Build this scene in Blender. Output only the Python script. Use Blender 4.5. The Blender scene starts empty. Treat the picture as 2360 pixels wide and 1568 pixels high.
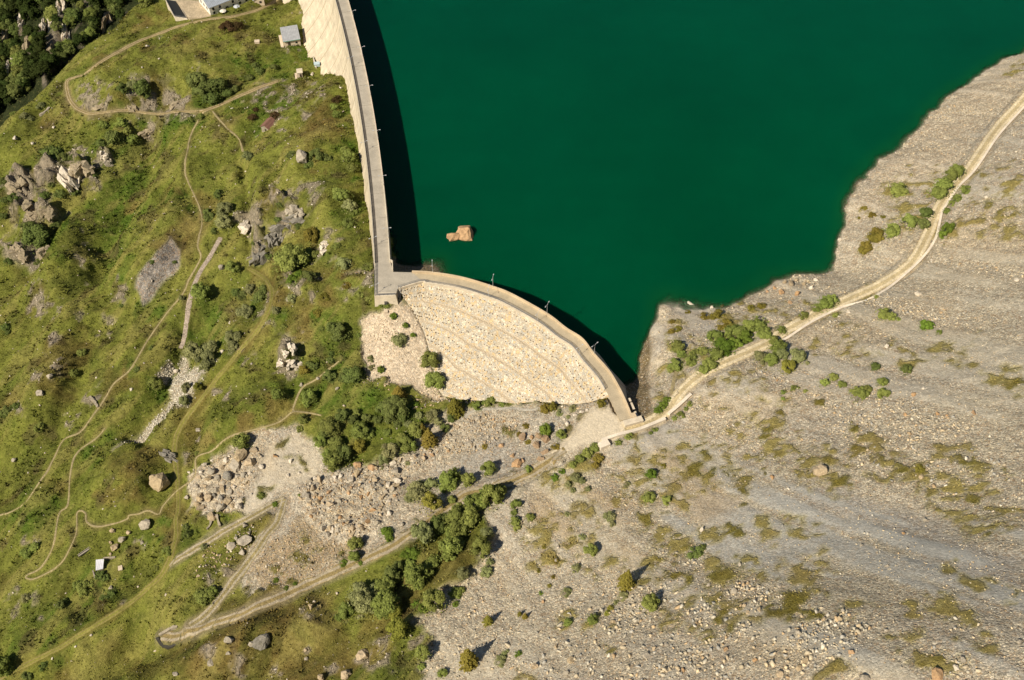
import bpy, bmesh, math, random
import numpy as np
from mathutils import Vector, Matrix

random.seed(7)
RNG = np.random.default_rng(7)
SC = bpy.context.scene
COL = SC.collection
PI = math.pi

# ------------------------------------------------------------------ camera, sky, sun, exposure
CAM_H = 285.0
TILT = math.radians(38)            # optical axis, away from straight down
FOC = 2530.0                       # focal length in units of a picture 2360 wide
cam_d = bpy.data.cameras.new('camera')
cam = bpy.data.objects.new('camera', cam_d)
COL.objects.link(cam)
cam.location = (0, 0, CAM_H)
cam.rotation_euler = (TILT, 0, 0)
cam_d.sensor_width = 36.0
cam_d.lens = 36.0 * FOC / 2360.0
cam_d.clip_start = 1.0
cam_d.clip_end = 20000.0
SC.camera = cam

SUN_EL = math.radians(45)
SUN_DIR = Vector((-0.72 * math.cos(SUN_EL), -0.694 * math.cos(SUN_EL), math.sin(SUN_EL)))
world = bpy.data.worlds.new("World")
SC.world = world
world.use_nodes = True
wn = world.node_tree.nodes
bg = wn.get('Background') or wn.new('ShaderNodeBackground')
sky = wn.new('ShaderNodeTexSky')
sky.sky_type = 'NISHITA'
sky.sun_disc = False
sky.sun_elevation = SUN_EL
sky.sun_rotation = math.atan2(SUN_DIR.x, SUN_DIR.y)
sky.altitude = 1900
world.node_tree.links.new(sky.outputs[0], bg.inputs[0])
bg.inputs[1].default_value = 0.05
sun_d = bpy.data.lights.new('sun', 'SUN')
sun_d.energy = 4.4
sun_d.angle = math.radians(0.55)
sun_d.color = (1.0, 0.90, 0.73)
sun = bpy.data.objects.new('sun', sun_d)
COL.objects.link(sun)
sun.rotation_euler = SUN_DIR.to_track_quat('Z', 'Y').to_euler()
SC.view_settings.view_transform = 'Standard'
SC.view_settings.look = 'None'
SC.view_settings.exposure = 0.5
SC.view_settings.gamma = 1.0

# ------------------------------------------------------------------ camera maths used to find where things stand on the ground
ST, CT = math.sin(TILT), math.cos(TILT)

def ray(x, y):
    u = (x - 1180.0) / FOC
    v = (784.0 - y) / FOC
    return np.stack([u + 0 * v, ST + v * CT, -CT + v * ST], -1)

def un(x, y, z):
    x, y, z = np.broadcast_arrays(np.asarray(x, float), np.asarray(y, float), np.asarray(z, float))
    d = ray(x, y)
    t = (z - CAM_H) / d[..., 2]
    return d * t[..., None] + np.array([0, 0, CAM_H])

def proj(P):
    P = np.asarray(P, float)
    X, Y, Z = P[..., 0], P[..., 1], P[..., 2] - CAM_H
    dep = np.maximum(Y * ST - Z * CT, 1.0)
    return 1180 + FOC * X / dep, 784 - FOC * (Y * CT + Z * ST) / dep, dep

def pts(s):
    return np.array([[float(q) for q in p.split(',')] for p in s.split()])

# ------------------------------------------------------------------ noise
def _h(ix, iy, seed):
    n = (ix.astype(np.int64) * 374761393 + iy.astype(np.int64) * 668265263 + seed * 974634777) & 0xffffffff
    n = ((n ^ (n >> 13)) * 1274126177) & 0xffffffff
    n = n ^ (n >> 16)
    return (n & 0xffff) / 65535.0

def vn(x, y, seed=0):
    ix, iy = np.floor(x), np.floor(y)
    fx, fy = x - ix, y - iy
    fx = fx * fx * (3 - 2 * fx); fy = fy * fy * (3 - 2 * fy)
    a, b = _h(ix, iy, seed), _h(ix + 1, iy, seed)
    c, d = _h(ix, iy + 1, seed), _h(ix + 1, iy + 1, seed)
    return (a * (1 - fx) + b * fx) * (1 - fy) + (c * (1 - fx) + d * fx) * fy

def fbm(x, y, sc, seed=0, oc=4, g=0.5):
    r, a, t = 0, 1.0, 0
    for k in range(oc):
        r = r + a * vn(x / sc + 17.3 * k, y / sc - 9.1 * k, seed + k)
        t += a; a *= g; sc /= 2.03
    return r / t - 0.5

def sst(a, b, x):
    t = np.clip((x - a) / (b - a), 0, 1)
    return t * t * (3 - 2 * t)

def inpoly(px, py, poly):
    r = np.zeros(np.shape(px), bool)
    n = len(poly)
    for i in range(n):
        x0, y0 = poly[i]; x1, y1 = poly[(i + 1) % n]
        if y0 == y1: continue
        c = ((y0 > py) != (y1 > py)) & (px < (x1 - x0) * (py - y0) / (y1 - y0) + x0)
        r ^= c
    return r

def resample(P, step):
    P = np.asarray(P, float)
    # Catmull-Rom then equal steps
    Q = np.vstack([2 * P[0] - P[1], P, 2 * P[-1] - P[-2]])
    out = []
    for i in range(1, len(Q) - 2):
        p0, p1, p2, p3 = Q[i - 1], Q[i], Q[i + 1], Q[i + 2]
        for t in np.linspace(0, 1, 12, endpoint=False):
            out.append(0.5 * (2 * p1 + (p2 - p0) * t + (2 * p0 - 5 * p1 + 4 * p2 - p3) * t * t + (3 * p1 - p0 - 3 * p2 + p3) * t ** 3))
    out.append(P[-1])
    out = np.array(out)
    d = np.r_[0, np.cumsum(np.linalg.norm(np.diff(out[:, :2], axis=0), axis=1))]
    n = max(2, int(round(d[-1] / step)) + 1)
    s = np.linspace(0, d[-1], n)
    return np.stack([np.interp(s, d, out[:, k]) for k in range(out.shape[1])], -1)

def normals2(P):
    t = np.gradient(P[:, :2], axis=0)
    t /= np.linalg.norm(t, axis=1)[:, None] + 1e-9
    return np.stack([t[:, 1], -t[:, 0]], -1)     # to the right of the direction of travel

# ------------------------------------------------------------------ shape of the ground: heights (water = 0) at points of the picture
CREST = 12.0
CTRL = pts("""
1465,890,0 1478,830,0 1510,725,0 1518,694,0 1590,714,0 1650,712,0 1700,697,0 1750,678,0 1800,650,0 1870,632,0 1915,615,0 1930,590,0 1928,560,0 1945,510,0
1960,470,0 2000,400,0 2060,345,0 2100,318,0 2140,270,0 2200,215,0 2280,160,0 2359,120,0 2500,60,0
1440,830,-6 1480,690,-4 1530,660,-5 1650,660,-7 1780,600,-7 1870,570,-7 1890,470,-7 1960,370,-7 2050,280,-7 2150,200,-7 2280,100,-7 1450,760,-7
1600,560,-13 1800,400,-14 2000,200,-14 1300,600,-13 1300,300,-15 1000,100,-16 1600,100,-16 2200,-60,-14 1100,640,-9 1250,680,-9 1380,800,-8
955,612,0.5 985,615,0.8 1010,620,0.3 1040,600,-2.2 1000,590,-2.6 960,590,-3 1090,600,-7 940,540,-8 920,600,-3 925,450,-12 900,300,-14 850,150,-16 830,20,-16 960,300,-15
1460,985,11.6 1400,985,11.3 1540,930,12 1640,840,13 1760,795,13.4 1900,715,14 2020,665,14.6 2100,600,15 2150,500,15.6 2200,420,16 2280,325,17 2359,235,17.5 2480,80,18
1500,800,5.5 1545,760,4.5 1600,800,9.5 1640,740,5 1540,860,9 1495,900,7 1480,950,10 1750,720,6.5 1860,690,8 1980,560,6.5 2080,450,8 2160,400,12 2230,300,10 2000,500,5
2359,420,30 2250,560,26 2359,700,44 2200,760,36 2359,1000,66 2359,1300,86 2359,1568,102 2100,1568,92 2150,1200,66 2100,1000,50 2000,800,28 1900,900,30 1900,1100,44 1900,1300,60 1900,1568,82
1700,900,18.5 1620,960,15.5 1700,1050,25 1600,1100,24 1480,1060,14.5 1600,1300,38 1650,1568,64 1400,1130,14.5 1400,1300,25 1400,1568,46 1300,1200,13.5 1250,1340,17 1250,1568,33 1100,1568,22 1100,1350,10.5
1750,1000,26.5 1800,880,23 1530,1000,13.5
1200,1115,7.5 1280,1060,9.8 1090,1145,5.2 1000,1200,3 900,1260,0.5 760,1330,-4 600,1395,-9 470,1450,-14 1050,1230,5 950,1330,4 900,1430,6 1000,1450,12 1180,1230,11
1242,945,4 1180,950,1.5 1090,955,-1.5 1400,920,10 1340,945,8.5 1300,1000,8 1200,1020,3 1120,1040,1 1020,1080,-2 950,1110,-3
900,1150,-2 800,1170,-5 700,1140,-8 650,1110,-9.5 650,1010,-9 600,1060,-10 720,1030,-8.5 850,1000,-5 950,960,-3 1020,930,-3 900,900,-3 850,830,-1 850,760,1.5 750,960,-7
650,1180,-10 560,1230,-13 480,1260,-15 700,1250,-6 600,1300,-10 540,1350,-13
890,706,7.4 864,640,9.2 864,690,7.4 850,610,7 852,557,6 840,480,5 832,400,4 820,340,2.5 808,280,1.5 795,230,0.5 780,180,-1 737,182,-10 715,60,-12 690,0,-13 655,-10,-20
930,700,8 935,725,5.5 920,760,4
760,560,3.5 700,620,-2 650,700,-4.5 720,720,0 800,700,4 800,800,-0.5 650,820,-6 720,900,-5.5 600,950,-9.5 540,1000,-12
700,500,0 640,500,-4 600,600,-8 760,400,1.5 700,330,-3 640,380,-6 615,290,-7 560,350,-11.5 700,230,-5 560,230,-11.5 640,200,-11 670,100,-12 600,60,-13 540,0,-14 600,10,-12.5
450,256,-14 325,261,-17 225,264,-19.5 160,215,-21 250,130,-19 400,65,-16.5 475,45,-15.5 560,30,-14 440,160,-13 330,190,-15 280,100,-18.5 480,110,-14.5 500,200,-12.5
430,390,-18 465,500,-19 458,590,-19 430,680,-20.5 500,560,-15.5 520,470,-14 560,560,-12 560,680,-12 480,800,-17 560,800,-12.5 590,700,-11.5
340,780,-26 260,890,-30 150,1020,-34.5 50,1160,-38.5 400,820,-22 380,920,-23 300,1000,-28 425,970,-20.5 405,1070,-20 405,1200,-19 375,1310,-19.5 250,1425,-26 100,1515,-33 0,1562,-38
500,950,-15 450,1060,-17.5 500,1150,-15 600,1140,-10.5 360,1180,-21.5 230,1215,-27 170,1100,-32.5 90,1330,-35 230,1310,-28.5 0,1300,-41 0,1000,-42 100,850,-38 0,750,-43 150,700,-35
350,660,-24.5 270,560,-28 330,470,-24 280,380,-23 350,320,-20 200,330,-24 120,290,-25.5 20,300,-29 0,420,-33 100,440,-31 60,520,-36 130,620,-34.5 20,640,-40 200,480,-31 110,190,-24.5 160,150,-22.5 280,60,-19.5 340,20,-19 0,262,-28
420,1455,-15 440,1500,-20.5 330,1470,-24 250,1530,-26 380,1568,-22 520,1500,-11.5 600,1568,-7 700,1480,-3.5 800,1440,0 800,1568,3 950,1568,14 680,1400,-5
""")
w_ = un(CTRL[:, 0], CTRL[:, 1], CTRL[:, 2])
EXTRA = np.array([[-900, 300, -80], [-900, 900, -60], [-420, 620, -70], [-250, 760, 10], [-140, 620, -25], [-100, 900, 60], [300, 1100, 60], [800, 900, 120], [700, 400, 240], [500, 480, 90],
                  [60, 640, -16], [150, 800, -12], [260, 560, -8], [400, 640, 20], [600, 100, 330], [300, 40, 190], [200, -40, 190], [0, -60, 150], [-120, 40, 10], [-200, 30, -30], [-300, 60, -60], [-400, 250, -75],
                  [0, 40, 66], [60, 60, 84], [0, -500, 340], [600, -500, 420], [-700, -400, 30]], float)
CP = np.vstack([w_, EXTRA])
CC = 7.0
dm = np.sqrt(((CP[:, None, :2] - CP[None, :, :2]) ** 2).sum(-1) + CC * CC)
A = np.zeros((len(CP) + 1, len(CP) + 1))
A[:-1, :-1] = dm + np.eye(len(CP)) * -0.6
A[-1, :-1] = 1; A[:-1, -1] = 1
SOL = np.linalg.solve(A, np.r_[CP[:, 2], 0])

def base_z(X, Y):
    sh = X.shape
    x, y = X.ravel(), Y.ravel()
    out = np.empty(len(x))
    for i in range(0, len(x), 20000):
        d = np.sqrt((x[i:i + 20000, None] - CP[None, :, 0]) ** 2 + (y[i:i + 20000, None] - CP[None, :, 1]) ** 2 + CC * CC)
        out[i:i + 20000] = d @ SOL[:-1] + SOL[-1]
    return out.reshape(sh)

def axis(lo, hi, step, flo, fhi):
    a = np.arange(lo, hi + step / 2, step)
    g = []; s, p = step * 2, hi
    while p < fhi: p += s; s *= 1.35; g.append(p)
    h = []; s, p = step * 2, lo
    while p > flo: p -= s; s *= 1.35; h.append(p)
    return np.r_[h[::-1], a, g]

STEP = 0.62
GX = axis(-285, 250, STEP, -4000, 4000)
GY = axis(48, 545, STEP, -3500, 5000)
NX, NY = len(GX), len(GY)
# coarse solve, then fine grid by bilinear steps
def interp2(gx, gy, Z, x, y):
    i = np.clip(np.searchsorted(gx, x) - 1, 0, len(gx) - 2)
    j = np.clip(np.searchsorted(gy, y) - 1, 0, len(gy) - 2)
    fx = np.clip((x - gx[i]) / (gx[i + 1] - gx[i]), 0, 1); fy = np.clip((y - gy[j]) / (gy[j + 1] - gy[j]), 0, 1)
    return (Z[j, i] * (1 - fx) + Z[j, i + 1] * fx) * (1 - fy) + (Z[j + 1, i] * (1 - fx) + Z[j + 1, i + 1] * fx) * fy
CX = np.r_[GX[:0:-3][::-1]]; CX = np.unique(np.r_[GX[0], GX[::3], GX[-1]])
CY = np.unique(np.r_[GY[0], GY[::3], GY[-1]])
MX, MY = np.meshgrid(CX, CY)
ZC = base_z(MX, MY)
X, Y = np.meshgrid(GX, GY)
Z = interp2(CX, CY, ZC, X, Y)
Z = np.clip(Z, -110, 420)
U, V, DEP = proj(np.stack([X, Y, Z], -1))
WU = fbm(X, Y, 9, 11, 4) ; WV = fbm(X, Y, 9, 31, 4)
UW, VW = U + WU * 80 + 30 * fbm(X, Y, 2.6, 13, 3), V + WV * 66 + 26 * fbm(X, Y, 2.6, 14, 3)        # ragged borders
UW2, VW2 = U + WU * 20, V + WV * 16

def mask(s, soft=10, warp=True):
    P = pts(s)
    a, b = (UW, VW) if warp else (UW2, VW2)
    lo, hi = P.min(0) - 60, P.max(0) + 60
    sel = (a > lo[0]) & (a < hi[0]) & (b > lo[1]) & (b < hi[1])
    out = np.zeros(U.shape, np.float32)
    aa, bb = a[sel], b[sel]
    ins = inpoly(aa, bb, P)
    d = np.full(aa.shape, 1e9)
    for i in range(len(P)):
        p, q = P[i], P[(i + 1) % len(P)]
        e = q - p; L = (e ** 2).sum() + 1e-9
        t = np.clip(((aa - p[0]) * e[0] + (bb - p[1]) * e[1]) / L, 0, 1)
        d = np.minimum(d, np.hypot(aa - p[0] - t * e[0], bb - p[1] - t * e[1]))
    out[sel] = sst(-soft, soft, np.where(ins, d, -d))
    return out

def blobs(s, ax=1.0, ang=0.0, warp=True):
    out = np.zeros(U.shape, np.float32)
    a, b = (UW, VW) if warp else (UW2, VW2)
    ca, sa = math.cos(ang), math.sin(ang)
    for x, y, r in pts(s):
        R = r * 1.7 * max(ax, 1)
        sel = (abs(a - x) < R) & (abs(b - y) < R)
        dx, dy = a[sel] - x, b[sel] - y
        u, v = (dx * ca + dy * sa) / (r * ax), (-dx * sa + dy * ca) / r
        out[sel] = np.maximum(out[sel], 1 - sst(0.55, 1.35, np.hypot(u, v)))
    return out

# ------------------------------------------------------------------ what covers the ground
M_RIGHT = mask("1440,1000 1480,940 1455,900 1380,820 1400,620 1640,600 1840,520 1880,360 2130,160 2359,10 3200,-480 3200,2600 1000,2600 960,1568 1010,1470 950,1440 1050,1350 1090,1330 1130,1240 1100,1180 1180,1130 1300,1070 1400,1030", 14)
M_MID = mask("560,1010 640,965 690,985 740,1050 800,1090 900,1050 1000,985 1090,945 1260,930 1400,900 1460,930 1470,1000 1400,1030 1300,1080 1180,1140 1080,1190 900,1260 720,1325 570,1380 540,1360 560,1310 640,1190 560,1180 455,1190 440,1090", 10)
M_PALE = mask("835,735 900,700 950,705 1000,800 1030,930 1000,940 950,900 900,890 850,870 815,800", 9)
M_TALUS = mask("335,705 322,675 365,615 398,568 420,585 418,625 365,675", 5, False)
M_STREAM = mask("262,1040 300,1000 345,955 385,900 398,850 412,800 428,800 424,845 480,848 505,842 455,885 432,940 400,952 350,985 300,1020", 8, False) * sst(-0.22, -0.02, fbm(X, Y, 5, 161, 4))
M_STREAM = np.maximum(M_STREAM, mask("365,860 385,820 400,830 380,870", 5, False))
M_LBANK = mask("800,640 900,600 1100,560 1500,640 1500,1000 1400,900 1180,700 950,625", 6, False)   # lake bed by the dams
M_DUMP = mask("570,1340 690,1180 760,1235 830,1250 740,1310 620,1370", 10)
ROCKY = blobs("205,235,40 260,240,38 330,238,40 400,240,34 460,190,18 690,40,14 675,118,26 640,215,34 605,215,30 720,215,26 700,240,22 640,260,20 660,310,14 1,440,10 "
              "50,430,40 110,410,36 150,400,26 190,420,26 75,485,50 130,500,26 60,580,34 30,560,24 230,340,16 240,365,14 330,280,22 190,375,24 "
              "570,500,28 585,540,26 600,580,30 650,510,34 680,480,24 690,455,20 720,450,20 640,450,20 760,560,22 730,580,20 665,810,26 672,845,26 690,790,16 "
              "730,640,40 690,660,30 640,720,26 780,640,24 800,660,26 850,650,16 720,690,22 610,760,26 560,830,20 500,900,16 455,990,8 430,1040,20 850,660,16 820,690,16 "
              "150,810,16 90,900,16 50,950,20 170,975,14 220,760,24 90,690,22 110,720,26 200,650,12 205,550,16 190,600,14 290,670,16 275,700,16 90,720,30 120,590,12 "
              "130,870,20 215,915,22 95,1240,14 50,1250,16 40,1380,16 30,1420,24 100,1400,20 330,1260,12 245,1360,10 300,1370,12 605,1470,20 560,1420,14 480,1240,14 470,1330,12 520,1340,26 590,1310,22 "
              "720,1400,24 800,1430,20 870,1460,20 840,1510,18 700,1500,26 760,1540,24 640,1540,26 560,1560,22 500,1530,20 905,1480,30 960,1470,24 880,1520,30")
ROCKY *= sst(-0.02, 0.12, fbm(X, Y, 2.8, 77, 4) + 0.5 * fbm(X, Y, 9.0, 78, 3) + 0.02)
GRASS_R = blobs("1385,925,16 1470,1010,16 1530,930,22 1560,850,24 1610,800,28 1680,770,40 1740,745,34 1820,730,26 1560,750,16 1560,790,20 1530,895,14 1640,820,18 1720,720,20 1770,720,16 "
                "1900,720,26 1880,700,12 2000,675,14 1950,770,26 1870,800,18 1700,870,22 1730,900,24 1760,860,18 1800,930,22 1660,900,18 1730,940,18 "
                "2050,440,30 2090,460,34 2130,480,26 2150,430,20 2080,510,24 2140,530,14 2000,560,14 2110,420,20 2170,400,20 2140,570,12 2090,390,12 1990,490,12 "
                "2290,500,46 2240,470,34 2330,430,34 2330,520,40 2260,530,28 2210,520,20 2350,480,30 2300,410,20 2250,405,24 2190,540,16 2195,560,12 2345,380,10 2270,130,8 2355,145,18 2330,170,14 2300,440,20", 1.25, 0.1)
GRASS_R = np.maximum(GRASS_R, blobs("1300,1100,34 1340,1060,24 1280,1090,20 1260,1200,24 1230,1240,28 1290,1210,24 1350,1180,30 1370,1230,20 1330,1250,18 1350,1310,24 1280,1290,22 1240,1300,18 1450,1080,26 1500,1070,40 1550,1060,34 1600,1050,40 1650,1040,30 1680,1000,34 1560,1110,30 "
                "1620,1110,28 1500,1130,34 1560,1150,20 1440,1150,24 1700,1100,24 1740,1050,20 1800,1040,26 1770,980,26 1700,960,24 1560,1010,16 1640,930,14 1840,1075,26 1810,990,14 1900,1050,28 1950,1060,34 1860,1110,24 1920,1130,26 1990,1020,24 "
                "2020,1080,26 2060,1060,22 2110,1100,30 2150,1090,26 2180,1060,24 2230,1050,26 2250,1080,24 2130,1130,24 2200,1120,24 2260,1130,20 2220,1150,20 1990,820,18 2050,800,24 2100,830,24 2200,830,26 2250,850,26 2310,870,28 2340,900,20 2240,810,22 "
                "2180,790,18 1950,790,20 1990,1000,12 1510,1230,30 1560,1250,30 1500,1290,26 1540,1310,34 1600,1310,26 1580,1380,28 1540,1410,30 1640,1290,20 1660,1330,36 1700,1350,30 1740,1360,30 1680,1400,40 1620,1450,22 1740,1420,24 1720,1300,20 1800,1310,20 1850,1330,30 "
                "1890,1310,26 1870,1380,30 1920,1400,24 1990,1420,34 2050,1440,34 1960,1390,22 2100,1390,18 2190,1400,28 2230,1420,24 2160,1370,20 2100,1450,20 2080,1490,22 2130,1510,30 2160,1530,30 2200,1480,20 2260,1490,24 1940,1550,30 1900,1560,20 "
                "2280,1350,24 2340,1380,20 2240,1330,20 2190,1300,20 1830,1230,20 1780,1260,16 1900,1240,18 1400,1500,10 1220,1560,16 1380,1440,20 1300,1430,14 1640,1230,20 1690,1230,16 2190,1180,26 2260,1200,40 2330,1205,26 2290,1225,26 1750,1210,20 1830,1200,24 1470,1340,26 1430,1300,20", 1.5, 0.25))
GRASS_R *= sst(-0.12, 0.22, fbm(X, Y, 2.4, 55, 4) + 0.5 * fbm(X, Y, 8, 56, 3) + 0.02)
HEATH_R = blobs("1512,1197,18 1500,1225,16 1550,1237,10 1510,1270,24 1535,1290,18 1570,1252,20 1575,1325,22 1572,1362,14 1527,1315,18 1565,1415,24 1590,1400,14 1537,1407,16 1662,1220,14 1690,1232,12 1670,1330,34 1655,1370,28 1690,1405,34 1670,1430,24 1750,1350,24 1395,1515,10 1470,1345,18 "
                "1595,1096,22 1647,1114,15 1617,1054,18 1675,991,14 1645,1004,12 1690,1149,12 1707,1106,14 1755,1006,14 1892,929,8 1980,979,8 1955,1046,12 2065,1081,18 2242,1061,20 2320,1084,16 1932,1121,14 2145,1139,16 2152,1161,22 2170,1165,14 2232,1156,20 2342,891,18 1792,1056,14 2010,1059,13 1870,1071,26 1840,1080,18 "
                "1785,960,12 1790,965,8 1800,1385,42 1835,1400,34 1865,1400,24 1775,1410,20 2272,1215,30 2285,1225,16 2180,1182,18 1932,1397,14 1940,1550,28 1955,1540,16 2125,1542,18 2160,1515,22 2092,1482,14 2280,480,14 2330,500,14 2240,455,12 1760,1090,8 2110,1085,14 1520,1245,14", 1.25, 0.3, True)
HEATH_R *= sst(-0.14, 0.20, fbm(X, Y, 2.4, 57, 4) + 0.6 * fbm(X, Y, 9, 58, 3))
GRAV = np.maximum.reduce([M_RIGHT, M_MID, M_PALE, M_TALUS, M_STREAM, M_LBANK])
GRAV = np.where(V < -300, 0, GRAV)
VEG_R = np.maximum(GRASS_R * 0.85, HEATH_R) * np.maximum(M_RIGHT, 0)
VEG_MID = blobs("650,1030,26 690,1060,14 620,1120,24 660,1090,12 560,1150,10 700,1270,34 760,1280,24 640,1310,16 680,1330,18 560,1360,16 820,1250,10 590,1190,16 1100,1030,10 1190,1000,14 1200,1075,20 1240,1010,10 1310,1000,20 1290,1050,16 1260,1090,16 1140,1090,26 1030,1160,26 990,1190,20 930,1220,18 870,1270,14 1160,1120,18 1360,965,16")
VEG_MID *= sst(-0.1, 0.12, fbm(X, Y, 3.5, 91, 4)) * 0.8
GRAV0 = GRAV.copy()
GRAV = GRAV * (1 - VEG_R) * (1 - VEG_MID)
LEFTB = ROCKY * (1 - GRAV)

def mixc(a, b, w):
    return a + (np.asarray(b, float) - a) * w[..., None]

n_big = fbm(X, Y, 42, 3, 4); n_med = fbm(X, Y, 12, 5, 4); n_sm = fbm(X, Y, 3.5, 8, 4); n_md2 = fbm(X, Y, 8, 15, 5)
C = np.empty(X.shape + (3,)); C[:] = (0.208, 0.222, 0.040)
C = mixc(C, (0.280, 0.272, 0.060), sst(-0.05, 0.25, n_big + 0.5 * n_med))
C = mixc(C, (0.130, 0.160, 0.024), sst(0.02, 0.2, n_med) * 0.75)
C = mixc(C, (0.135, 0.092, 0.028), sst(0.05, 0.25, fbm(X, Y, 15, 21, 5)) * 0.7)
GREEN = blobs("285,440,80 240,480,50 250,330,50 290,300,40 350,290,40 400,280,30 440,275,24 270,540,46 250,580,30 380,470,24 430,480,30 620,240,40 600,270,30 660,240,30 560,240,20 800,340,30 815,370,24 790,250,22 800,300,20 815,420,20 820,480,24 745,590,26 690,640,24 800,510,30 560,720,40 500,740,44 480,700,30 540,830,20 610,740,26 650,740,20 600,690,26 "
              "350,700,30 330,730,24 300,640,20 110,1180,50 80,1140,30 60,1210,30 140,1180,24 230,1330,40 260,1360,30 200,1380,30 290,1290,26 300,1240,30 340,1240,24 420,1230,26 100,1420,40 180,1420,40 60,1480,36 110,1500,30 400,1240,16 480,1240,20 510,1215,20 250,1000,24 220,1050,30 380,1190,24 "
              "800,880,40 850,860,34 750,850,30 740,930,30 800,950,50 850,980,50 900,1000,50 950,980,40 780,1030,50 690,870,24 640,900,24 840,910,24 870,920,30 720,880,20 930,1020,30 700,820,20 770,770,40 740,760,24 450,770,24 300,850,20 420,850,16 370,880,24 130,600,30 130,560,30 170,520,24 560,170,20 600,150,24 640,130,24 700,130,22 690,90,20 650,170,26 700,150,18 460,240,24 510,235,20 550,215,16")
C = mixc(C, (0.085, 0.145, 0.016), np.clip(GREEN * (0.75 + 0.9 * n_sm + 0.9 * n_med), 0, 1) * 0.95)
BRN = blobs("720,340,30 760,300,30 745,260,26 700,300,24 730,380,26 540,70,20 600,330,16 430,540,24 390,580,20 420,470,20 300,440,16 330,430,16 640,700,40 700,720,30 760,700,30 700,770,30 640,940,40 560,980,24 740,640,20 800,640,20 300,1090,40 350,1050,30 470,860,16 280,860,12 480,1010,20 700,960,24 720,950,22 560,1060,16 310,1150,30 270,1160,24 320,60,24 370,45,24 620,1440,50 560,1460,40 660,1520,60 750,1480,50 540,1540,60 700,1560,60 800,1520,50 870,1500,40 850,1450,40 740,1400,40 480,1560,40 640,1390,40 330,840,12 430,120,20 330,130,20 230,170,20 480,80,20")
C = mixc(C, (0.205, 0.145, 0.045), np.clip(BRN * (0.8 + 1.6 * n_med), 0, 1) * 0.8)
STREAK = fbm((X * 0.6 + Y * 0.8) * 0.22, (X * 0.8 - Y * 0.6), 5, 131, 4)
C = mixc(C, (0.062, 0.075, 0.016), sst(0.10, 0.24, n_md2) * 0.4)
C = mixc(C, (0.330, 0.285, 0.085), sst(0.04, 0.2, STREAK) * 0.5)
C = mixc(C, (0.105, 0.115, 0.022), sst(0.04, 0.2, -STREAK) * 0.5)
C = mixc(C, (0.090, 0.060, 0.034), sst(0.16, 0.24, fbm(X, Y, 7, 121, 4)) * 0.5)
# bare ground and stone
SC_T = np.empty_like(C); SC_T[:] = (0.52, 0.45, 0.325)
SC_T = mixc(SC_T, (0.475, 0.415, 0.315), sst(-0.05, 0.15, fbm(X * 0.9 + Y * 0.5, Y * 1.2 - X * 0.5, 40, 41, 4)) )
SC_T = mixc(SC_T, (0.565, 0.455, 0.295), sst(0.0, 0.2, fbm(X, Y, 30, 43, 4)) * 0.7)
GREY_S = mask("1760,1150 1900,1190 2050,1240 2200,1300 2359,1400 2359,1300 2200,1210 2050,1160 1900,1120", 30)
GREY_S = np.maximum(GREY_S, mask("1480,690 1640,690 1700,700 1620,760 1540,760 1500,850 1460,900", 14))
GREY_S = np.maximum(GREY_S, 0.8 * mask("1480,990 1600,960 1560,1020 1480,1040 1420,1060", 14))
GREY_S = np.maximum(GREY_S, 0.6 * mask("1000,1100 1100,1020 1200,1000 1240,1060 1120,1110 1000,1140 950,1140", 14))
SC_T = mixc(SC_T, (0.385, 0.35, 0.295), GREY_S)
SC_T = mixc(SC_T, (0.56, 0.475, 0.35), (1 - sst(3.0, 8.0, Z)) * sst(-0.4, 0.3, Z) * M_RIGHT * 0.8)
SC_T = mixc(SC_T, (0.22, 0.17, 0.10), (1 - sst(-0.9, -0.1, Z)) * M_RIGHT)
SC_T = mixc(SC_T, (0.55, 0.455, 0.32), mask("1930,560 1960,470 2060,345 2140,270 2359,100 2359,200 2250,330 2130,420 2060,420 1990,500", 14) * 0.8)
gd = un(2300, 1420, 92.0)[:2] - un(1600, 1130, 27.0)[:2]; gd /= np.linalg.norm(gd)
GA, GB = X * gd[0] + Y * gd[1], -X * gd[1] + Y * gd[0]
GUL = fbm(GA * 0.10, GB, 7, 141, 4); GUL2 = fbm(GA * 0.14, GB, 2.6, 145, 3)
LOWR = mask("1450,1150 1700,1080 2000,1120 2359,1050 2500,1568 1900,1500 1600,1300", 60)
SC_T = mixc(SC_T, (0.375, 0.365, 0.33), sst(0.0, 0.16, GUL + 0.6 * GUL2) * (0.25 + 0.6 * LOWR))
SC_T = mixc(SC_T, (0.55, 0.47, 0.335), sst(0.02, 0.18, -GUL - 0.5 * GUL2) * 0.5)
SC_T = mixc(SC_T, (0.36, 0.25, 0.12), sst(0.05, 0.2, fbm(GA * 0.3, GB, 9, 149, 5)) * 0.55 * mask("1180,1150 1400,1050 1700,1000 1700,1150 1450,1350 1250,1450 1150,1350", 40))
SC_T = mixc(SC_T, (0.60, 0.49, 0.355), M_PALE)
SC_T = mixc(SC_T, (0.25, 0.225, 0.20), M_TALUS)
SC_T = mixc(SC_T, (0.40, 0.36, 0.27), M_STREAM)
SC_T = mixc(SC_T, (0.33, 0.255, 0.15), M_DUMP)
SC_T = mixc(SC_T, (0.16, 0.12, 0.06), M_LBANK)
C = C * (1 - GRAV[..., None]) + SC_T * GRAV[..., None]
C = mixc(C, (0.36, 0.30, 0.22), LEFTB * 0.9)
C = mixc(C, (0.40, 0.31, 0.105), GRASS_R * M_RIGHT * 0.75)
C = mixc(C, (0.225, 0.180, 0.038), HEATH_R * 0.85)
C = mixc(C, (0.155, 0.130, 0.038), VEG_MID)
VG = (1 - GRAV) * (1 - LEFTB)
COVER = C * (1 - 0.15 * VG[..., None])

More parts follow.
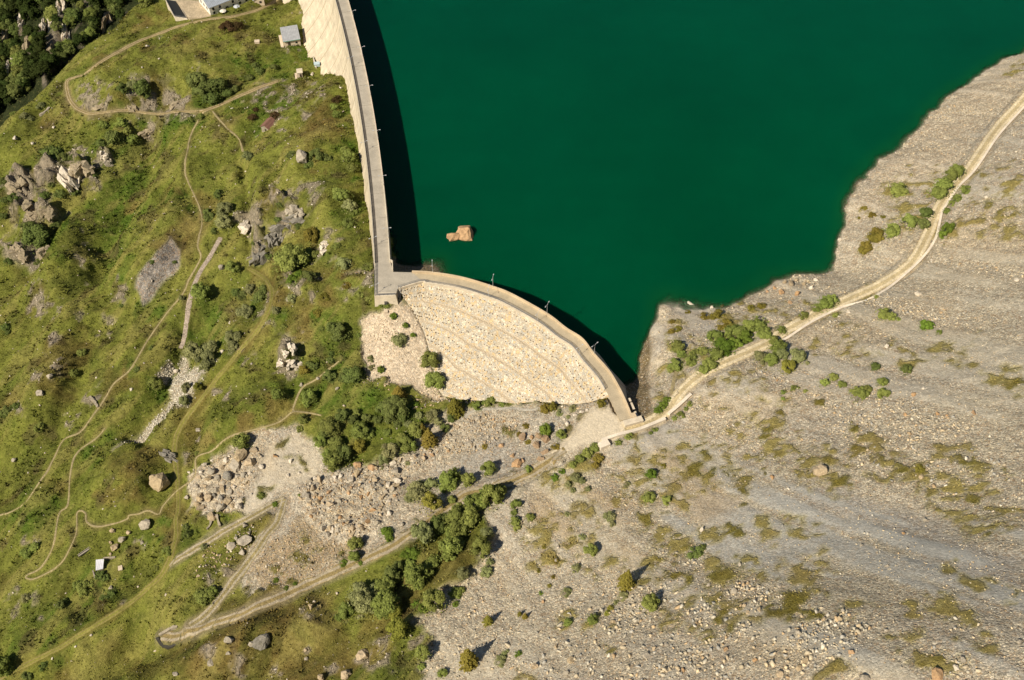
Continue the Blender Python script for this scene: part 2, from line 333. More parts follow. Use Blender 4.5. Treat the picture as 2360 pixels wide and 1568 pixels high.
# ------------------------------------------------------------------ relief: cliff edge, rock steps, humps
edge = pts("-160,330 0,262 30,246 62,228 110,180 160,140 190,120 222,98 250,80 285,48 330,20 400,-6 470,-40 560,-90 700,-150")
EW = un(edge[:, 0], edge[:, 1], -21.0)[:, :2]
EW = resample(EW, 3.0)
def sdist(px, py, L):
    best = np.full(px.shape, 1e9); sgn = np.ones(px.shape)
    for i in range(len(L) - 1):
        p, q = L[i], L[i + 1]; e = q - p; l2 = (e ** 2).sum()
        t = np.clip(((px - p[0]) * e[0] + (py - p[1]) * e[1]) / l2, 0, 1)
        d = np.hypot(px - p[0] - t * e[0], py - p[1] - t * e[1])
        s = (e[0] * (py - p[1]) - e[1] * (px - p[0])) > 0
        m = d < best
        best[m] = d[m]; sgn[m] = np.where(s[m], 1, -1)
    return best * sgn
sel = (X < -90) & (Y > 300)
sd = np.full(X.shape, -99.0)
sd[sel] = sdist(X[sel] + 5 * fbm(X[sel], Y[sel], 16, 61, 3), Y[sel] + 5 * fbm(X[sel], Y[sel], 16, 62, 3), EW)
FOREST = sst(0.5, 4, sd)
Z = Z - sst(0, 15, sd) * 36 - np.clip(sd - 8, 0, 60) * 0.45
# ribs of rock below the edge
rib = fbm(X * 1.0 + Y * 0.15, Y * 0.22, 14, 65, 4)
Z = Z + FOREST * sst(2, 20, sd) * rib * 16
RIBR = FOREST * sst(0.08, 0.16, rib + 0.3 * fbm(X, Y, 6, 66, 3))
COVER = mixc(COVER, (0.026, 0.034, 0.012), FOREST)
COVER = mixc(COVER, (0.25, 0.21, 0.155), RIBR * 0.9)

OUTC = blobs("50,430,36 110,400,30 150,405,24 195,415,24 75,480,44 60,580,30 190,385,16 240,350,14", warp=False) * 0 \
     + blobs("660,505,30 605,575,26 585,525,24 668,815,24 640,480,20", warp=False)
OUTC2 = blobs("50,430,36 110,400,30 150,405,24 195,415,24 75,485,44 40,590,26 190,385,16 240,350,14 120,500,20", warp=False)
crag = np.abs(fbm(X + 0.8 * Y, Y - 0.3 * X, 9, 71, 4)) * 9
Z = Z + (OUTC * 3.0 + OUTC2 * 3.0) * (crag + 0.2) * 0.8
COVER = mixc(COVER, (0.35, 0.29, 0.21), np.clip(np.maximum(OUTC, OUTC2) * sst(-0.12, 0.02, n_sm + 0.4 * n_med) * (0.95 - GREEN * 0.5), 0, 1))
ROCKW = np.clip(np.maximum.reduce([OUTC, OUTC2, RIBR, LEFTB * 0.8]), 0, 1)

rough = 1 - np.maximum.reduce([M_RIGHT, M_MID, M_PALE, M_LBANK])
def swell(s_, h, w):
    """a long knoll (h > 0) or gully (h < 0) along a line"""
    global Z
    P = pts(s_)
    lo, hi = P.min(0) - 3 * w, P.max(0) + 3 * w
    sel = (U > lo[0]) & (U < hi[0]) & (V > lo[1]) & (V < hi[1])
    a, b = U[sel] + WU[sel] * 40, V[sel] + WV[sel] * 36
    d = np.full(a.shape, 1e9)
    for i in range(max(1, len(P) - 1)):
        p, q_ = P[i], P[min(i + 1, len(P) - 1)]
        e = q_ - p; L = (e ** 2).sum() + 1e-9
        t = np.clip(((a - p[0]) * e[0] + (b - p[1]) * e[1]) / L, 0, 1)
        d = np.minimum(d, np.hypot(a - p[0] - t * e[0], b - p[1] - t * e[1]))
    Z[sel] += 1.2 * h * np.exp(-(d / w) ** 2) * rough[sel] * (1 - FOREST[sel])
HEAPM = mask("690,1135 760,1095 820,1058 880,1085 950,1042 1010,1020 1015,1045 945,1095 920,1140 900,1180 860,1225 800,1245 735,1215", 12, False) + mask("450,1075 500,1050 600,1040 600,1085 560,1175 500,1205 450,1170", 12, False)
Z = Z + np.clip(HEAPM, 0, 1) * (0.3 + np.abs(fbm(X, Y, 6, 171, 3)) * 5.0)
swell("690,390 720,360", 5.5, 62); swell("260,195 400,140 540,80", 5.0, 52); swell("425,400 385,540 335,640", 4.5, 40); swell("330,320 290,460 230,600", -6.0, 42); swell("565,380 570,560", -3.5, 16)
swell("590,420 610,520", 4.0, 30); swell("280,1110 320,1125", 4.0, 64); swell("700,650 650,740 575,880", 4.5, 36); swell("170,740 90,960", 5.0, 60); swell("440,740 400,860 320,1000", -4.5, 30); swell("250,700 180,900 120,1000", -3.0, 36)
swell("520,970 640,905", 3.5, 40); swell("420,1560 560,1490 720,1430", 4.5, 44); swell("340,1470 200,1540 60,1600", -5.0, 46); swell("160,560 120,660", 5.0, 44); swell("300,560 250,720", 3.5, 34); swell("20,330 60,300", 3.5, 36); swell("500,660 470,760", -3.0, 24); swell("760,470 770,600", 3.5, 34); swell("10,1120 120,1000", -2.0, 36); swell("70,1190 160,1090", 2.0, 40); swell("180,1400 330,1300", -3.5, 30)
dd = un(220, 1280, -29.0)[:2] - un(640, 720, -6.0)[:2]; dd /= np.linalg.norm(dd)
DA, DB = X * dd[0] + Y * dd[1] + 6 * fbm(X, Y, 30, 151, 2), -X * dd[1] + Y * dd[0] + 10 * fbm(X, Y, 26, 152, 3)
RIDGE = 0.5 - np.abs(fbm(DA * 0.33, DB, 24, 153, 4)) * 4
Z = Z + rough * (1 - FOREST) * np.clip(RIDGE, -1, 1) * 3.6
Z = Z + rough * (fbm(X, Y, 16, 81, 4) * 4.6 + fbm(X, Y, 4.5, 82, 4) * 1.2 + fbm(X, Y, 1.6, 83, 2) * 0.3 + STREAK * 1.5)
Z = Z + GRAV * (fbm(X, Y, 18, 84, 4) * 1.8 + fbm(X, Y, 3, 85, 3) * 0.55 + GUL * 1.3 * M_RIGHT + GUL2 * 0.5 * M_RIGHT)
Z = Z + M_RIGHT * (1 - sst(1.0, 3.5, np.abs(Z))) * (fbm(X, Y, 9, 87, 4) * 2.2 + fbm(X, Y, 2.5, 88, 3) * 0.9)
Z = Z + HEATH_R * 0.2 + LEFTB * (np.abs(fbm(X, Y, 3.2, 86, 3)) * 2.4 - 0.15)
Z = Z - (GX[None, :] * 0 + 1) * (M_LBANK * 0.2)
# ------------------------------------------------------------------ roads and paths: flatten the ground along them
ROADS = []
def cell(gx, v): return int(np.clip(np.searchsorted(gx, v), 1, len(gx) - 1))

def smooth1(z, n):
    k = np.ones(2 * n + 1) / (2 * n + 1)
    return np.convolve(np.pad(z, n, mode='edge'), k, 'valid')

def march(px, py, zgrid=None):
    """first hit of the view ray through a picture point with the ground"""
    G = Z if zgrid is None else zgrid
    px = np.atleast_1d(np.asarray(px, float)); py = np.atleast_1d(np.asarray(py, float))
    d = ray(px, py)
    o = np.array([0, 0, CAM_H])
    t = np.full(px.shape, 120.0); lo = t.copy(); hit = np.zeros(px.shape, bool); hi = np.full(px.shape, 900.0)
    for k in range(520):
        P = o + d * t[:, None]
        g = interp2(GX, GY, G, P[:, 0], P[:, 1])
        below = (P[:, 2] <= g) & ~hit
        hi[below] = t[below]; hit |= below
        lo = np.where(hit, lo, t)
        if hit.all(): break
        t = np.where(hit, t, t + 1.1)
    for k in range(14):
        m = (lo + hi) / 2
        P = o + d * m[:, None]
        b = P[:, 2] <= interp2(GX, GY, G, P[:, 0], P[:, 1])
        hi = np.where(b, m, hi); lo = np.where(b, lo, m)
    return o + d * hi[:, None]

def gz(x, y):
    return interp2(GX, GY, Z, np.asarray(x, float), np.asarray(y, float))

def ground(px, py):
    return march([px], [py])[0]

def carve(name, s, width, sm=12, soft=None, lift=0.0, zfix=None, color=None, cw=0.6):
    """level a strip of ground along a line seen in the picture; remember it as a road"""
    global Z, COVER, GRAV
    P2 = pts(s)
    P = march(P2[:, 0], P2[:, 1])
    if zfix is not None: P = un(P2[:, 0], P2[:, 1], zfix)
    P = resample(P, 0.7)
    z = smooth1(interp2(GX, GY, Z, P[:, 0], P[:, 1]) if zfix is None else P[:, 2], sm) + lift
    P[:, 2] = z
    r = width / 2
    soft = soft or max(1.2, width * 0.5)
    R = r + soft
    D = {}
    best = np.full(Z.shape, 1e9, np.float32); tgt = np.zeros(Z.shape, np.float32)
    for p in P:
        i0, i1 = cell(GX, p[0] - R) - 1, cell(GX, p[0] + R) + 1
        j0, j1 = cell(GY, p[1] - R) - 1, cell(GY, p[1] + R) + 1
        d = np.hypot(GX[None, i0:i1] - p[0], GY[j0:j1, None] - p[1])
        b = best[j0:j1, i0:i1]; m = d < b
        b[m] = d[m]; tgt[j0:j1, i0:i1][m] = p[2]
    w = 1 - sst(r + 0.2, R, best)
    w[best > 1e8] = 0
    Z = Z * (1 - w) + tgt * w
    if color is not None:
        e = best + 1.2 * WU * 2
        wc = (1 - sst(r * 0.8, r + soft * 0.8, e)) * cw; wc[best > 1e8] = 0
        COVER = mixc(COVER, color, wc)
    ROADS.append((name, P, width))
    return P

carve('dirt_road', "1440,990 1470,982 1505,969 1542,939 1570,904 1617,861 1680,831 1770,790 1807,764 1895,717 1982,679 2045,647 2102,604 2137,542 2152,504 2175,459 2210,419 2232,392 2250,366 2302,292 2360,228 2440,130 2540,20", 4.3, color=(0.30, 0.24, 0.13), cw=0.5)
carve('lower_track', "1300,1040 1267,1061 1217,1094 1165,1114 1115,1130 1065,1146 1000,1192 915,1248 840,1287 740,1335 665,1370 590,1397 550,1412 475,1443 412,1464 378,1472", 3.8, color=(0.25, 0.205, 0.13), cw=0.6)
carve('side_track', "655,1150 640,1200 615,1235 590,1270 550,1325 520,1365 475,1412 440,1445", 3.0, color=(0.27, 0.215, 0.14))
carve('quarry_track', "655,1150 625,1165 590,1187 525,1220 462,1257 412,1287 390,1305", 2.9, color=(0.27, 0.22, 0.145))
carve('grass_track', "575,624 600,632 620,654 627,679 615,717 590,762 560,804 520,850 487,889 425,971 405,1021 405,1071 410,1121 410,1176 407,1200 402,1250 375,1310 337,1362 250,1425 150,1485 62,1532 -20,1572", 2.0, color=(0.17, 0.125, 0.035), cw=0.5)
carve('meadow_road', "640,2 610,14 587,24 530,36 475,47 400,65 325,92 250,132 200,164 160,192 155,215 170,245 190,257 225,264 325,261 450,256 487,250 525,233 590,205 640,185", 1.9, color=(0.25, 0.19, 0.10), cw=0.6)
carve('footpath', "462,260 457,280 440,320 430,357 425,392 435,422 460,479 465,512 455,562 462,594 435,647 420,674 382,729 342,784 300,846 262,889 237,926 187,989 150,1019 120,1059 102,1096 50,1159 -10,1195", 0.7, color=(0.24, 0.18, 0.085), cw=0.4)
carve('footpath', "740,956 697,951 672,951 640,974 590,990 525,1006 487,1041 455,1061 445,1094 400,1139 375,1169 365,1185 340,1177 320,1187 297,1187 290,1199 230,1216 200,1202 197,1183 180,1185 172,1232 140,1295 87,1335 65,1337 66,1328 95,1308 120,1257 137,1187 155,1159 162,1084 180,1044 225,1009 240,984", 0.65, color=(0.24, 0.18, 0.085), cw=0.4)
carve('footpath', "677,950 677,934 695,896 727,881 760,846 780,829", 0.7, color=(0.25, 0.18, 0.08), cw=0.3)
carve('footpath', "490,258 520,288 550,320 560,350", 0.8, color=(0.2, 0.15, 0.06), cw=0.4)
carve('footpath', "1548,905 1555,870 1575,830 1592,795", 1.1, color=(0.24, 0.2, 0.12), cw=0.5)
carve('gravel_path', "1065,969 1088,950 1120,944 1180,941 1217,945 1245,938", 1.1, color=(0.28, 0.25, 0.2), cw=0.5)
carve('paved_channel', "507,544 490,582 465,624 450,649 436,690 432,742 424,784 417,806", 2.0, color=(0.2, 0.16, 0.07), cw=0.3)
# turning place at the end of the small dam
PL = un(*pts("1408,905 1440,965 1450,990 1400,1025 1350,1030 1290,1062 1270,1055 1330,990 1360,950 1390,925").T, 11.5)
plz = inpoly(X, Y, PL[:, :2])
Z = np.where(plz, Z * 0.25 + 0.75 * 11.55, Z)
PLZ = mask("1404,905 1440,965 1450,990 1405,1024 1350,1028 1290,1058 1262,1052 1320,995 1352,955 1388,922", 9, False)
COVER = mixc(COVER, (0.56, 0.48, 0.355), PLZ * 0.95)
GRAV = np.maximum(GRAV, PLZ)
DUMPF = mask("600,1040 650,985 700,1010 750,1070 720,1110 660,1140 590,1180 540,1160 590,1110", 9)
FINE = np.clip(0.65 * M_RIGHT * sst(0.0, 0.14, GUL + 0.4 * GUL2) + PLZ + 0.4 * M_PALE + 0.75 * DUMPF + 0.35 * GREY_S, 0, 1)

# ------------------------------------------------------------------ the lines of the two dams
LE = pts("774,0 790,75 803,135 818,200 838,325 847,395 856,467 861,542 864,599")
RE = pts("802,0 816,50 839,135 855,226 872,326 880,392 887,460 894,549")
WL, WR = un(LE[:, 0], LE[:, 1], CREST), un(RE[:, 0], RE[:, 1], CREST)
DW = 5.2                                                            # width of the large crest
mid = np.vstack([WL[:, :2] + np.array([DW / 2, 0.3]), WR[:, :2] - np.array([DW / 2, -0.3])])
# circle through the middle points, least squares
B = np.c_[2 * mid, np.ones(len(mid))]
sol = np.linalg.lstsq(B, (mid ** 2).sum(1), rcond=None)[0]
cc = sol[:2]; RAD = math.sqrt(sol[2] + (cc ** 2).sum())
y_end = un(864, 606, CREST)[1]
a0 = math.asin((y_end - cc[1]) / RAD)
A_ARC = a0 + np.arange(0, 330 / RAD, 1.5 / RAD)
BIG = np.stack([cc[0] + RAD * np.cos(A_ARC), cc[1] + RAD * np.sin(A_ARC)], -1)      # runs north along the crest
BIGN = np.stack([np.cos(A_ARC), np.sin(A_ARC)], -1)                                 # towards the lake
OUT2 = un(*pts("950,628 995,630.5 1065,642 1135,663 1180,680.5 1261,725.5 1305,759 1342,783 1370,818.6 1405,858.6 1430,901 1445,933.6 1457,963.6").T, CREST)
SM = resample(OUT2, 1.0)[:, :2]
SMN = -normals2(np.c_[SM, SM[:, 0] * 0])                           # towards the lake
SW = 4.0
SMI = SM - SMN * SW
J = {k: un(x, y, CREST)[:2] for k, (x, y) in dict(a=(863, 683), b=(864, 606), c=(899.5, 603), d=(906, 627), e=(950, 628), f=(972, 647), g=(917, 663), h=(912, 681)).items()}

# keep the ground below the dams
def lower_under(Lc, half, zmax):
    global Z
    for p in Lc:
        i0, i1 = cell(GX, p[0] - half), cell(GX, p[0] + half)
        j0, j1 = cell(GY, p[1] - half), cell(GY, p[1] + half)
        d = np.hypot(GX[None, i0:i1] - p[0], GY[j0:j1, None] - p[1]) < half
        zz = Z[j0:j1, i0:i1]
        zz[d] = np.minimum(zz[d], zmax)
lower_under(BIG, 2.2, 9)
lower_under((SM + SMI)[:-5] / 2, 2.6, 9.0)
JP = np.array([J[k] for k in 'abcdefgh'])
jm = inpoly(X, Y, JP)
Z = np.where(jm, np.minimum(Z, 8.5), Z)

# stone facing below the small dam: rows from crest to foot
foot = un(*pts("948,710 975,760 990,815 1000,865 1015,905 1040,917 1140,925 1180,929 1242,926 1300,930 1345,930 1380,920 1402,913").T, pts("0,6.6 0,3.5 0,0.2 0,-2.3 0,-2.8 0,-2.2 0,0.3 0,1.5 0,3.4 0,6.0 0,7.8 0,9.8 0,11.2")[:, 1])
NF = 150
topc = np.vstack([np.r_[J['g'], CREST][None], np.r_[J['f'], CREST][None], np.c_[SMI[4:], np.full(len(SMI) - 4, CREST)]])
topc = topc[topc[:, 0] <= un(1405, 912, CREST)[0] + 0.3]
TOP = resample(topc, 0.25)
TOP = TOP[np.linspace(0, len(TOP) - 1, NF).astype(int)]
FT = resample(foot, 0.25); FT[:, 2] = smooth1(FT[:, 2], 25); FT = FT[np.linspace(0, len(FT) - 1, NF).astype(int)]
NV = 150
vv = np.linspace(0, 1, NV)
LIFT = 3.45
def face_prof(depth):
    # battered lifts with narrow level berms between them
    k = depth / LIFT
    f = k - np.floor(k)
    return LIFT * (np.floor(k) + np.clip(f / 0.90, 0, 1)), (f > 0.86) & (depth < 3.2 * LIFT)
BERM = np.zeros((NV, NF), bool)
FACE = np.zeros((NV, NF, 3))
for j, v in enumerate(vv):
    P = TOP * (1 - v) + FT * v
    dp, BERM[j] = face_prof((TOP[:, 2] - 0.35 - FT[:, 2]) * v + 0.02)
    z = TOP[:, 2] - 0.35 - dp
    FACE[j] = np.c_[P[:, :2], z]
# ground under the facing
fx, fy = FACE[..., 0].ravel(), FACE[..., 1].ravel()
hull = np.vstack([TOP[:, :2], FT[::-1, :2]])
inf = inpoly(X, Y, hull)
ii = np.argwhere(inf)
for c0 in range(0, len(ii), 4000):
    q = ii[c0:c0 + 4000]
    d = (X[q[:, 0], q[:, 1]][:, None] - fx[None, ::3]) ** 2 + (Y[q[:, 0], q[:, 1]][:, None] - fy[None, ::3]) ** 2
    k = d.argmin(1) * 3
    Z[q[:, 0], q[:, 1]] = FACE[..., 2].ravel()[k] - 1.3
BANK = inf
# ------------------------------------------------------------------ materials
MATS = {}
def new_mat(name):
    m = bpy.data.materials.new(name); m.use_nodes = True
    nt = m.node_tree
    for n in list(nt.nodes): nt.nodes.remove(n)
    o = nt.nodes.new('ShaderNodeOutputMaterial')
    b = nt.nodes.new('ShaderNodeBsdfPrincipled')
    nt.links.new(b.outputs[0], o.inputs[0])
    b.inputs['Roughness'].default_value = 0.9
    b.inputs['Specular IOR Level'].default_value = 0.2
    MATS[name] = m
    return m, nt, b

class N:
    """short hand for node trees"""
    def __init__(s, nt): s.nt = nt
    def n(s, t, **k):
        x = s.nt.nodes.new('ShaderNode' + t)
        for a, v in k.items(): setattr(x, a, v)
        return x
    def put(s, sock, v):
        if isinstance(v, bpy.types.NodeSocket): s.nt.links.new(v, sock)
        else: sock.default_value = v
    def noise(s, vec, scale, detail=4, rough=0.55, out=0):
        x = s.n('TexNoise'); s.put(x.inputs['Vector'], vec); x.inputs['Scale'].default_value = scale
        x.inputs['Detail'].default_value = detail; x.inputs['Roughness'].default_value = rough
        return x.outputs[out]
    def vor(s, vec, scale, feature='F1', rnd=1.0):
        x = s.n('TexVoronoi', feature=feature); s.put(x.inputs['Vector'], vec); x.inputs['Scale'].default_value = scale
        x.inputs['Randomness'].default_value = rnd
        return x
    def m(s, op, a, b=0.0, c=0.0, clamp=False):
        x = s.n('Math', operation=op, use_clamp=clamp)
        s.put(x.inputs[0], a); s.put(x.inputs[1], b)
        if op in ('MULTIPLY_ADD', 'COMPARE', 'SMOOTH_MIN'): s.put(x.inputs[2], c)
        return x.outputs[0]
    def rng(s, v, a, b, c=0.0, d=1.0, smooth=True):
        x = s.n('MapRange', interpolation_type='SMOOTHSTEP' if smooth else 'LINEAR')
        s.put(x.inputs[0], v); x.inputs[1].default_value = a; x.inputs[2].default_value = b; x.inputs[3].default_value = c; x.inputs[4].default_value = d
        return x.outputs[0]
    def mix(s, f, a, b, mode='MIX'):
        x = s.n('Mix', data_type='RGBA', blend_type=mode)
        s.put(x.inputs[0], f)
        for q, v in ((x.inputs[6], a), (x.inputs[7], b)):
            s.put(q, v if isinstance(v, bpy.types.NodeSocket) else (*v, 1))
        return x.outputs[2]
    def scale(s, col, f):
        x = s.n('VectorMath', operation='SCALE'); s.put(x.inputs[0], col); s.put(x.inputs[3], f)
        return x.outputs[0]
    def attr(s, name):
        x = s.n('Attribute'); x.attribute_name = name
        return x
    def bump(s, h, strength, dist=0.1):
        x = s.n('Bump'); s.put(x.inputs['Height'], h); x.inputs['Strength'].default_value = strength; x.inputs['Distance'].default_value = dist
        return x.outputs[0]
    def pos(s): return s.n('NewGeometry').outputs['Position']
    def obj(s): return s.n('TexCoord').outputs['Object']
    def rand(s): return s.n('ObjectInfo').outputs['Random']
    def sep(s, v):
        x = s.n('SeparateXYZ'); s.put(x.inputs[0], v); return x.outputs
    def vec(s, op, a, b):
        x = s.n('VectorMath', operation=op); s.put(x.inputs[0], a); s.put(x.inputs[1], b); return x.outputs[0]

def ground_material():
    m, nt, b = new_mat('ground')
    q = N(nt); P = q.pos()
    cov = q.attr('cover').outputs['Color']
    grav = q.attr('gravel').outputs['Fac']; rock = q.attr('rock').outputs['Fac']
    # grass: blades, tussocks, small dark herbs, straw
    n1 = q.noise(P, 1.6, 5, 0.75); n2 = q.noise(P, 0.45, 5, 0.7); n3 = q.noise(q.vec('MULTIPLY', P, (2.2, 2.2, 2.2)), 1.0, 3, 0.8)
    g = q.scale(cov, q.m('MULTIPLY', q.rng(n1, 0.30, 0.70, 0.66, 1.32, False), q.rng(n2, 0.3, 0.7, 0.72, 1.28, False)))
    g = q.mix(q.m('MULTIPLY', q.rng(n3, 0.56, 0.66), 0.38), g, (0.036, 0.042, 0.010))
    g = q.mix(q.m('MULTIPLY', q.rng(q.noise(P, 0.9, 6, 0.75), 0.55, 0.68), 0.5), g, (0.36, 0.31, 0.11))
    g = q.mix(q.m('MULTIPLY', q.rng(q.noise(P, 0.22, 6, 0.75), 0.57, 0.66), 0.35), g, (0.065, 0.07, 0.018))
    # stones
    cols = None
    h = None
    warp = q.n('VectorMath', operation='MULTIPLY_ADD')
    nt.links.new(q.noise(P, 1.2, 2, 0.5, 1), warp.inputs[0]); warp.inputs[1].default_value = (0.5, 0.5, 0.5); nt.links.new(P, warp.inputs[2])
    fine = q.attr('fine').outputs['Fac']
    v1 = q.vor(warp.outputs[0], 1.7); v2 = q.vor(warp.outputs[0], 4.0); v0 = q.vor(warp.outputs[0], 0.8)
    r1, r2, r0 = q.sep(v1.outputs['Color']), q.sep(v2.outputs['Color']), q.sep(v0.outputs['Color'])
    f = q.m('MULTIPLY', q.rng(r1[0], 0, 1, 0.62, 1.34, False), q.rng(r2[0], 0, 1, 0.66, 1.34, False))
    f = q.m('MULTIPLY', f, q.rng(r0[0], 0, 1, 0.85, 1.12, False))
    f = q.m('ADD', q.m('MULTIPLY', f, q.m('SUBTRACT', 1.0, q.m('MULTIPLY', fine, 0.8))), q.m('MULTIPLY', fine, q.m('MULTIPLY', 0.8, q.rng(q.noise(P, 0.9, 6, 0.7), 0.3, 0.7, 0.8, 1.2, False))))
    s = q.scale(cov, f)
    rough_ = q.m('SUBTRACT', 1.0, fine)
    s = q.mix(q.m('MULTIPLY', q.rng(r1[1], 0.72, 0.78), q.m('MULTIPLY', rough_, 0.45)), s, (0.40, 0.255, 0.135))
    s = q.mix(q.m('MULTIPLY', q.rng(r2[1], 0.70, 0.8), q.m('MULTIPLY', rough_, 0.5)), s, (0.31, 0.29, 0.255))
    s = q.mix(q.m('MULTIPLY', q.rng(r2[2], 0.88, 0.93), 0.6), s, (0.50, 0.45, 0.37))
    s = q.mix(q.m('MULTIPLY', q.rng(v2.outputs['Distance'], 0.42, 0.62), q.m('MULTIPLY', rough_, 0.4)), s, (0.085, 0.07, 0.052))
    hs = q.m('ADD', q.m('MULTIPLY', q.m('SUBTRACT', 1.0, v1.outputs['Distance']), 0.5), q.m('MULTIPLY', q.m('SUBTRACT', 1.0, v2.outputs['Distance']), 0.3))
    hs = q.m('MULTIPLY', q.m('ADD', hs, q.m('MULTIPLY', r1[2], 0.3)), q.m('ADD', 0.15, q.m('MULTIPLY', rough_, 0.22)))
    # bed rock
    rk = q.scale(cov, q.rng(q.noise(P, 0.8, 7, 0.75), 0.3, 0.7, 0.45, 1.5, False))
    rk = q.mix(q.rng(q.noise(q.vec('MULTIPLY', P, (1.0, 0.35, 0.6)), 1.1, 5, 0.7), 0.52, 0.66, 0, 0.7), rk, (0.10, 0.095, 0.085))
    rk = q.mix(q.rng(q.noise(P, 0.5, 5, 0.7), 0.58, 0.68, 0, 0.7), rk, (0.10, 0.095, 0.03))
    fac = q.m('ADD', grav, q.m('MULTIPLY', q.m('SUBTRACT', q.noise(P, 0.8, 5, 0.7), 0.5), 1.1))
    fac = q.rng(fac, 0.36, 0.60)
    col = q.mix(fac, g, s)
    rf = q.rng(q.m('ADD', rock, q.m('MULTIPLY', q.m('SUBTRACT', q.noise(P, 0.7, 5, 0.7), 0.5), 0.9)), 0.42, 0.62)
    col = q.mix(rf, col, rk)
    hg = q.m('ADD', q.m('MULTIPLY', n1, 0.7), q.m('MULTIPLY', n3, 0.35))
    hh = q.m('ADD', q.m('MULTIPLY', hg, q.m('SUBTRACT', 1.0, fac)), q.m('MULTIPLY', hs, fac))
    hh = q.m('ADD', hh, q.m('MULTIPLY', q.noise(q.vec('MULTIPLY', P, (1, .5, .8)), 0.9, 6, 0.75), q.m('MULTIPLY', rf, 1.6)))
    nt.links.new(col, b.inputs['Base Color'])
    nt.links.new(q.bump(hh, 1.0, 0.85), b.inputs['Normal'])
    b.inputs['Specular IOR Level'].default_value = 0.1
    return m

def track_material(name, c_rut, c_mid, ruts=True, stones=0.5):
    m, nt, b = new_mat(name)
    q = N(nt); P = q.pos()
    uv = q.sep(q.n('UVMap').outputs[0])
    e = q.m('ABSOLUTE', q.m('SUBTRACT', uv[0], 0.5))          # 0 middle, 0.5 edge
    e = q.m('ADD', e, q.m('MULTIPLY', q.m('SUBTRACT', q.noise(P, 0.7, 4, 0.6), 0.5), 0.13))
    rut = q.m('SUBTRACT', 1.0, q.rng(q.m('ABSOLUTE', q.m('SUBTRACT', e, 0.25)), 0.06, 0.15))
    f = q.m('MULTIPLY', rut, q.rng(q.noise(P, 0.18, 4, 0.6), 0.2, 0.45, 0.45, 1.0)) if ruts else q.rng(e, 0.30, 0.5, 1.0, 0.2)
    col = q.mix(f, c_mid, c_rut)
    v = q.vor(P, 3.2); r = q.sep(v.outputs['Color'])
    k = q.m('MULTIPLY', q.rng(q.noise(P, 1.3, 5, 0.7), 0.3, 0.7, 0.75, 1.25, False), q.rng(r[0], 0, 1, 1 - 0.5 * stones, 1 + 0.45 * stones, False))
    k = q.m('MULTIPLY', k, q.rng(q.noise(P, 0.25, 3, 0.6), 0.3, 0.7, 0.85, 1.15, False))
    nt.links.new(q.scale(col, k), b.inputs['Base Color'])
    nt.links.new(q.bump(q.m('ADD', q.noise(P, 2.2, 5, 0.7), q.m('MULTIPLY', v.outputs['Distance'], -0.3)), 0.7, 0.25), b.inputs['Normal'])
    return m

def concrete_material(name, col, streak=0.0, dark=(0.2, 0.17, 0.13), joints=0.0, amount=0.35, rough=0.85):
    m, nt, b = new_mat(name)
    q = N(nt); P = q.pos()
    k = q.m('MULTIPLY', q.rng(q.noise(P, 0.25, 5, 0.65), 0.3, 0.7, 0.82, 1.15, False), q.rng(q.noise(P, 2.5, 5, 0.7), 0.3, 0.7, 0.86, 1.14, False))
    c = q.scale(q.mix(q.m('MULTIPLY', q.rng(q.noise(P, 0.6, 6, 0.7), 0.52, 0.72), amount), col, dark), k)
    if streak:
        uv = q.n('UVMap').outputs[0]
        s1 = q.noise(q.vec('MULTIPLY', uv, (1.1, 0.06, 1)), 1.0, 5, 0.65)
        s2 = q.noise(q.vec('MULTIPLY', uv, (0.09, 0.5, 1)), 1.0, 4, 0.65)
        c = q.scale(c, q.m('MULTIPLY', q.rng(s1, 0.3, 0.7, 1 - streak, 1 + streak * 0.6, False), q.rng(s2, 0.3, 0.7, 0.84, 1.14, False)))
        c = q.mix(q.m('MULTIPLY', q.rng(q.noise(q.vec('MULTIPLY', uv, (0.35, 0.08, 1)), 1.0, 5, 0.7), 0.57, 0.66), 0.4), c, (0.72, 0.66, 0.55))
    if joints:
        uv = q.sep(q.n('UVMap').outputs[0])
        fr = q.m('ABSOLUTE', q.m('SUBTRACT', q.m('FRACT', q.m('DIVIDE', uv[0], joints)), 0.5))
        c = q.mix(q.m('MULTIPLY', q.rng(fr, 0.012, 0.026, 1, 0), 0.7), c, (0.26, 0.19, 0.10))
        fr2 = q.m('ABSOLUTE', q.m('SUBTRACT', q.m('FRACT', q.m('DIVIDE', uv[1], 2.0)), 0.5))
        c = q.mix(q.m('MULTIPLY', q.rng(fr2, 0.02, 0.05, 1, 0), 0.16), c, (0.30, 0.24, 0.16))
    nt.links.new(c, b.inputs['Base Color'])
    nt.links.new(q.bump(q.noise(P, 3.0, 5, 0.7), 0.35, 0.12), b.inputs['Normal'])
    b.inputs['Roughness'].default_value = rough
    return m

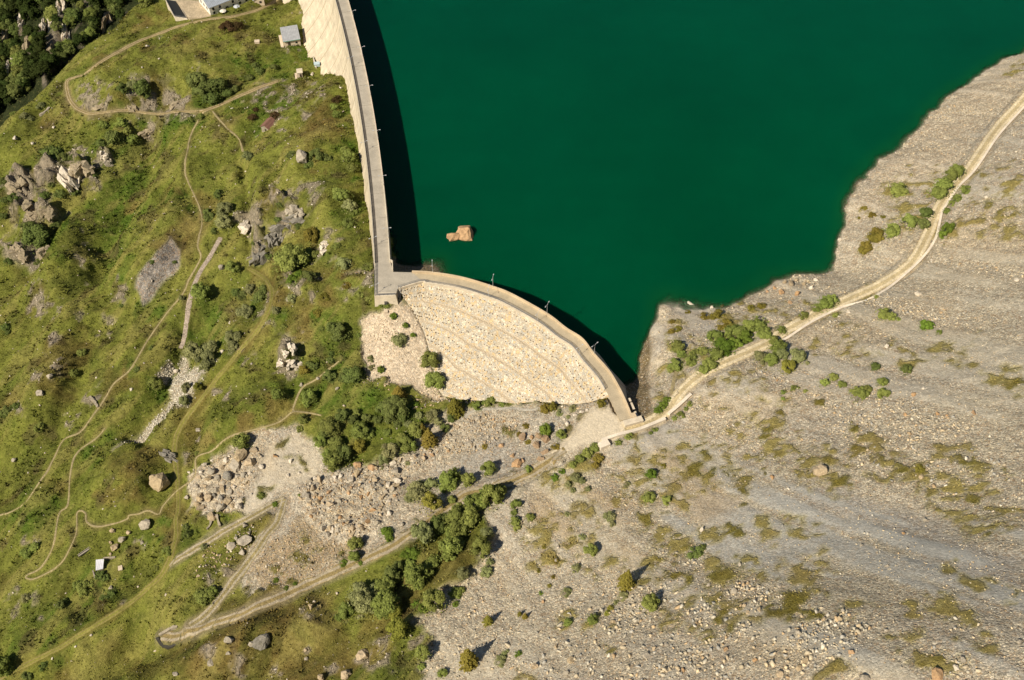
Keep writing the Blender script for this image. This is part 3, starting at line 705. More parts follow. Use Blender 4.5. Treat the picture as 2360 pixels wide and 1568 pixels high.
def facing_material():
    m, nt, b = new_mat('stone_facing')
    q = N(nt)
    uv = q.n('UVMap').outputs[0]
    w = q.n('VectorMath', operation='MULTIPLY_ADD')
    nt.links.new(q.noise(uv, 1.2, 2, 0.5, 1), w.inputs[0]); w.inputs[1].default_value = (0.45, 0.45, 0); nt.links.new(uv, w.inputs[2])
    v = q.vor(w.outputs[0], 1.3); ed = q.vor(w.outputs[0], 1.3, 'DISTANCE_TO_EDGE')
    r = q.sep(v.outputs['Color'])
    c = q.mix(q.rng(r[0], 0.0, 1.0, 0, 1, False), (0.49, 0.42, 0.315), (0.67, 0.59, 0.455))
    c = q.mix(q.m('MULTIPLY', q.rng(r[1], 0.68, 0.76), 0.75), c, (0.62, 0.44, 0.22))
    c = q.mix(q.m('MULTIPLY', q.rng(r[2], 0.68, 0.74), 0.6), c, (0.38, 0.37, 0.33))
    c = q.mix(q.m('MULTIPLY', q.rng(r[2], 0.0, 0.12, 1, 0), 0.6), c, (0.68, 0.62, 0.5))
    c = q.mix(q.rng(ed.outputs[0], 0.02, 0.10, 0.45, 0), c, (0.40, 0.315, 0.21))
    c = q.scale(c, q.m('MULTIPLY', q.rng(q.noise(uv, 0.12, 4, 0.6), 0.3, 0.7, 0.86, 1.1, False), q.rng(q.noise(uv, 2.4, 4, 0.7), 0.3, 0.7, 0.8, 1.18, False)))
    be = q.attr('berm').outputs['Fac']
    c = q.mix(q.rng(q.m('ADD', be, q.m('MULTIPLY', q.m('SUBTRACT', q.noise(uv, 0.9, 4, 0.6), 0.5), 0.7)), 0.45, 0.75, 0, 0.8), c, (0.52, 0.42, 0.29))
    nt.links.new(c, b.inputs['Base Color'])
    h = q.m('ADD', q.rng(ed.outputs[0], 0.0, 0.2), q.m('MULTIPLY', r[0], 0.5))
    nt.links.new(q.bump(h, 0.55, 0.3), b.inputs['Normal'])
    return m

def water_material():
    m, nt, b = new_mat('lake_water')
    q = N(nt); P = q.pos()
    n = q.rng(q.noise(P, 0.006, 3, 0.55), 0.3, 0.7)
    c = q.mix(n, (0.0, 0.054, 0.016), (0.0, 0.056, 0.0205))
    c = q.mix(q.rng(q.sep(P)[1], 190, 430, 0, 1, False), c, (0.0, 0.052, 0.026))
    dep = q.attr('depth').outputs['Fac']
    c = q.mix(q.rng(dep, 0.2, 5.0), (0.002, 0.061, 0.0185), c)
    c = q.scale(c, q.m('MULTIPLY', q.rng(q.noise(P, 0.011, 4, 0.6), 0.3, 0.7, 0.86, 1.14, False), q.rng(q.noise(q.vec('MULTIPLY', P, (0.5, 1, 1)), 0.08, 3, 0.6), 0.3, 0.7, 0.96, 1.04, False)))
    nt.links.new(c, b.inputs['Base Color'])
    b.inputs['Roughness'].default_value = 0.16
    b.inputs['Subsurface Weight'].default_value = 0.75
    b.inputs['Subsurface Radius'].default_value = (0.3, 1.0, 0.7)
    b.inputs['Subsurface Scale'].default_value = 5.0
    b.inputs['IOR'].default_value = 1.33
    b.inputs['Specular IOR Level'].default_value = 0.16
    al = q.m('SUBTRACT', 1.0, q.m('POWER', 2.718, q.m('MULTIPLY', dep, -0.95)))
    al = q.m('MULTIPLY', q.m('ADD', al, 0.14), 1.0, clamp=True)
    nt.links.new(q.m('MINIMUM', al, 1.0), b.inputs['Alpha'])
    h = q.m('ADD', q.noise(q.vec('MULTIPLY', P, (1, .6, 1)), 0.9, 4, 0.6), q.m('MULTIPLY', q.noise(P, 0.1, 3, 0.5), 1.5))
    nt.links.new(q.bump(h, 0.10, 0.3), b.inputs['Normal'])
    return m

def plain(name, col, rough=0.7, metal=0.0, var=0.25, sc=3.0, spec=0.3):
    m, nt, b = new_mat(name)
    q = N(nt); P = q.obj()
    k = q.rng(q.noise(P, sc, 5, 0.65), 0.3, 0.7, 1 - var, 1 + var, False)
    nt.links.new(q.scale(q.mix(0.0, col, col), k), b.inputs['Base Color'])
    b.inputs['Roughness'].default_value = rough; b.inputs['Metallic'].default_value = metal
    b.inputs['Specular IOR Level'].default_value = spec
    return m

def ribbed(name, col, scale, axis=0, rough=0.5, metal=0.0):
    m, nt, b = new_mat(name)
    q = N(nt); P = q.obj()
    s = q.sep(P)[axis]
    w = q.m('SINE', q.m('MULTIPLY', s, scale))
    k = q.m('MULTIPLY', q.rng(q.noise(P, 0.8, 5, 0.65), 0.3, 0.7, 0.82, 1.15, False), q.rng(w, -1, 1, 0.92, 1.06))
    nt.links.new(q.scale(q.mix(0.0, col, col), k), b.inputs['Base Color'])
    nt.links.new(q.bump(w, 0.4, 0.05), b.inputs['Normal'])
    b.inputs['Roughness'].default_value = rough; b.inputs['Metallic'].default_value = metal
    return m

def rock_material(name, c1, c2, lichen=0.25, lic=(0.30, 0.28, 0.20)):
    m, nt, b = new_mat(name)
    q = N(nt); P = q.pos()
    r = q.rand()
    c = q.mix(q.rng(r, 0, 1, 0, 1, False), c1, c2)
    k = q.m('MULTIPLY', q.rng(q.noise(P, 0.9, 7, 0.72), 0.3, 0.7, 0.68, 1.3, False), q.rng(q.noise(q.vec('MULTIPLY', P, (1, 1, 3)), 2.0, 5, 0.7), 0.3, 0.7, 0.86, 1.14, False))
    c = q.scale(c, k)
    c = q.mix(q.m('MULTIPLY', q.rng(q.noise(P, 1.6, 5, 0.7), 0.54, 0.64), lichen), c, lic)
    c = q.mix(q.m('MULTIPLY', q.rng(q.noise(P, 0.6, 6, 0.75), 0.58, 0.66), 0.35), c, (0.12, 0.105, 0.085))
    nt.links.new(c, b.inputs['Base Color'])
    nt.links.new(q.bump(q.noise(P, 1.5, 8, 0.75), 0.7, 0.5), b.inputs['Normal'])
    return m

def stones_material():
    m, nt, b = new_mat('scree_stone')
    q = N(nt); P = q.pos()
    c = q.attr('tint').outputs['Color']
    nt.links.new(q.scale(c, q.rng(q.noise(P, 3.0, 4, 0.7), 0.3, 0.7, 0.75, 1.25, False)), b.inputs['Base Color'])
    return m

def leaf_material(name, col, trans=0.32):
    m, nt, b = new_mat(name)
    nt.nodes.remove(b)
    q = N(nt)
    o = [n for n in nt.nodes if n.type == 'OUTPUT_MATERIAL'][0]
    r = q.rand()
    t = q.attr('leaf').outputs['Fac']
    c = q.mix(q.rng(r, 0, 1, 0, 0.55, False), col, (col[0] * 1.25, col[1] * 0.95, col[2] * 1.2))
    c = q.scale(c, q.m('MULTIPLY', q.rng(t, 0, 1, 0.62, 1.42, False), q.rng(q.m('FRACT', q.m('MULTIPLY', r, 7.31)), 0, 1, 0.82, 1.2, False)))
    d = q.n('BsdfDiffuse'); nt.links.new(c, d.inputs[0])
    tr = q.n('BsdfTranslucent'); nt.links.new(q.mix(1.0, c, (0.9, 1.0, 0.5), 'MULTIPLY'), tr.inputs[0])
    mx = q.n('MixShader'); mx.inputs[0].default_value = trans
    nt.links.new(d.outputs[0], mx.inputs[1]); nt.links.new(tr.outputs[0], mx.inputs[2])
    nt.links.new(mx.outputs[0], o.inputs[0])
    return m

M_GROUND = ground_material()
M_CREST = concrete_material('crest_paving', (0.385, 0.345, 0.28), amount=0.3, dark=(0.27, 0.23, 0.18))
M_CREST2 = concrete_material('crest_paving_small', (0.43, 0.36, 0.25), amount=0.3, dark=(0.30, 0.25, 0.18))
M_DAM = concrete_material('dam_concrete', (0.57, 0.49, 0.36), streak=0.13, joints=12.3, amount=0.3, dark=(0.46, 0.37, 0.25))
M_PARA = concrete_material('parapet_concrete', (0.60, 0.52, 0.40), amount=0.3)
M_PARA2 = concrete_material('parapet_stone', (0.56, 0.44, 0.29), amount=0.3, dark=(0.36, 0.27, 0.17))
M_STRIP = concrete_material('edge_strip', (0.20, 0.175, 0.14), amount=0.4, dark=(0.12, 0.10, 0.08))  # dark grey for the crest edge strip and the joints
M_WALLW = concrete_material('pale_wall', (0.66, 0.58, 0.47), amount=0.3, dark=(0.45, 0.37, 0.28))
M_FACING = facing_material()
M_WATER = water_material()
M_STEEL = plain('galvanised_steel', (0.27, 0.265, 0.26), 0.5, 0.3)
M_DSTEEL = plain('dark_steel', (0.09, 0.085, 0.08), 0.6, 0.2)
M_LAMP = plain('lamp_grey', (0.50, 0.51, 0.52), 0.45, 0.1)
M_STONES = stones_material()

# ------------------------------------------------------------------ mesh helpers
def tag(o, label=None, cat=None, group=None, kind=None):
    if label: o['label'] = label
    if cat: o['category'] = cat
    if group: o['group'] = group
    if kind: o['kind'] = kind
    return o

def link(name, me, parent=None):
    o = bpy.data.objects.new(name, me)
    COL.objects.link(o)
    if parent is not None: o.parent = parent
    return o

def empty(name, loc=(0, 0, 0), rz=0.0):
    o = bpy.data.objects.new(name, None)
    COL.objects.link(o)
    o.location = loc; o.rotation_euler = (0, 0, rz)
    o.empty_display_size = 0.5
    return o

class MB:
    def __init__(s): s.v = []; s.f = []; s.mi = []; s.uv = {}
    def add(s, vs, fs, mi=0, uvs=None):
        o = len(s.v)
        s.v += [tuple(map(float, p)) for p in vs]
        for k, f in enumerate(fs):
            if uvs is not None: s.uv[len(s.f)] = [uvs[i] for i in f]
            s.f.append(tuple(i + o for i in f)); s.mi.append(mi)
    def box(s, c, size, rz=0.0, mi=0, taper=1.0):
        x, y, z = [q / 2 for q in size]
        ca, sa = math.cos(rz), math.sin(rz)
        P = []
        for dz in (-z, z):
            k = 1.0 if dz < 0 else taper
            for dx, dy in ((-x, -y), (x, -y), (x, y), (-x, y)):
                dx *= k; dy *= k
                P.append((c[0] + dx * ca - dy * sa, c[1] + dx * sa + dy * ca, c[2] + dz))
        s.add(P, [(3, 2, 1, 0), (4, 5, 6, 7), (0, 1, 5, 4), (1, 2, 6, 5), (2, 3, 7, 6), (3, 0, 4, 7)], mi)
    def tube(s, a, b, r, r2=None, n=6, mi=0):
        a, b = Vector(a), Vector(b)
        d = (b - a).normalized()
        u = d.orthogonal().normalized(); w = d.cross(u)
        r2 = r if r2 is None else r2
        P = []
        for p, rr in ((a, r), (b, r2)):
            for k in range(n):
                t = 2 * PI * k / n
                P.append(p + u * (rr * math.cos(t)) + w * (rr * math.sin(t)))
        F_ = [(k, (k + 1) % n, n + (k + 1) % n, n + k) for k in range(n)]
        F_ += [tuple(range(n - 1, -1, -1)), tuple(range(n, 2 * n))]
        s.add(P, F_, mi)
    def sweep(s, rows, mi=0, close=False, us=None, vs=None):
        """rows: list of equal-length point lists -> grid of quads"""
        n, m_ = len(rows), len(rows[0])
        P = [p for r in rows for p in r]
        F_ = []; 
        for i in range(n - 1):
            for j in range(m_ - (0 if close else 1)):
                k = (j + 1) % m_
                F_.append((i * m_ + j, i * m_ + k, (i + 1) * m_ + k, (i + 1) * m_ + j))
        uv = None
        if us is not None:
            uv = [(us[i] if np.ndim(us[i]) == 0 else us[i][j], vs[j] if np.ndim(vs) == 1 else vs[i][j]) for i in range(n) for j in range(m_)]
        s.add(P, F_, mi, uv)
        if close:
            o = len(s.v) - len(P)
            s.f.append(tuple(o + j for j in range(m_ - 1, -1, -1))); s.mi.append(mi)
            s.f.append(tuple(o + (n - 1) * m_ + j for j in range(m_))); s.mi.append(mi)
    def prism(s, poly, z0, z1, mi=0):
        n = len(poly)
        a = sum(poly[i][0] * poly[(i + 1) % n][1] - poly[(i + 1) % n][0] * poly[i][1] for i in range(n))
        if a < 0: poly = poly[::-1]
        P = [(p[0], p[1], z0) for p in poly] + [(p[0], p[1], z1) for p in poly]
        s.add(P, [tuple(range(n - 1, -1, -1)), tuple(range(n, 2 * n))] + [(i, (i + 1) % n, n + (i + 1) % n, n + i) for i in range(n)], mi)
    def build(s, name, mats, parent=None, smooth=False):
        me = bpy.data.meshes.new(name)
        me.from_pydata(s.v, [], s.f)
        for m in (mats if isinstance(mats, (list, tuple)) else [mats]): me.materials.append(m)
        me.polygons.foreach_set('material_index', s.mi)
        if smooth: me.polygons.foreach_set('use_smooth', [True] * len(s.f))
        if s.uv:
            l = me.uv_layers.new(name='UVMap')
            for fi, q in s.uv.items():
                for k, li in enumerate(me.polygons[fi].loop_indices): l.data[li].uv = q[k]
        me.update()
        return link(name, me, parent)

def grid_mesh(name, P, mat, smooth=True, keep=None, attrs=None):
    """P: (n, m, 3) array"""
    n, m_ = P.shape[:2]
    idx = np.arange(n * m_).reshape(n, m_)
    q = np.stack([idx[:-1, :-1], idx[:-1, 1:], idx[1:, 1:], idx[1:, :-1]], -1)
    q = q[keep] if keep is not None else q.reshape(-1, 4)
    used = np.unique(q); rem = np.full(n * m_, -1, np.int64); rem[used] = np.arange(len(used))
    q = rem[q].astype(np.int32)
    me = bpy.data.meshes.new(name)
    me.vertices.add(len(used)); me.vertices.foreach_set('co', P.reshape(-1, 3)[used].astype(np.float32).ravel())
    me.loops.add(q.size); me.loops.foreach_set('vertex_index', q.ravel())
    me.polygons.add(len(q)); me.polygons.foreach_set('loop_start', np.arange(0, q.size, 4, dtype=np.int32))
    me.polygons.foreach_set('use_smooth', np.full(len(q), smooth))
    for an, (typ, arr) in (attrs or {}).items():
        if typ == 'c':
            a = me.attributes.new(an, 'FLOAT_COLOR', 'POINT')
            a.data.foreach_set('color', np.c_[arr.reshape(-1, 3)[used], np.ones(len(used))].astype(np.float32).ravel())
        else:
            a = me.attributes.new(an, 'FLOAT', 'POINT')
            a.data.foreach_set('value', arr.ravel()[used].astype(np.float32))
    me.materials.append(mat)
    me.update(calc_edges=True); me.validate()
    return link(name, me)

# ------------------------------------------------------------------ ground, lake, roads
o = grid_mesh('ground', np.stack([X, Y, Z], -1), M_GROUND, True, None,
              {'cover': ('c', np.clip(COVER, 0, 1)), 'gravel': ('f', GRAV * (1 - ROCKW * 0.0)), 'rock': ('f', ROCKW), 'fine': ('f', FINE)})
tag(o, kind='structure')

LKX, LKY = GX[::2], GY[::2]
lx, ly = np.meshgrid(LKX, LKY)
far = BIG[-1]
clip = np.vstack([[[-200, 5000]], [[far[0] - 60, far[1] + 200]], BIG[::-1], [J['c'], J['d'], J['e']], SM - SMN * 2.0, [SM[-1] + (20, -8)], [[4000, SM[-1][1] - 300]], [[4000, 5000]]])
lz = interp2(GX, GY, Z, lx, ly)
ins = inpoly(lx, ly, clip)
cmid = inpoly((lx[:-1, :-1] + lx[1:, 1:]) / 2, (ly[:-1, :-1] + ly[1:, 1:]) / 2, clip)
lowest = np.minimum.reduce([lz[:-1, :-1], lz[1:, 1:], lz[:-1, 1:], lz[1:, :-1]])
o = grid_mesh('lake_water', np.stack([lx, ly, lx * 0], -1), M_WATER, True, cmid & (lowest < 0.5), {'depth': ('f', np.clip(-lz, 0, 30))})
tag(o, kind='structure')

def ribbon(name, P, width, mat, jit=0.25, lift=0.05, kind='structure', nx=7):
    n = normals2(P)
    s = np.r_[0, np.cumsum(np.linalg.norm(np.diff(P[:, :2], axis=0), axis=1))]
    wl = width / 2 * (1 + jit * 2 * fbm(s, s * 0 + 3.3, 5, len(name) * 7, 3)); wr = width / 2 * (1 + jit * 2 * fbm(s, s * 0 + 8.1, 5, 41, 3))
    R = []
    us = np.linspace(0, 1, nx)
    for k, p in enumerate(P):
        row = []
        for u in us:
            off = (u - 0.5) * 2 * (wr[k] if u > 0.5 else wl[k])
            q = p[:2] + n[k] * off
            row.append((q[0], q[1], 0))
        R.append(row)
    A_ = np.array(R)
    A_[..., 2] = gz(A_[..., 0], A_[..., 1]) + lift
    A_[:, 0, 2] -= 0.12; A_[:, -1, 2] -= 0.12
    mb = MB()
    mb.sweep([list(map(tuple, r)) for r in A_], us=[us for _ in s], vs=[[t] * nx for t in s])
    return tag(mb.build(name, mat, smooth=True), kind=kind)

T_MAIN = track_material('pale_dirt', (0.58, 0.49, 0.33), (0.44, 0.355, 0.205), True, 0.35)
T_LOW = track_material('worn_dirt', (0.32, 0.27, 0.19), (0.23, 0.175, 0.075), True, 0.5)
T_QUA = track_material('quarry_dirt', (0.33, 0.285, 0.205), (0.24, 0.195, 0.09), True, 0.6)
T_GRASS = track_material('grass_ruts', (0.21, 0.175, 0.06), (0.185, 0.175, 0.036), True, 0.3)
T_MEAD = track_material('meadow_dirt', (0.36, 0.285, 0.17), (0.24, 0.185, 0.075), True, 0.4)
T_FOOT = track_material('trodden_earth', (0.31, 0.255, 0.135), (0.24, 0.205, 0.07), False, 0.4)
T_PAVE = track_material('channel_slabs', (0.33, 0.27, 0.215), (0.26, 0.205, 0.15), False, 0.7)
T_GRVL = track_material('path_gravel', (0.37, 0.34, 0.28), (0.28, 0.25, 0.19), False, 0.5)
RMAT = dict(dirt_road=(T_MAIN, .12), lower_track=(T_LOW, .5), side_track=(T_QUA, .5), quarry_track=(T_QUA, .5), grass_track=(T_GRASS, .5), meadow_road=(T_MEAD, .45), footpath=(T_FOOT, .75), gravel_path=(T_GRVL, .3), paved_channel=(T_PAVE, .3))
for k_, (nm, P_, w__) in enumerate(ROADS):
    ribbon(nm, P_, w__, RMAT[nm][0], RMAT[nm][1], 0.05 + 0.004 * (k_ % 5))

# ------------------------------------------------------------------ the large dam
def at_crest(px, py):
    return un(px, py, CREST)

dam = empty('concrete_dam', (BIG[0][0], BIG[0][1], 0))
tag(dam, 'long pale concrete dam curving along the green lake with a walkway on its crest', 'dam')
dam_off = np.array([BIG[0][0], BIG[0][1], 0.0])
def rel(P, off): return [(p[0] - off[0], p[1] - off[1], p[2] - off[2]) for p in P]

L_IN = BIG - BIGN * DW / 2
L_OUT = BIG + BIGN * DW / 2
arc_s = np.r_[0, np.cumsum(np.linalg.norm(np.diff(BIG, axis=0), axis=1))]
# downstream face: short upright head, then a growing batter
hs = np.r_[0, np.linspace(0.6, 46, 26)]
def batter(h): return 0.08 * h + 0.0185 * h * h
mb = MB()
rows = [rel([(L_IN[i][0] - BIGN[i][0] * batter(h), L_IN[i][1] - BIGN[i][1] * batter(h), CREST - 0.12 - h) for h in hs], dam_off) for i in range(len(BIG))]
mb.sweep(rows, us=list(arc_s), vs=hs)
rows = [rel([(L_OUT[i][0], L_OUT[i][1], CREST - 0.12), (L_OUT[i][0] + BIGN[i][0] * 0.3, L_OUT[i][1] + BIGN[i][1] * 0.3, -30)], dam_off) for i in range(len(BIG))]
mb.sweep([r[::-1] for r in rows], us=list(arc_s), vs=[40, 0])
rows = [rel([(L_OUT[i][0], L_OUT[i][1], CREST - 0.12), (L_IN[i][0], L_IN[i][1], CREST - 0.12)], dam_off) for i in range(len(BIG))]
mb.sweep(rows, us=list(arc_s), vs=[0, 5])
mb.build('dam_wall', M_DAM, dam, smooth=False)

def strip(name, Pc, Nc, a, b, z0, z1, mat, parent, off, label=None):
    """a bar of rectangular section that follows a line, from offset a to b"""
    mb = MB()
    rows = []
    for i in range(len(Pc)):
        A_, B_ = Pc[i] + Nc[i] * a, Pc[i] + Nc[i] * b
        rows.append(rel([(A_[0], A_[1], z0), (B_[0], B_[1], z0), (B_[0], B_[1], z1), (A_[0], A_[1], z1)], off))
    mb.sweep(rows[::-1], close=True)
    o = mb.build(name, mat, parent)
    if label: o['label'] = label
    return o
strip('walkway', BIG, BIGN, -1.35, 2.28, CREST - 0.118, CREST, M_CREST, dam, dam_off)
strip('edge_strip', BIG, BIGN, -2.38, -1.352, CREST - 0.118, CREST - 0.05, M_STRIP, dam, dam_off, 'dark strip along the valley side of the walkway')  # darker, slightly lower strip between kerb and walkway
strip('parapet', BIG, BIGN, 2.283, 2.63, CREST - 0.11, CREST + 0.95, M_PARA, dam, dam_off, 'pale parapet on the lake side')
strip('kerb', BIG, BIGN, -2.62, -2.383, CREST - 0.11, CREST + 0.16, M_PARA, dam, dam_off)
jm_ = MB(); jm_.box((0, 0, 0), (3.6, 0.12, 0.012))
j0 = jm_.build('expansion_joint', M_STRIP, dam)
for k, i in enumerate(range(6, 125, 8)):
    o = j0 if k == 0 else j0.copy()
    if k: COL.objects.link(o); o.parent = dam
    p = BIG[i] + BIGN[i] * 0.46
    o.location = (p[0] - dam_off[0], p[1] - dam_off[1], CREST + 0.004); o.rotation_euler = (0, 0, math.atan2(BIGN[i][1], BIGN[i][0]))
# head block where the two dams meet
mb = MB()
ring = [J[k] for k in 'abcdefgh']
mb.prism([(p[0] - dam_off[0], p[1] - dam_off[1]) for p in ring], 2.0, CREST + 0.003)
mb.build('end_platform', M_CREST, dam)
mb = MB()
fb, fa = J['h'], J['a']
d_ = (fb - fa) / np.linalg.norm(fb - fa); n_ = np.array([d_[1], -d_[0]])
n_ = n_ if n_[1] < 0 else -n_
P0 = [fa + n_ * 0.05, fb + n_ * 0.05]
W = [(P0[0][0], P0[0][1], CREST + .02), (P0[1][0], P0[1][1], CREST + .02), (P0[1][0] + n_[0] * .7 + d_[0] * .9, P0[1][1] + n_[1] * .7 + d_[1] * .9, 4.0), (P0[0][0] + n_[0] * .7 - d_[0] * .5, P0[0][1] + n_[1] * .7 - d_[1] * .5, 4.0)]
Wb = [(p[0] - n_[0] * 1.5, p[1] - n_[1] * 1.5, p[2]) for p in W]
mb.add(rel(W + Wb, dam_off), [(3, 2, 1, 0), (0, 1, 5, 4), (1, 2, 6, 5), (3, 0, 4, 7), (4, 5, 6, 7)])
mb.build('end_wall', M_PARA, dam, smooth=False)
mb = MB()
c_ = (fa + fb) / 2 + n_ * 0.62 + d_ * 0.0
mb.box((c_[0] - dam_off[0], c_[1] - dam_off[1], 8.6), (0.9, 0.5, 2.0), math.atan2(d_[1], d_[0]))
mb.build('end_wall_door', M_DSTEEL, dam)
# lakeside parapet round the corner
mb = MB()
def wall_line(mb, P, th, z0, z1, off=(0, 0, 0)):
    P = [np.asarray(p, float)[:2] for p in P]
    for i in range(len(P) - 1):
        a, b = P[i], P[i + 1]
        L = np.linalg.norm(b - a); t = (b - a) / L
        c = (a + b) / 2
        mb.box((c[0] - off[0], c[1] - off[1], (z0 + z1) / 2), (L + (th if 0 < i else 0.0) * 0.98, th, z1 - z0), math.atan2(t[1], t[0]))
wall_line(mb, [J['c'] + (0.05, 0), J['c'] + (0.75, -0.4), J['d'] + (-0.15, 0.35)], 0.32, CREST - 0.5, CREST + 0.93, dam_off)
mb.build('corner_parapet', M_PARA, dam)

def railing(label, P, h, rails, spacing, group, rail_r=0.06, z=CREST, base=None):
    """steel railing along a line: every post a part, each rail a part"""
    P = np.asarray(P, float)
    s = np.r_[0, np.cumsum(np.linalg.norm(np.diff(P[:, :2], axis=0), axis=1))]
    n = max(2, int(s[-1] / spacing) + 1)
    t = empty('railing', (P[0][0], P[0][1], z))
    tag(t, label, 'railing', group)
    zz = P[:, 2] - z if P.shape[1] > 2 else P[:, 0] * 0
    ss = np.linspace(0, s[-1], n)
    pm = MB(); pm.tube((0, 0, 0), (0, 0, h), 0.05, n=5)
    first = None
    for q in ss:
        x, y, dz = np.interp(q, s, P[:, 0]) - P[0][0], np.interp(q, s, P[:, 1]) - P[0][1], np.interp(q, s, zz)
        if first is None: first = pm.build('post', M_STEEL, t); o = first
        else:
            o = first.copy(); COL.objects.link(o); o.parent = t
        o.location = (x, y, dz)
    sub = np.linspace(0, s[-1], max(2, int(s[-1] / 1.5) + 1))
    rp = np.stack([np.interp(sub, s, P[:, 0]) - P[0][0], np.interp(sub, s, P[:, 1]) - P[0][1], np.interp(sub, s, zz)], -1)
    for k in range(rails):
        m2 = MB()
        hh = h * (k + 1) / rails
        for i in range(len(rp) - 1):
            m2.tube(rp[i] + (0, 0, hh), rp[i + 1] + (0, 0, hh), rail_r, n=4)
        m2.build('rail', M_STEEL, t)
    return t
vis = BIG[:125] - BIGN[:125] * 2.5
railing('grey steel railing along the valley edge of the long dam crest', vis, 1.1, 3, 2.0, 'steel railings of the dams')
railing('short steel railing across the end platform above the concrete end wall', [J['a'] + (0.2, 0.15), J['h'] + (-0.1, 0.15)], 1.1, 3, 1.3, 'steel railings of the dams')
railing('steel railing along the left edge of the end platform', [J['b'] + (0.12, 0), J['a'] + (0.14, 0.3)], 1.1, 3, 1.6, 'steel railings of the dams')

# ------------------------------------------------------------------ the small dam with its stone facing
d2 = empty('embankment_dam', (SM[0][0], SM[0][1], 0))
tag(d2, 'small curved dam with stone faced slope and narrow road on top', 'dam')
o2 = np.array([SM[0][0], SM[0][1], 0.0])
strip('crest_road', SM, SMN, -SW + 0.02, -0.42, CREST - 0.6, CREST, M_CREST2, d2, o2)
strip('parapet', SM, SMN, -0.417, 0.05, CREST - 1.0, CREST + 0.9, M_PARA2, d2, o2, 'tan stone parapet on the lake side')
KI = np.vstack([J['g'], J['f'], SMI[5:]]); KI = resample(np.c_[KI, KI[:, 0] * 0], 1.0)[:, :2]
KN = -normals2(np.c_[KI, KI[:, 0] * 0])
cut = np.argmin(np.hypot(*(KI - un(1400, 905, CREST)[:2]).T))
strip('kerb', KI[:cut], KN[:cut], -0.62, 0.0, CREST - 0.9, CREST + 0.22, M_PARA, d2, o2, 'broad white kerb above the stone facing')
mb = MB()
ss_ = np.r_[0, np.cumsum(np.linalg.norm(np.diff(SM, axis=0), axis=1))]
rows = []
for i in range(len(SM)):
    rows.append(rel([(SM[i][0] + SMN[i][0] * 0.03, SM[i][1] + SMN[i][1] * 0.03, CREST - 0.9)] + [(SM[i][0] + SMN[i][0] * (0.05 + 0.62 * h), SM[i][1] + SMN[i][1] * (0.05 + 0.62 * h), CREST - 0.9 - h) for h in (0.5, 4, 9, 18)], o2))
mb.sweep([r[::-1] for r in rows], us=list(ss_), vs=[0, 5, 10, 14, 15])
mb.build('lake_face', M_DAM, d2)
mb = MB()
core = [(p[0] - o2[0], p[1] - o2[1]) for p in SM - SMN * 0.5]
core2 = [(p[0] - o2[0], p[1] - o2[1]) for p in (SM - SMN * (SW - 0.3))[::-1]]
mb.prism(core + core2, 1.0, CREST - 0.62)
mb.build('core', M_DAM, d2)
# facing: bumpy loft with uv in metres, weep holes set in rows
FU = np.zeros((NV, NF)); FV = np.zeros((NV, NF))
FU[:] = np.r_[0, np.cumsum(np.linalg.norm(np.diff(TOP[:, :2], axis=0), axis=1))][None, :]
for i in range(NF): FV[:, i] = np.r_[0, np.cumsum(np.linalg.norm(np.diff(FACE[:, i], axis=0), axis=1))]
FACE2 = FACE.copy(); FACE2[..., 2] += 0.10 * 2 * fbm(FU, FV, 2.2, 201, 3) * sst(0, 0.05, vv)[:, None]
BE = BERM.astype(float)
o = grid_mesh('stone_facing', (FACE2 - o2), M_FACING, True, None, {'berm': ('f', BE)})
o.parent = d2
uvl = o.data.uv_layers.new(name='UVMap')
vi = np.empty(len(o.data.loops), np.int32); o.data.loops.foreach_get('vertex_index', vi)
uvl.data.foreach_set('uv', np.stack([FU.ravel()[vi], FV.ravel()[vi]], -1).astype(np.float32).ravel())
wpos = []
for r in range(11):
    lev = CREST - 0.35 - 0.75 - r * 1.16
    if ((CREST - 0.35 - lev) / LIFT) % 1 > 0.8: lev += 0.5
    for c in range(64):
        i = int((c + 0.5 + 0.5 * (r % 2)) / 65 * (NF - 1))
        col = FACE2[:, i, 2]
        if col[-2] > lev: continue
        j = int(np.argmax(col <= lev))
        if j > NV - 6: continue
        wpos.append(FACE2[j, i] + np.array([random.uniform(-.35, .35), random.uniform(-.25, .25), 0]))
random.shuffle(wpos)
hole = MB()
hole.tube((0, 0.05, -0.25), (0.05, -0.1, 0.12), 0.19, 0.15, 6)
h0 = hole.build('weep_hole', plain('weep_dark', (0.085, 0.055, 0.03), 0.9), d2)
for k, p in enumerate(wpos[:100]):
    o = h0 if k == 0 else h0.copy()
    if k: COL.objects.link(o); o.parent = d2
    o.location = tuple(p - o2)
rest = MB()
for p in wpos[100:]:
    q = p - o2
    rest.tube((q[0], q[1] + 0.05, q[2] - 0.25), (q[0] + .05, q[1] - 0.1, q[2] + 0.12), 0.19, 0.15, 6)
tag(rest.build('weep_holes', h0.data.materials[0], d2), kind='stuff')
railing('grey steel railing along the kerb above the stone facing', KI[:cut] - KN[:cut] * 0.3, 1.1, 3, 2.0, 'steel railings of the dams', z=CREST + 0.2)
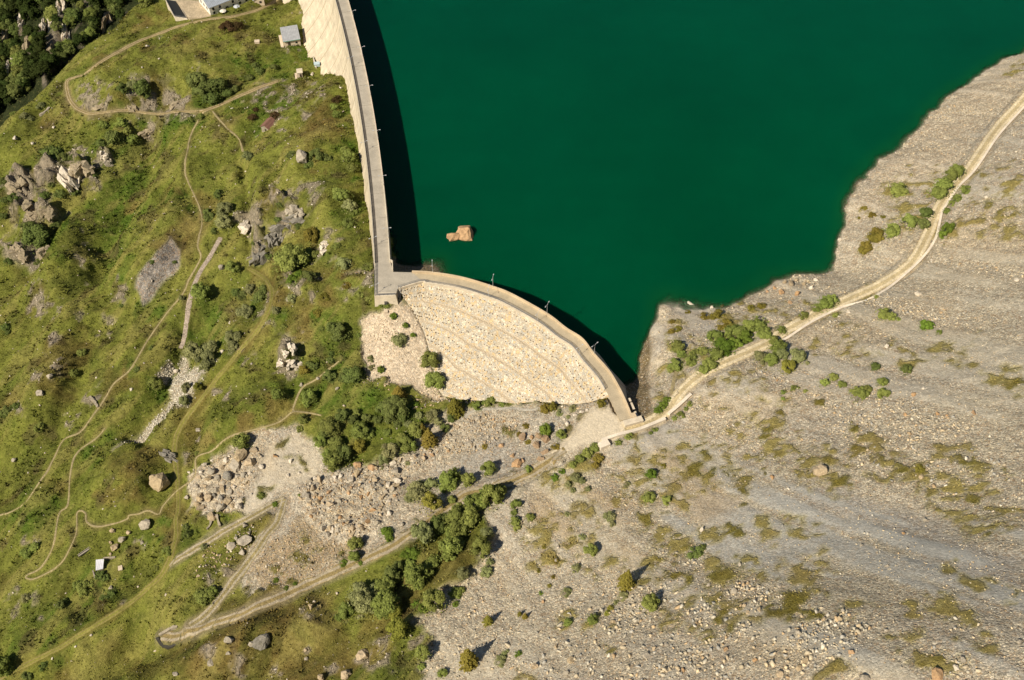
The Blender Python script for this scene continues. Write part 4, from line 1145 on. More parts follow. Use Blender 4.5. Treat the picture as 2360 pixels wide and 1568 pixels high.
# stairs down beside the end platform
stair = empty('steel_stairs', (J['g'][0], J['g'][1], CREST))
tag(stair, 'narrow pale stairs with handrails going down beside the end platform', 'stairs')
ps, pe = un(919.5, 664, CREST), un(921.5, 709, 5.2)
n_st = 26
for sgn in (-1, 1):
    m2 = MB(); m2.tube((ps[0] - J['g'][0] + sgn * .42, ps[1] - J['g'][1], 0.0), (pe[0] - J['g'][0] + sgn * .42, pe[1] - J['g'][1], pe[2] - CREST), 0.07, n=4)
    m2.tube((ps[0] - J['g'][0] + sgn * .42, ps[1] - J['g'][1], 1.0), (pe[0] - J['g'][0] + sgn * .42, pe[1] - J['g'][1], pe[2] - CREST + 1.0), 0.05, n=4)
    for k in range(7):
        t = k / 6; q = ps * (1 - t) + pe * t
        m2.tube((q[0] - J['g'][0] + sgn * .42, q[1] - J['g'][1], q[2] - CREST), (q[0] - J['g'][0] + sgn * .42, q[1] - J['g'][1], q[2] - CREST + 1.0), 0.035, n=4)
    m2.build('handrail', M_LAMP, stair)
tm = MB(); tm.box((0, 0, 0), (0.84, 0.24, 0.06))
tr0 = tm.build('tread', M_PARA, stair)
for k in range(n_st):
    o = tr0 if k == 0 else tr0.copy()
    if k: COL.objects.link(o); o.parent = stair
    t = (k + .5) / n_st; q = ps * (1 - t) + pe * t
    o.location = (q[0] - J['g'][0], q[1] - J['g'][1], q[2] - CREST + 0.02)
# abutment at the far end of the small dam
ab = empty('abutment_block', tuple(un(1458, 970, CREST)))
tag(ab, 'cross shaped concrete block closing the far end of the small dam', 'abutment')
aq = un(1458, 970, CREST)
mb = MB()
a_, b_ = un(1438, 979, CREST)[:2], un(1480, 967, CREST)[:2]
c_ = (a_ + b_) / 2; t_ = (b_ - a_); ang = math.atan2(t_[1], t_[0])
mb.box((c_[0] - aq[0], c_[1] - aq[1], -1.2), (np.linalg.norm(t_), 1.9, 4.0), ang)
mb.build('cross_wall', M_PARA, ab)
mb = MB(); c2 = un(1459, 961, CREST)[:2]
mb.box((c2[0] - aq[0], c2[1] - aq[1], -1.1), (1.6, 1.5, 4.3), ang + PI / 2)
mb.build('gate_pier', M_PARA2, ab)
wing = MB()
wl_ = un(pts("1449.5,918 1454,928 1462,946 1467.5,960")[:, 0], pts("1449.5,918 1454,928 1462,946 1467.5,960")[:, 1], CREST - 0.6)[:, :2]
wc = wl_.mean(0)
wall_line(wing, [p - wc for p in wl_], 0.8, -9, CREST - 0.6)
o = wing.build('wing_wall', M_PARA)
o.location = (wc[0], wc[1], 0)
tag(o, 'white topped wing wall on the lake side of the small dam end', 'wall')

# ------------------------------------------------------------------ lamps
def lamp_proto():
    t = empty('lamp_post')
    m = MB(); m.tube((0, 0, 0), (0, 0, 5.0), 0.07, 0.05, 8); m.build('pole', M_LAMP, t)
    m = MB(); m.tube((0, 0, 0), (0, 0, 0.35), 0.2, 0.16, 8); m.build('base', M_PARA, t)
    for sg in (-1, 1):
        m = MB()
        pp = [(0, 0, 4.9), (sg * 0.35, 0, 5.25), (sg * 0.8, 0, 5.4), (sg * 1.2, 0, 5.42)]
        for i in range(3): m.tube(pp[i], pp[i + 1], 0.05, n=6)
        a = m.build('arm', M_LAMP, t)
        m = MB(); m.box((sg * 1.45, 0, 5.42), (0.72, 0.30, 0.16), taper=0.75)
        m.build('lamp_head', M_LAMP, a)
    return t
def copy_tree(o, parent=None):
    c = o.copy(); COL.objects.link(c)
    if parent is not None: c.parent = parent
    for ch in list(o.children): copy_tree(ch, c)
    return c
LAMP = lamp_proto()
ORD = ['first', 'second', 'third', 'fourth', 'fifth', 'sixth', 'seventh', 'eighth', 'ninth', 'tenth']
def ordn(k):
    n = k + 1
    if n <= 10: return ORD[k]
    return f"{n}{'th' if 10 < n % 100 < 14 else {1: 'st', 2: 'nd', 3: 'rd'}.get(n % 10, 'th')}"
LAMP.scale = (0.82, 0.82, 0.85)
used_lamp = [False]
def lamp(px, py, z, ang, label, shift=(0, 0)):
    o = LAMP if not used_lamp[0] else copy_tree(LAMP)
    used_lamp[0] = True
    p = un(px, py, z)
    o.location = (p[0] + shift[0], p[1] + shift[1], z); o.rotation_euler = (0, 0, ang)
    tag(o, label, 'lamp post', 'double armed lamp posts on the dams')
for k, (x, y) in enumerate([(816, 51), (838, 136), (856, 226), (872, 326), (884, 433), (894, 550)]):
    p = un(x, y, CREST)[:2]; i = np.argmin(np.hypot(*(BIG - p).T))
    q = BIG[i] + BIGN[i] * 2.45
    SCN = un(x, y, CREST)
    lamp(x, y, CREST + 0.93, math.atan2(BIGN[i][1], BIGN[i][0]), f'{ORD[k]} double armed lamp post from the top along the lakeside parapet', tuple(q - un(x, y, CREST + 0.93)[:2]))
for k, (x, y) in enumerate([(812, 157), (845, 346), (866, 568)]):
    p = un(x, y, CREST)[:2]; i = np.argmin(np.hypot(*(BIG - p).T)); q = BIG[i] - BIGN[i] * 2.5
    lamp(x, y, CREST + 0.1, math.atan2(BIGN[i][1], BIGN[i][0]) + 0.35, f'{ORD[k]} double armed lamp post from the top along the valley railing', tuple(q - un(x, y, CREST + .1)[:2]))
lamp(868, 677, CREST, 0.5, 'double armed lamp post in the corner of the end platform')
for k, (x, y) in enumerate([(995, 630), (1135, 663), (1261, 725), (1370, 818)]):
    p = un(x, y, CREST)[:2]; i = np.argmin(np.hypot(*(SM - p).T)); q = SM[i] - SMN[i] * 0.18
    lamp(x, y, CREST + 0.9, math.atan2(SMN[i][1], SMN[i][0]) + 0.2, f'{ORD[k]} lamp post from the left on the tan parapet of the small dam', tuple(q - un(x, y, CREST + .9)[:2]))
for k, (x, y) in enumerate([(1127, 683), (1245, 739), (1340, 821)]):
    p = un(x, y, CREST)[:2]; i = np.argmin(np.hypot(*(KI - p).T)); q = KI[i] - KN[i] * 0.3
    lamp(x, y, CREST + 0.2, math.atan2(KN[i][1], KN[i][0]) + 0.2, f'{ORD[k]} lamp post from the left along the railing above the stone facing', tuple(q - un(x, y, CREST + .2)[:2]))

# ------------------------------------------------------------------ walls along the roads
def ground_wall(name, s, th, h, mat, label, cat='wall', step=2.0, down=1.5, jit=0.0):
    P2 = pts(s)
    P = resample(march(P2[:, 0], P2[:, 1]), step)
    off = P[0].copy()
    n = normals2(P)
    top = smooth1(gz(P[:, 0], P[:, 1]), 2) + h
    m = MB(); rows = []
    for i in range(len(P)):
        w = th / 2 * (1 + jit * random.uniform(-1, 1))
        a, b = P[i, :2] + n[i] * w, P[i, :2] - n[i] * w
        zt = top[i] + jit * 0.4 * random.uniform(-1, 1)
        rows.append(rel([(a[0], a[1], top[i] - h - down), (b[0], b[1], top[i] - h - down), (b[0], b[1], zt), (a[0], a[1], zt)], off))
    m.sweep(rows, close=True)
    bm_flip = m.build(name, mat)
    bm = bmesh.new(); bm.from_mesh(bm_flip.data); bmesh.ops.recalc_face_normals(bm, faces=bm.faces); bm.to_mesh(bm_flip.data); bm.free()
    bm_flip.location = tuple(off)
    return tag(bm_flip, label, cat)
ground_wall('roadside_wall', "1387,1018 1425,1005 1467,994.5 1500,982 1533,968", 0.95, 1.1, M_WALLW, 'pale concrete wall below the junction by the abutment block')
ground_wall('roadside_wall', "1541,957 1565,937 1592,911", 0.95, 1.1, M_WALLW, 'pale concrete wall standing apart beside the bend of the dirt road')
m = MB(); gp = ground(1392, 1028)
m.box((0, 0, 0.2), (3.4, 2.2, 2.4), 0.45, taper=0.9)
o = m.build('wall_buttress', M_WALLW); o.location = tuple(gp); tag(o, 'broad pale buttress at the left end of the junction wall', 'buttress')
ground_wall('channel_wall', "1790,792 1815,779.5 1870,744 1937,713 2010,687 2082,637 2127,594 2155,552 2167,504 2172,487 2207,434 2247,392 2302,312 2360,248 2440,165 2540,60", 0.75, 0.55, M_WALLW, 'long low white wall running beside the lakeside dirt road', step=2.5)

# stone edging at the end of the lower track
STONEM = rock_material('dry_stone', (0.30, 0.26, 0.20), (0.40, 0.34, 0.25))
ground_wall('stone_wall', "367,1466 380,1459 395,1451 409,1444", 0.7, 0.9, STONEM, 'short dry stone wall edging the end of the track', jit=0.4, step=0.8)
ground_wall('retaining_wall', "362,1470 372,1486 392,1491 412,1481", 0.7, 0.3, plain('painted_shade_stone', (0.05, 0.045, 0.035), 0.8), 'retaining wall coloured near black for shade under the end of the track', step=1.0, down=4, jit=0.3)  # near black wall colour stands in for shade below the track end
ground_wall('stone_wall', "208,917 220,930 226,940", 0.7, 0.8, STONEM, 'broken white stone wall beside the footpath on the grass slope', jit=0.5, step=0.8)
ground_wall('stone_wall', "716,96 720,120 724,142 729,158", 0.5, 0.8, M_WALLW, 'thin pale wall running down beside the foot of the long dam')
ground_wall('stone_wall', "92,268 102,262 116,250", 0.8, 0.9, STONEM, 'short pale stone wall on the slope left of the road bend', jit=0.4, step=0.9)
ground_wall('stone_wall', "488,1188 486,1210 478,1222", 0.6, 0.9, STONEM, 'left wall of the small roofless ruin by the boulders', jit=0.3, step=0.8)
ground_wall('stone_wall', "500,1188 504,1205 508,1215", 0.6, 0.9, STONEM, 'right wall of the small roofless ruin by the boulders', jit=0.3, step=0.8)

# ------------------------------------------------------------------ buildings
M_PLASTER = concrete_material('white_plaster', (0.76, 0.72, 0.64), amount=0.2, dark=(0.55, 0.48, 0.4))
M_BEIGE = concrete_material('beige_render', (0.58, 0.48, 0.36), amount=0.3)
M_TIN = ribbed('grey_sheet_roof', (0.36, 0.37, 0.39), 9.0, 0, 0.45, 0.1)
M_TINW = ribbed('pale_sheet_roof', (0.60, 0.60, 0.64), 12.0, 0, 0.5, 0.0)
M_SLATE = ribbed('blue_grey_roof', (0.30, 0.33, 0.38), 8.0, 0, 0.6, 0.0)
M_RED = ribbed('dark_red_roof', (0.22, 0.115, 0.085), 7.0, 0, 0.7, 0.0)
M_GLASSD = plain('dark_glass', (0.02, 0.022, 0.025), 0.15, 0, 0.1, spec=0.5)
M_WOODD = plain('dark_wood', (0.06, 0.042, 0.03), 0.8)
M_WOODP = plain('weathered_wood', (0.33, 0.29, 0.24), 0.8)
M_TARP = plain('black_sheeting', (0.022, 0.023, 0.022), 0.55)
M_UMBR = plain('cream_cloth', (0.70, 0.66, 0.58), 0.9)
M_GREENT = plain('green_trim', (0.10, 0.26, 0.18), 0.7)
M_BLUEB = plain('pale_blue_paint', (0.42, 0.52, 0.56), 0.6)

# grey roofed shed by the long dam
gp = ground(674, 106)
R_ = 0.26
sh = empty('shed', (gp[0], gp[1], gp[2]), R_); tag(sh, 'small beige shed with grey sheet metal roof near the long dam', 'shed')
m = MB(); m.box((0, 4.2, 1.1), (7.4, 8.0, 3.6)); m.build('wall', M_BEIGE, sh)
m = MB()
m.add([(-3.7, -0.4, 2.95), (3.9, -0.4, 2.95), (3.9, 8.6, 4.1), (-3.7, 8.6, 4.1), (-3.7, -0.4, 3.10), (3.9, -0.4, 3.10), (3.9, 8.6, 4.25), (-3.7, 8.6, 4.25)],
      [(3, 2, 1, 0), (4, 5, 6, 7), (0, 1, 5, 4), (1, 2, 6, 5), (2, 3, 7, 6), (3, 0, 4, 7)])
rf = m.build('roof', M_TIN, sh)
m = MB(); m.box((0.1, -0.47, 3.02), (7.6, 0.12, 0.24)); m.build('eave_trim', M_GREENT, rf)
m = MB(); m.box((2.0, 0.17, 1.35), (0.9, 0.1, 0.9)); m.build('window', M_GLASSD, sh)
m = MB(); m.box((-1.2, 0.165, 0.9), (1.1, 0.1, 2.1)); m.build('door', M_WOODD, sh)
m = MB(); m.box((-4.35, 3.6, -0.4), (1.2, 9.0, 2.2)); m.build('plinth', M_BEIGE, sh)

# small concrete hut below it
gp = ground(692, 178)
hu = empty('pump_hut', tuple(gp), 0.2); tag(hu, 'tiny concrete hut with flat roof on the slope below the grey shed', 'hut')
m = MB(); m.box((0, 1, 0.9), (2.0, 2.6, 2.8)); m.build('wall', M_BEIGE, hu)
m = MB(); m.box((0.1, 1.0, 2.42), (2.5, 3.0, 0.22)); m.build('roof', M_PARA, hu)
m = MB(); m.box((-1.6, 0.6, -0.2), (1.0, 4.0, 1.2)); m.build('side_wall', M_BEIGE, hu)
m = MB(); m.box((0.3, -0.32, 0.9), (0.8, 0.08, 1.7)); m.build('door', M_WOODD, hu)
gp = ground(593, 99); m = MB(); m.box((0, 0, 0.3), (2.0, 1.5, 1.3), 0.1); m.box((0, 0, 1.0), (2.2, 1.7, 0.14), 0.1)
o = m.build('concrete_box', M_BEIGE); o.location = tuple(gp); tag(o, 'low pale concrete box on the meadow left of the grey shed', 'concrete box')
gp = ground(731, 152); m = MB(); m.box((0, 0, 0.4), (2.2, 1.7, 1.8), 0.2); m.box((0, 0, 1.35), (2.5, 2.0, 0.12), 0.2)
o = m.build('valve_box', M_BLUEB); o.location = tuple(gp); tag(o, 'pale blue box standing against the foot of the long dam', 'box')

# stone hut with dark red roof
gp = ground(612, 303)
sb = empty('stone_hut', tuple(gp), 0.95); tag(sb, 'old stone hut with dark red gable roof on the meadow', 'hut')
def gable(parent, w, d, h, rise, wallm, roofm, over=0.35):
    m = MB(); m.add([(-w / 2, 0, -1), (w / 2, 0, -1), (w / 2, d, -1), (-w / 2, d, -1), (-w / 2, 0, h), (w / 2, 0, h), (w / 2, d, h), (-w / 2, d, h), (0, 0, h + rise), (0, d, h + rise)],
                    [(0, 1, 5, 8, 4), (1, 2, 6, 5), (2, 3, 7, 9, 6), (3, 0, 4, 7), (3, 2, 1, 0)])
    wl = m.build('wall', wallm, parent)
    k = rise / (w / 2)
    rs = []
    for sg in (-1, 1):
        m = MB()
        e = w / 2 + over
        A_ = [(0, -over, h + rise + .06), (sg * e, -over, h - k * over + .06), (sg * e, d + over, h - k * over + .06), (0, d + over, h + rise + .06)]
        B_ = [(x, y, z + 0.16) for x, y, z in A_]
        m.add(A_ + B_, [(0, 1, 2, 3), (7, 6, 5, 4), (0, 4, 5, 1), (1, 5, 6, 2), (2, 6, 7, 3), (3, 7, 4, 0)])
        o = m.build('roof', roofm, parent)
        bm = bmesh.new(); bm.from_mesh(o.data); bmesh.ops.recalc_face_normals(bm, faces=bm.faces); bm.to_mesh(o.data); bm.free()
        rs.append(o)
    return wl, rs
sb.rotation_euler = (0, 0, -0.45)
gable(sb, 3.6, 5.0, 1.9, 1.2, STONEM, M_RED)
m = MB(); m.box((0.2, -0.03, 0.5), (0.8, 0.1, 1.6)); m.build('door', M_WOODD, sb)
m = MB(); m.box((2.9, 2.0, 0.4), (1.8, 3.6, 1.6)); m.build('lean_to', STONEM, sb)
m = MB(); m.add([(2.0, 0, 1.75), (4.0, 0, 1.25), (4.0, 4, 1.25), (2.0, 4, 1.75), (2.0, 0, 1.87), (4.0, 0, 1.37), (4.0, 4, 1.37), (2.0, 4, 1.87)], [(3, 2, 1, 0), (4, 5, 6, 7), (0, 1, 5, 4), (1, 2, 6, 5), (2, 3, 7, 6), (3, 0, 4, 7)]); m.build('lean_to_roof', M_WOODP, sb)

# large white lodge at the top edge of the picture
gp = un(489, 36, gz(*ground(489, 36)[:2]))
a1, b1 = ground(486, 36), ground(600, -2)
ang = math.atan2(b1[1] - a1[1], b1[0] - a1[0])
lo = empty('mountain_lodge', (a1[0], a1[1], float(a1[2]) - 0.3), ang)
tag(lo, 'large white lodge with blue grey roof and terrace at the meadow edge', 'lodge')
LW, LD, LH = 20.0, 11.5, 4.6
m = MB(); m.add([(0, 0, -2), (LW, 0, -2), (LW, LD, -2), (0, LD, -2), (0, 0, LH), (LW, 0, LH), (LW, LD, LH), (0, LD, LH), (0, LD / 2, LH + 2.4), (LW, LD / 2, LH + 2.4)],
                [(0, 1, 5, 4), (1, 2, 6, 9, 5), (2, 3, 7, 6), (3, 0, 4, 8, 7), (3, 2, 1, 0)])
wl = m.build('wall', M_PLASTER, lo)
for sg in (0, 1):
    m = MB(); ov = 0.7
    k = 2.4 / (LD / 2)
    ye = -ov if sg == 0 else LD + ov
    A_ = [(-0.5, LD / 2, LH + 2.48), (LW + .5, LD / 2, LH + 2.48), (LW + .5, ye, LH - k * ov + .08), (-0.5, ye, LH - k * ov + .08)]
    B_ = [(x, y, z + 0.2) for x, y, z in A_]
    m.add(A_ + B_, [(0, 1, 2, 3), (7, 6, 5, 4), (0, 4, 5, 1), (1, 5, 6, 2), (2, 6, 7, 3), (3, 7, 4, 0)])
    o = m.build('roof', M_SLATE, lo)
    bm = bmesh.new(); bm.from_mesh(o.data); bmesh.ops.recalc_face_normals(bm, faces=bm.faces); bm.to_mesh(o.data); bm.free()
for k in range(6):
    for zz in ((0.9,) if k == 2 else (0.9, 3.0)):
        m = MB(); m.box((1.8 + k * 3.2, -0.03, zz), (1.0, 0.12, 1.3)); w_o = m.build('window', M_GLASSD, lo)
        m = MB(); m.box((1.8 + k * 3.2, -0.06, zz - 0.72), (1.3, 0.22, 0.1)); m.build('sill', M_PARA, w_o)
for yy in (2.8, 5.8, 8.8):
    m = MB(); m.box((-0.03, yy, 2.6), (0.12, 1.0, 1.3)); m.build('window', M_GLASSD, lo)
m = MB(); m.box((8.2, -0.04, 0.6), (1.3, 0.14, 2.3)); m.build('door', M_WOODD, lo)
m = MB(); m.box((15, LD / 2 + 1, LH + 2.6), (0.9, 0.9, 1.6)); m.build('chimney', M_PLASTER, lo)
m = MB(); m.box((10.5, -3.0, -1.1), (15.0, 5.2, 2.2)); m.build('terrace', M_BEIGE, lo)
m = MB()
for q in range(7): m.box((3.2 + q * 2.45, -5.55, 0.5), (0.14, 0.14, 1.0))
m.box((10.5, -5.55, 1.0), (15.0, 0.1, 0.12)); m.build('terrace_rail', M_WOODP, lo)
def parasol(loc, label, col):
    t = empty('parasol', loc); tag(t, label, 'parasol', 'parasols on the lodge terrace')
    m = MB(); m.tube((0, 0, 0), (0, 0, 2.4), 0.05); m.build('pole', M_WOODP, t)
    m = MB(); n = 8
    V_ = [(0, 0, 2.75)] + [(1.5 * math.cos(2 * PI * k / n), 1.5 * math.sin(2 * PI * k / n), 2.15) for k in range(n)] + [(0, 0, 2.65)]
    m.add(V_, [(0, 1 + k, 1 + (k + 1) % n) for k in range(n)] + [(n + 1, 1 + (k + 1) % n, 1 + k) for k in range(n)]); m.build('canopy', col, t)
def on_terrace(x, y):
    c, s = math.cos(ang), math.sin(ang)
    return (a1[0] + x * c - y * s, a1[1] + x * s + y * c, float(a1[2]) - 0.3 + 0.0)
parasol(on_terrace(5.0, -2.6), 'cream parasol on the lodge terrace nearest the white gable', M_UMBR)
parasol(on_terrace(11.5, -3.2), 'pale grey parasol in the middle of the lodge terrace', plain('grey_cloth', (0.45, 0.47, 0.5), 0.9))
def bench_table(loc, rz, label):
    t = empty('picnic_table', loc, rz); tag(t, label, 'table', 'picnic tables on the lodge terrace')
    m = MB(); m.box((0, 0, 0.74), (1.8, 0.8, 0.06)); m.build('table_top', M_WOODP, t)
    for sg in (-1, 1):
        m = MB(); m.box((0, sg * 0.75, 0.44), (1.8, 0.28, 0.05)); m.build('seat', M_WOODP, t)
        m = MB(); m.box((sg * 0.6, 0, 0.37), (0.09, 1.5, 0.08)); m.box((sg * 0.6, 0.3, 0.37), (0.08, 0.09, 0.72)); m.box((sg * 0.6, -0.3, 0.37), (0.08, 0.09, 0.72)); m.build('leg', M_WOODP, t)
for k, x in enumerate((4.2, 8.0, 13.8)):
    bench_table(on_terrace(x, -3.9), ang + 0.2, f'{ORD[k]} wooden picnic table from the left on the lodge terrace')

# small house at the right of the lodge
gp = ground(598, 10)
h2 = empty('small_house', tuple(gp), 0.25); tag(h2, 'little beige house with grey roof cut by the top edge right of the lodge', 'house')
gable(h2, 4.6, 6.0, 2.4, 1.3, M_BEIGE, M_TIN)
m = MB(); m.box((0.6, -0.03, 1.0), (1.0, 0.1, 1.0)); m.build('window', M_GLASSD, h2)

# sandy yard and black covered basin by the lodge
yd = un(*pts("412,14 462,8 486,36 445,49 430,48").T, -17.0)
YP = [ground(x, y) for x, y in [(410, 18), (462, 10), (487, 38), (462, 43), (436, 47)]]
m = MB()
cy_ = np.mean(YP, 0)
yy0 = max(p[2] for p in YP) + 0.05
m.prism([(p[0] - cy_[0], p[1] - cy_[1]) for p in YP], -2.5, yy0 - cy_[2])
o = m.build('yard', track_material('yard_sand', (0.42, 0.34, 0.23), (0.42, 0.34, 0.23), False, 0.3)); o.location = tuple(cy_); tag(o, kind='structure')
bp = [ground(x, y) for x, y in [(387, 21), (410, 16), (433, 46), (405, 49)]]
bc = np.mean(bp, 0); zt = max(p[2] for p in bp) + 0.5
bs = empty('covered_basin', tuple(bc)); tag(bs, 'black covered basin with a railing left of the sandy yard', 'basin')
m = MB(); m.prism([((p[0] - bc[0]), (p[1] - bc[1])) for p in bp], -3, zt - bc[2]); m.build('rim', M_PARA, bs)
m = MB(); m.prism([((p[0] - bc[0]) * 0.9, (p[1] - bc[1]) * 0.9) for p in bp], zt - bc[2] - .2, zt - bc[2] + 0.12); m.build('cover', M_TARP, bs)
rl = [np.array([p[0], p[1], zt]) for p in bp]
railing('thin railing round the black covered basin', np.array(rl + [rl[0]]), 1.0, 2, 1.8, 'yard railings', 0.05, z=zt)

# ruin with a pale tin roof, lower left
gp = ground(231, 1312)
ru = empty('roofed_ruin', tuple(gp), 0.15); tag(ru, 'small ruin with bright pale tin roof among bushes on the lower left slope', 'ruin')
rp_ = [un(x, y, gp[2] + 1.6) - gp for x, y in [(222, 1292), (240.5, 1290), (237.5, 1311), (220.5, 1315)]]
ru.rotation_euler = (0, 0, 0)
m = MB(); V_ = [(p[0], p[1], 1.5 + (0.5 if i < 2 else 0)) for i, p in enumerate(rp_)]
m.add(V_ + [(x, y, z + .1) for x, y, z in V_], [(0, 1, 2, 3), (7, 6, 5, 4), (0, 4, 5, 1), (1, 5, 6, 2), (2, 6, 7, 3), (3, 7, 4, 0)])
o = m.build('roof', M_TINW, ru); bm = bmesh.new(); bm.from_mesh(o.data); bmesh.ops.recalc_face_normals(bm, faces=bm.faces); bm.to_mesh(o.data); bm.free()
m = MB(); c_ = np.mean(rp_, 0); m.box((c_[0], c_[1], 0.3), (1.9, 2.6, 2.3), 0.1); m.build('wall', STONEM, ru)
m = MB(); a_, b_ = un(241, 1290, gp[2]) - gp, un(268, 1288, gp[2]) - gp; wall_line(m, [a_, b_], 0.4, -0.5, 1.3); m.build('rear_wall', STONEM, ru)
m = MB(); a_, b_ = un(216, 1318, gp[2]) - gp, un(221, 1336, gp[2]) - gp; wall_line(m, [a_, b_], 0.4, -0.8, 1.1); m.build('side_wall', STONEM, ru)
gp = ground(278, 1311); m = MB(); m.box((0, 0, 0.5), (1.3, 1.6, 0.12), 0.3)
for sx in (-.5, .5):
    for sy in (-.6, .6): m.box((sx, sy, 0.22), (0.12, 0.12, 0.5))
o = m.build('stone_table', M_BEIGE); o.location = tuple(gp); tag(o, 'small pinkish slab table on the grass right of the tin roofed ruin', 'table')
a_, b_ = ground(182, 1284), ground(208, 1263)
m = MB(); d_ = b_ - a_; ang2 = math.atan2(d_[1], d_[0]); L_ = float(np.linalg.norm(d_))
for sg in (-1, 1): m.box((-math.sin(ang2) * .35 * sg, math.cos(ang2) * .35 * sg, 0.3), (L_, 0.14, 0.6), ang2)
m.box((0, 0, 0.12), (L_ - .1, 0.5, 0.2), ang2)
o = m.build('water_trough', M_WOODP); o.location = tuple((a_ + b_) / 2); tag(o, 'long narrow grey trough lying on the slope above the tin roofed ruin', 'trough')
gp = ground(916 - 26, 720); m = MB(); m.box((0, 0, 0.3), (1.1, 1.1, 1.0), 0.1); m.box((0, 0, .85), (1.25, 1.25, .1), .1)
o = m.build('concrete_box', M_BEIGE); o.location = tuple(gp); tag(o, 'small beige concrete box below the end wall of the long dam', 'concrete box')



# ------------------------------------------------------------------ words that say where something is
ZONES = [(537, 60, 'on the meadow above the road bend'), (300, 200, 'on the meadow inside the road bend'), (490, 200, 'on the meadow above the track fork'), (590, 170, 'on the bank left of the small concrete hut'),
         (70, 255, 'on the slope left of the road bend'), (285, 300, 'below the straight meadow road'), (90, 350, 'above the left rock crags'), (85, 520, 'among the left rock crags'), (600, 275, 'beside the red roofed hut'),
         (790, 250, 'on the grass at the foot of the long dam'), (700, 360, 'round the grey pinnacle boulder'), (805, 440, 'along the grass strip below the long dam'), (505, 480, 'above the paved channel'), (555, 630, 'inside the loop of the grass track'),
         (640, 530, 'by the grey rock outcrop'), (690, 610, 'below the grey rock outcrop'), (800, 600, 'on the grass left of the end platform'), (840, 690, 'below the end platform'), (680, 700, 'right of the grass track loop'), (545, 740, 'left of the grass track loop'),
         (400, 600, 'on the grey talus patch'), (440, 680, 'where the footpath meets the paved channel'), (930, 760, 'on the pale scree left of the stone facing'), (780, 770, 'left of the pale scree'), (1000, 850, 'at the left edge of the stone facing'),
         (480, 815, 'at the lower end of the paved channel'), (430, 900, 'beside the white stone stream'), (180, 830, 'on the open grass slope at far left'), (60, 960, 'on the lower left grass slope'), (300, 860, 'beside the long footpath'),
         (560, 1030, 'above the boulder heap'), (460, 1010, 'by the bend of the grass track'), (690, 850, 'on the pale bedrock knoll'), (820, 860, 'below the pale scree edge'), (700, 910, 'along the thin footpath below the knoll'), (910, 920, 'at the foot of the pale scree'),
         (790, 1000, 'in the thicket left part above the rubble'), (920, 1010, 'in the thicket right part above the rubble'), (1060, 940, 'below the left end of the stone facing'), (700, 975, 'at the footpath end by the thicket'), (1150, 935, 'along the gravel path below the facing'),
         (1010, 1130, 'above the lower track by the rubble'), (1130, 1110, 'beside the grey plaza track'), (1050, 1220, 'below the lower track bend'), (870, 1270, 'above the lower track'), (620, 1150, 'by the quarry track'), (450, 1240, 'beside the grass track junction'), (470, 1370, 'between the two lower tracks'),
         (230, 1330, 'by the tin roofed ruin'), (60, 1290, 'on the slope left of the ruin'), (100, 1400, 'below the path switchback'), (60, 1540, 'in the bottom left corner'), (960, 1320, 'in the row of bushes below the track'), (860, 1390, 'in the large lower thicket'), (1020, 1370, 'right of the large lower thicket'),
         (640, 1350, 'along the lower edge of the rubble'), (980, 1510, 'near the bottom edge on the scree'), (1110, 1500, 'by the tall conifer at the bottom'), (1120, 1330, 'on the scree right of the lower bushes'), (1590, 730, 'on the gravel spit by the lake'), (1680, 770, 'above the dirt road by the spit'), (1560, 830, 'beside the spur path to the lake'),
         (1520, 930, 'between the lake and the road bend'), (1385, 925, 'at the right foot of the stone facing'), (1280, 940, 'at the lower right edge of the facing'), (1250, 1010, 'round the orange boulder group'), (1430, 1015, 'under the pale junction wall'), (1350, 1060, 'on the bank below the turning place'), (1310, 1110, 'on the slope below the lower bank'),
         (1510, 1100, 'on the scree below the junction wall'), (1580, 950, 'behind the separate roadside wall'), (2150, 430, 'on the lake side of the dirt road top'), (2050, 520, 'on the lake bank below the dirt road'), (1990, 570, 'on the lake bank nearest the small cove'), (2200, 470, 'uphill of the low white wall'), (1880, 700, 'above the straight stretch of the dirt road'),
         (2045, 725, 'on the scree below the white wall'), (1800, 820, 'below the dirt road opposite the spit'), (1930, 885, 'in the middle of the right scree slope'), (2040, 890, 'by the right hand bush clump on the scree'), (2120, 1080, 'on the right scree among the olive mats'), (1820, 910, 'on the scree left of the middle bushes'),
         (1400, 1195, 'on the scree left of the olive mats'), (1360, 1290, 'in the middle of the lower scree'), (1450, 1360, 'by the dark cone shaped tree on the scree'), (1260, 1340, 'on the bare scree right of the lower thicket'), (1605, 1275, 'among the olive mats of the lower scree'), (1190, 1400, 'on the bare scree below the lower thicket'), (1370, 1420, 'on the coarse scree near the bottom'),
         (1870, 1080, 'beside the large tan boulder'), (1850, 650, 'on the lake shore by the road'), (1640, 710, 'on the lake shore of the spit'), (2250, 950, 'on the far right scree'), (1500, 1500, 'on the coarse stones at the bottom'), (1650, 1360, 'among the lower olive mats'), (1850, 1500, 'on the coarse stones at the lower right'), (2050, 1300, 'on the grey streaked scree'), (2170, 1530, 'in the bottom right corner'), (830, 1530, 'in the brown heath at the bottom'), (560, 1500, 'below the end of the track'), (750, 1220, 'in the rubble field'), (540, 1220, 'beside the quarry track end'),
         (300, 1240, 'by the winding footpath'), (1220, 1520, 'at the bottom edge in the middle'), (1060, 540, 'in the lake')]
ZXY = np.array([(a, b) for a, b, c in ZONES], float)
POOL = {}
def later(o, adj, noun, px, py, cat, group):
    k = int(np.argmin(np.hypot(ZXY[:, 0] - px, (ZXY[:, 1] - py))))
    POOL.setdefault((k, adj, noun), []).append((px, o, cat, group))
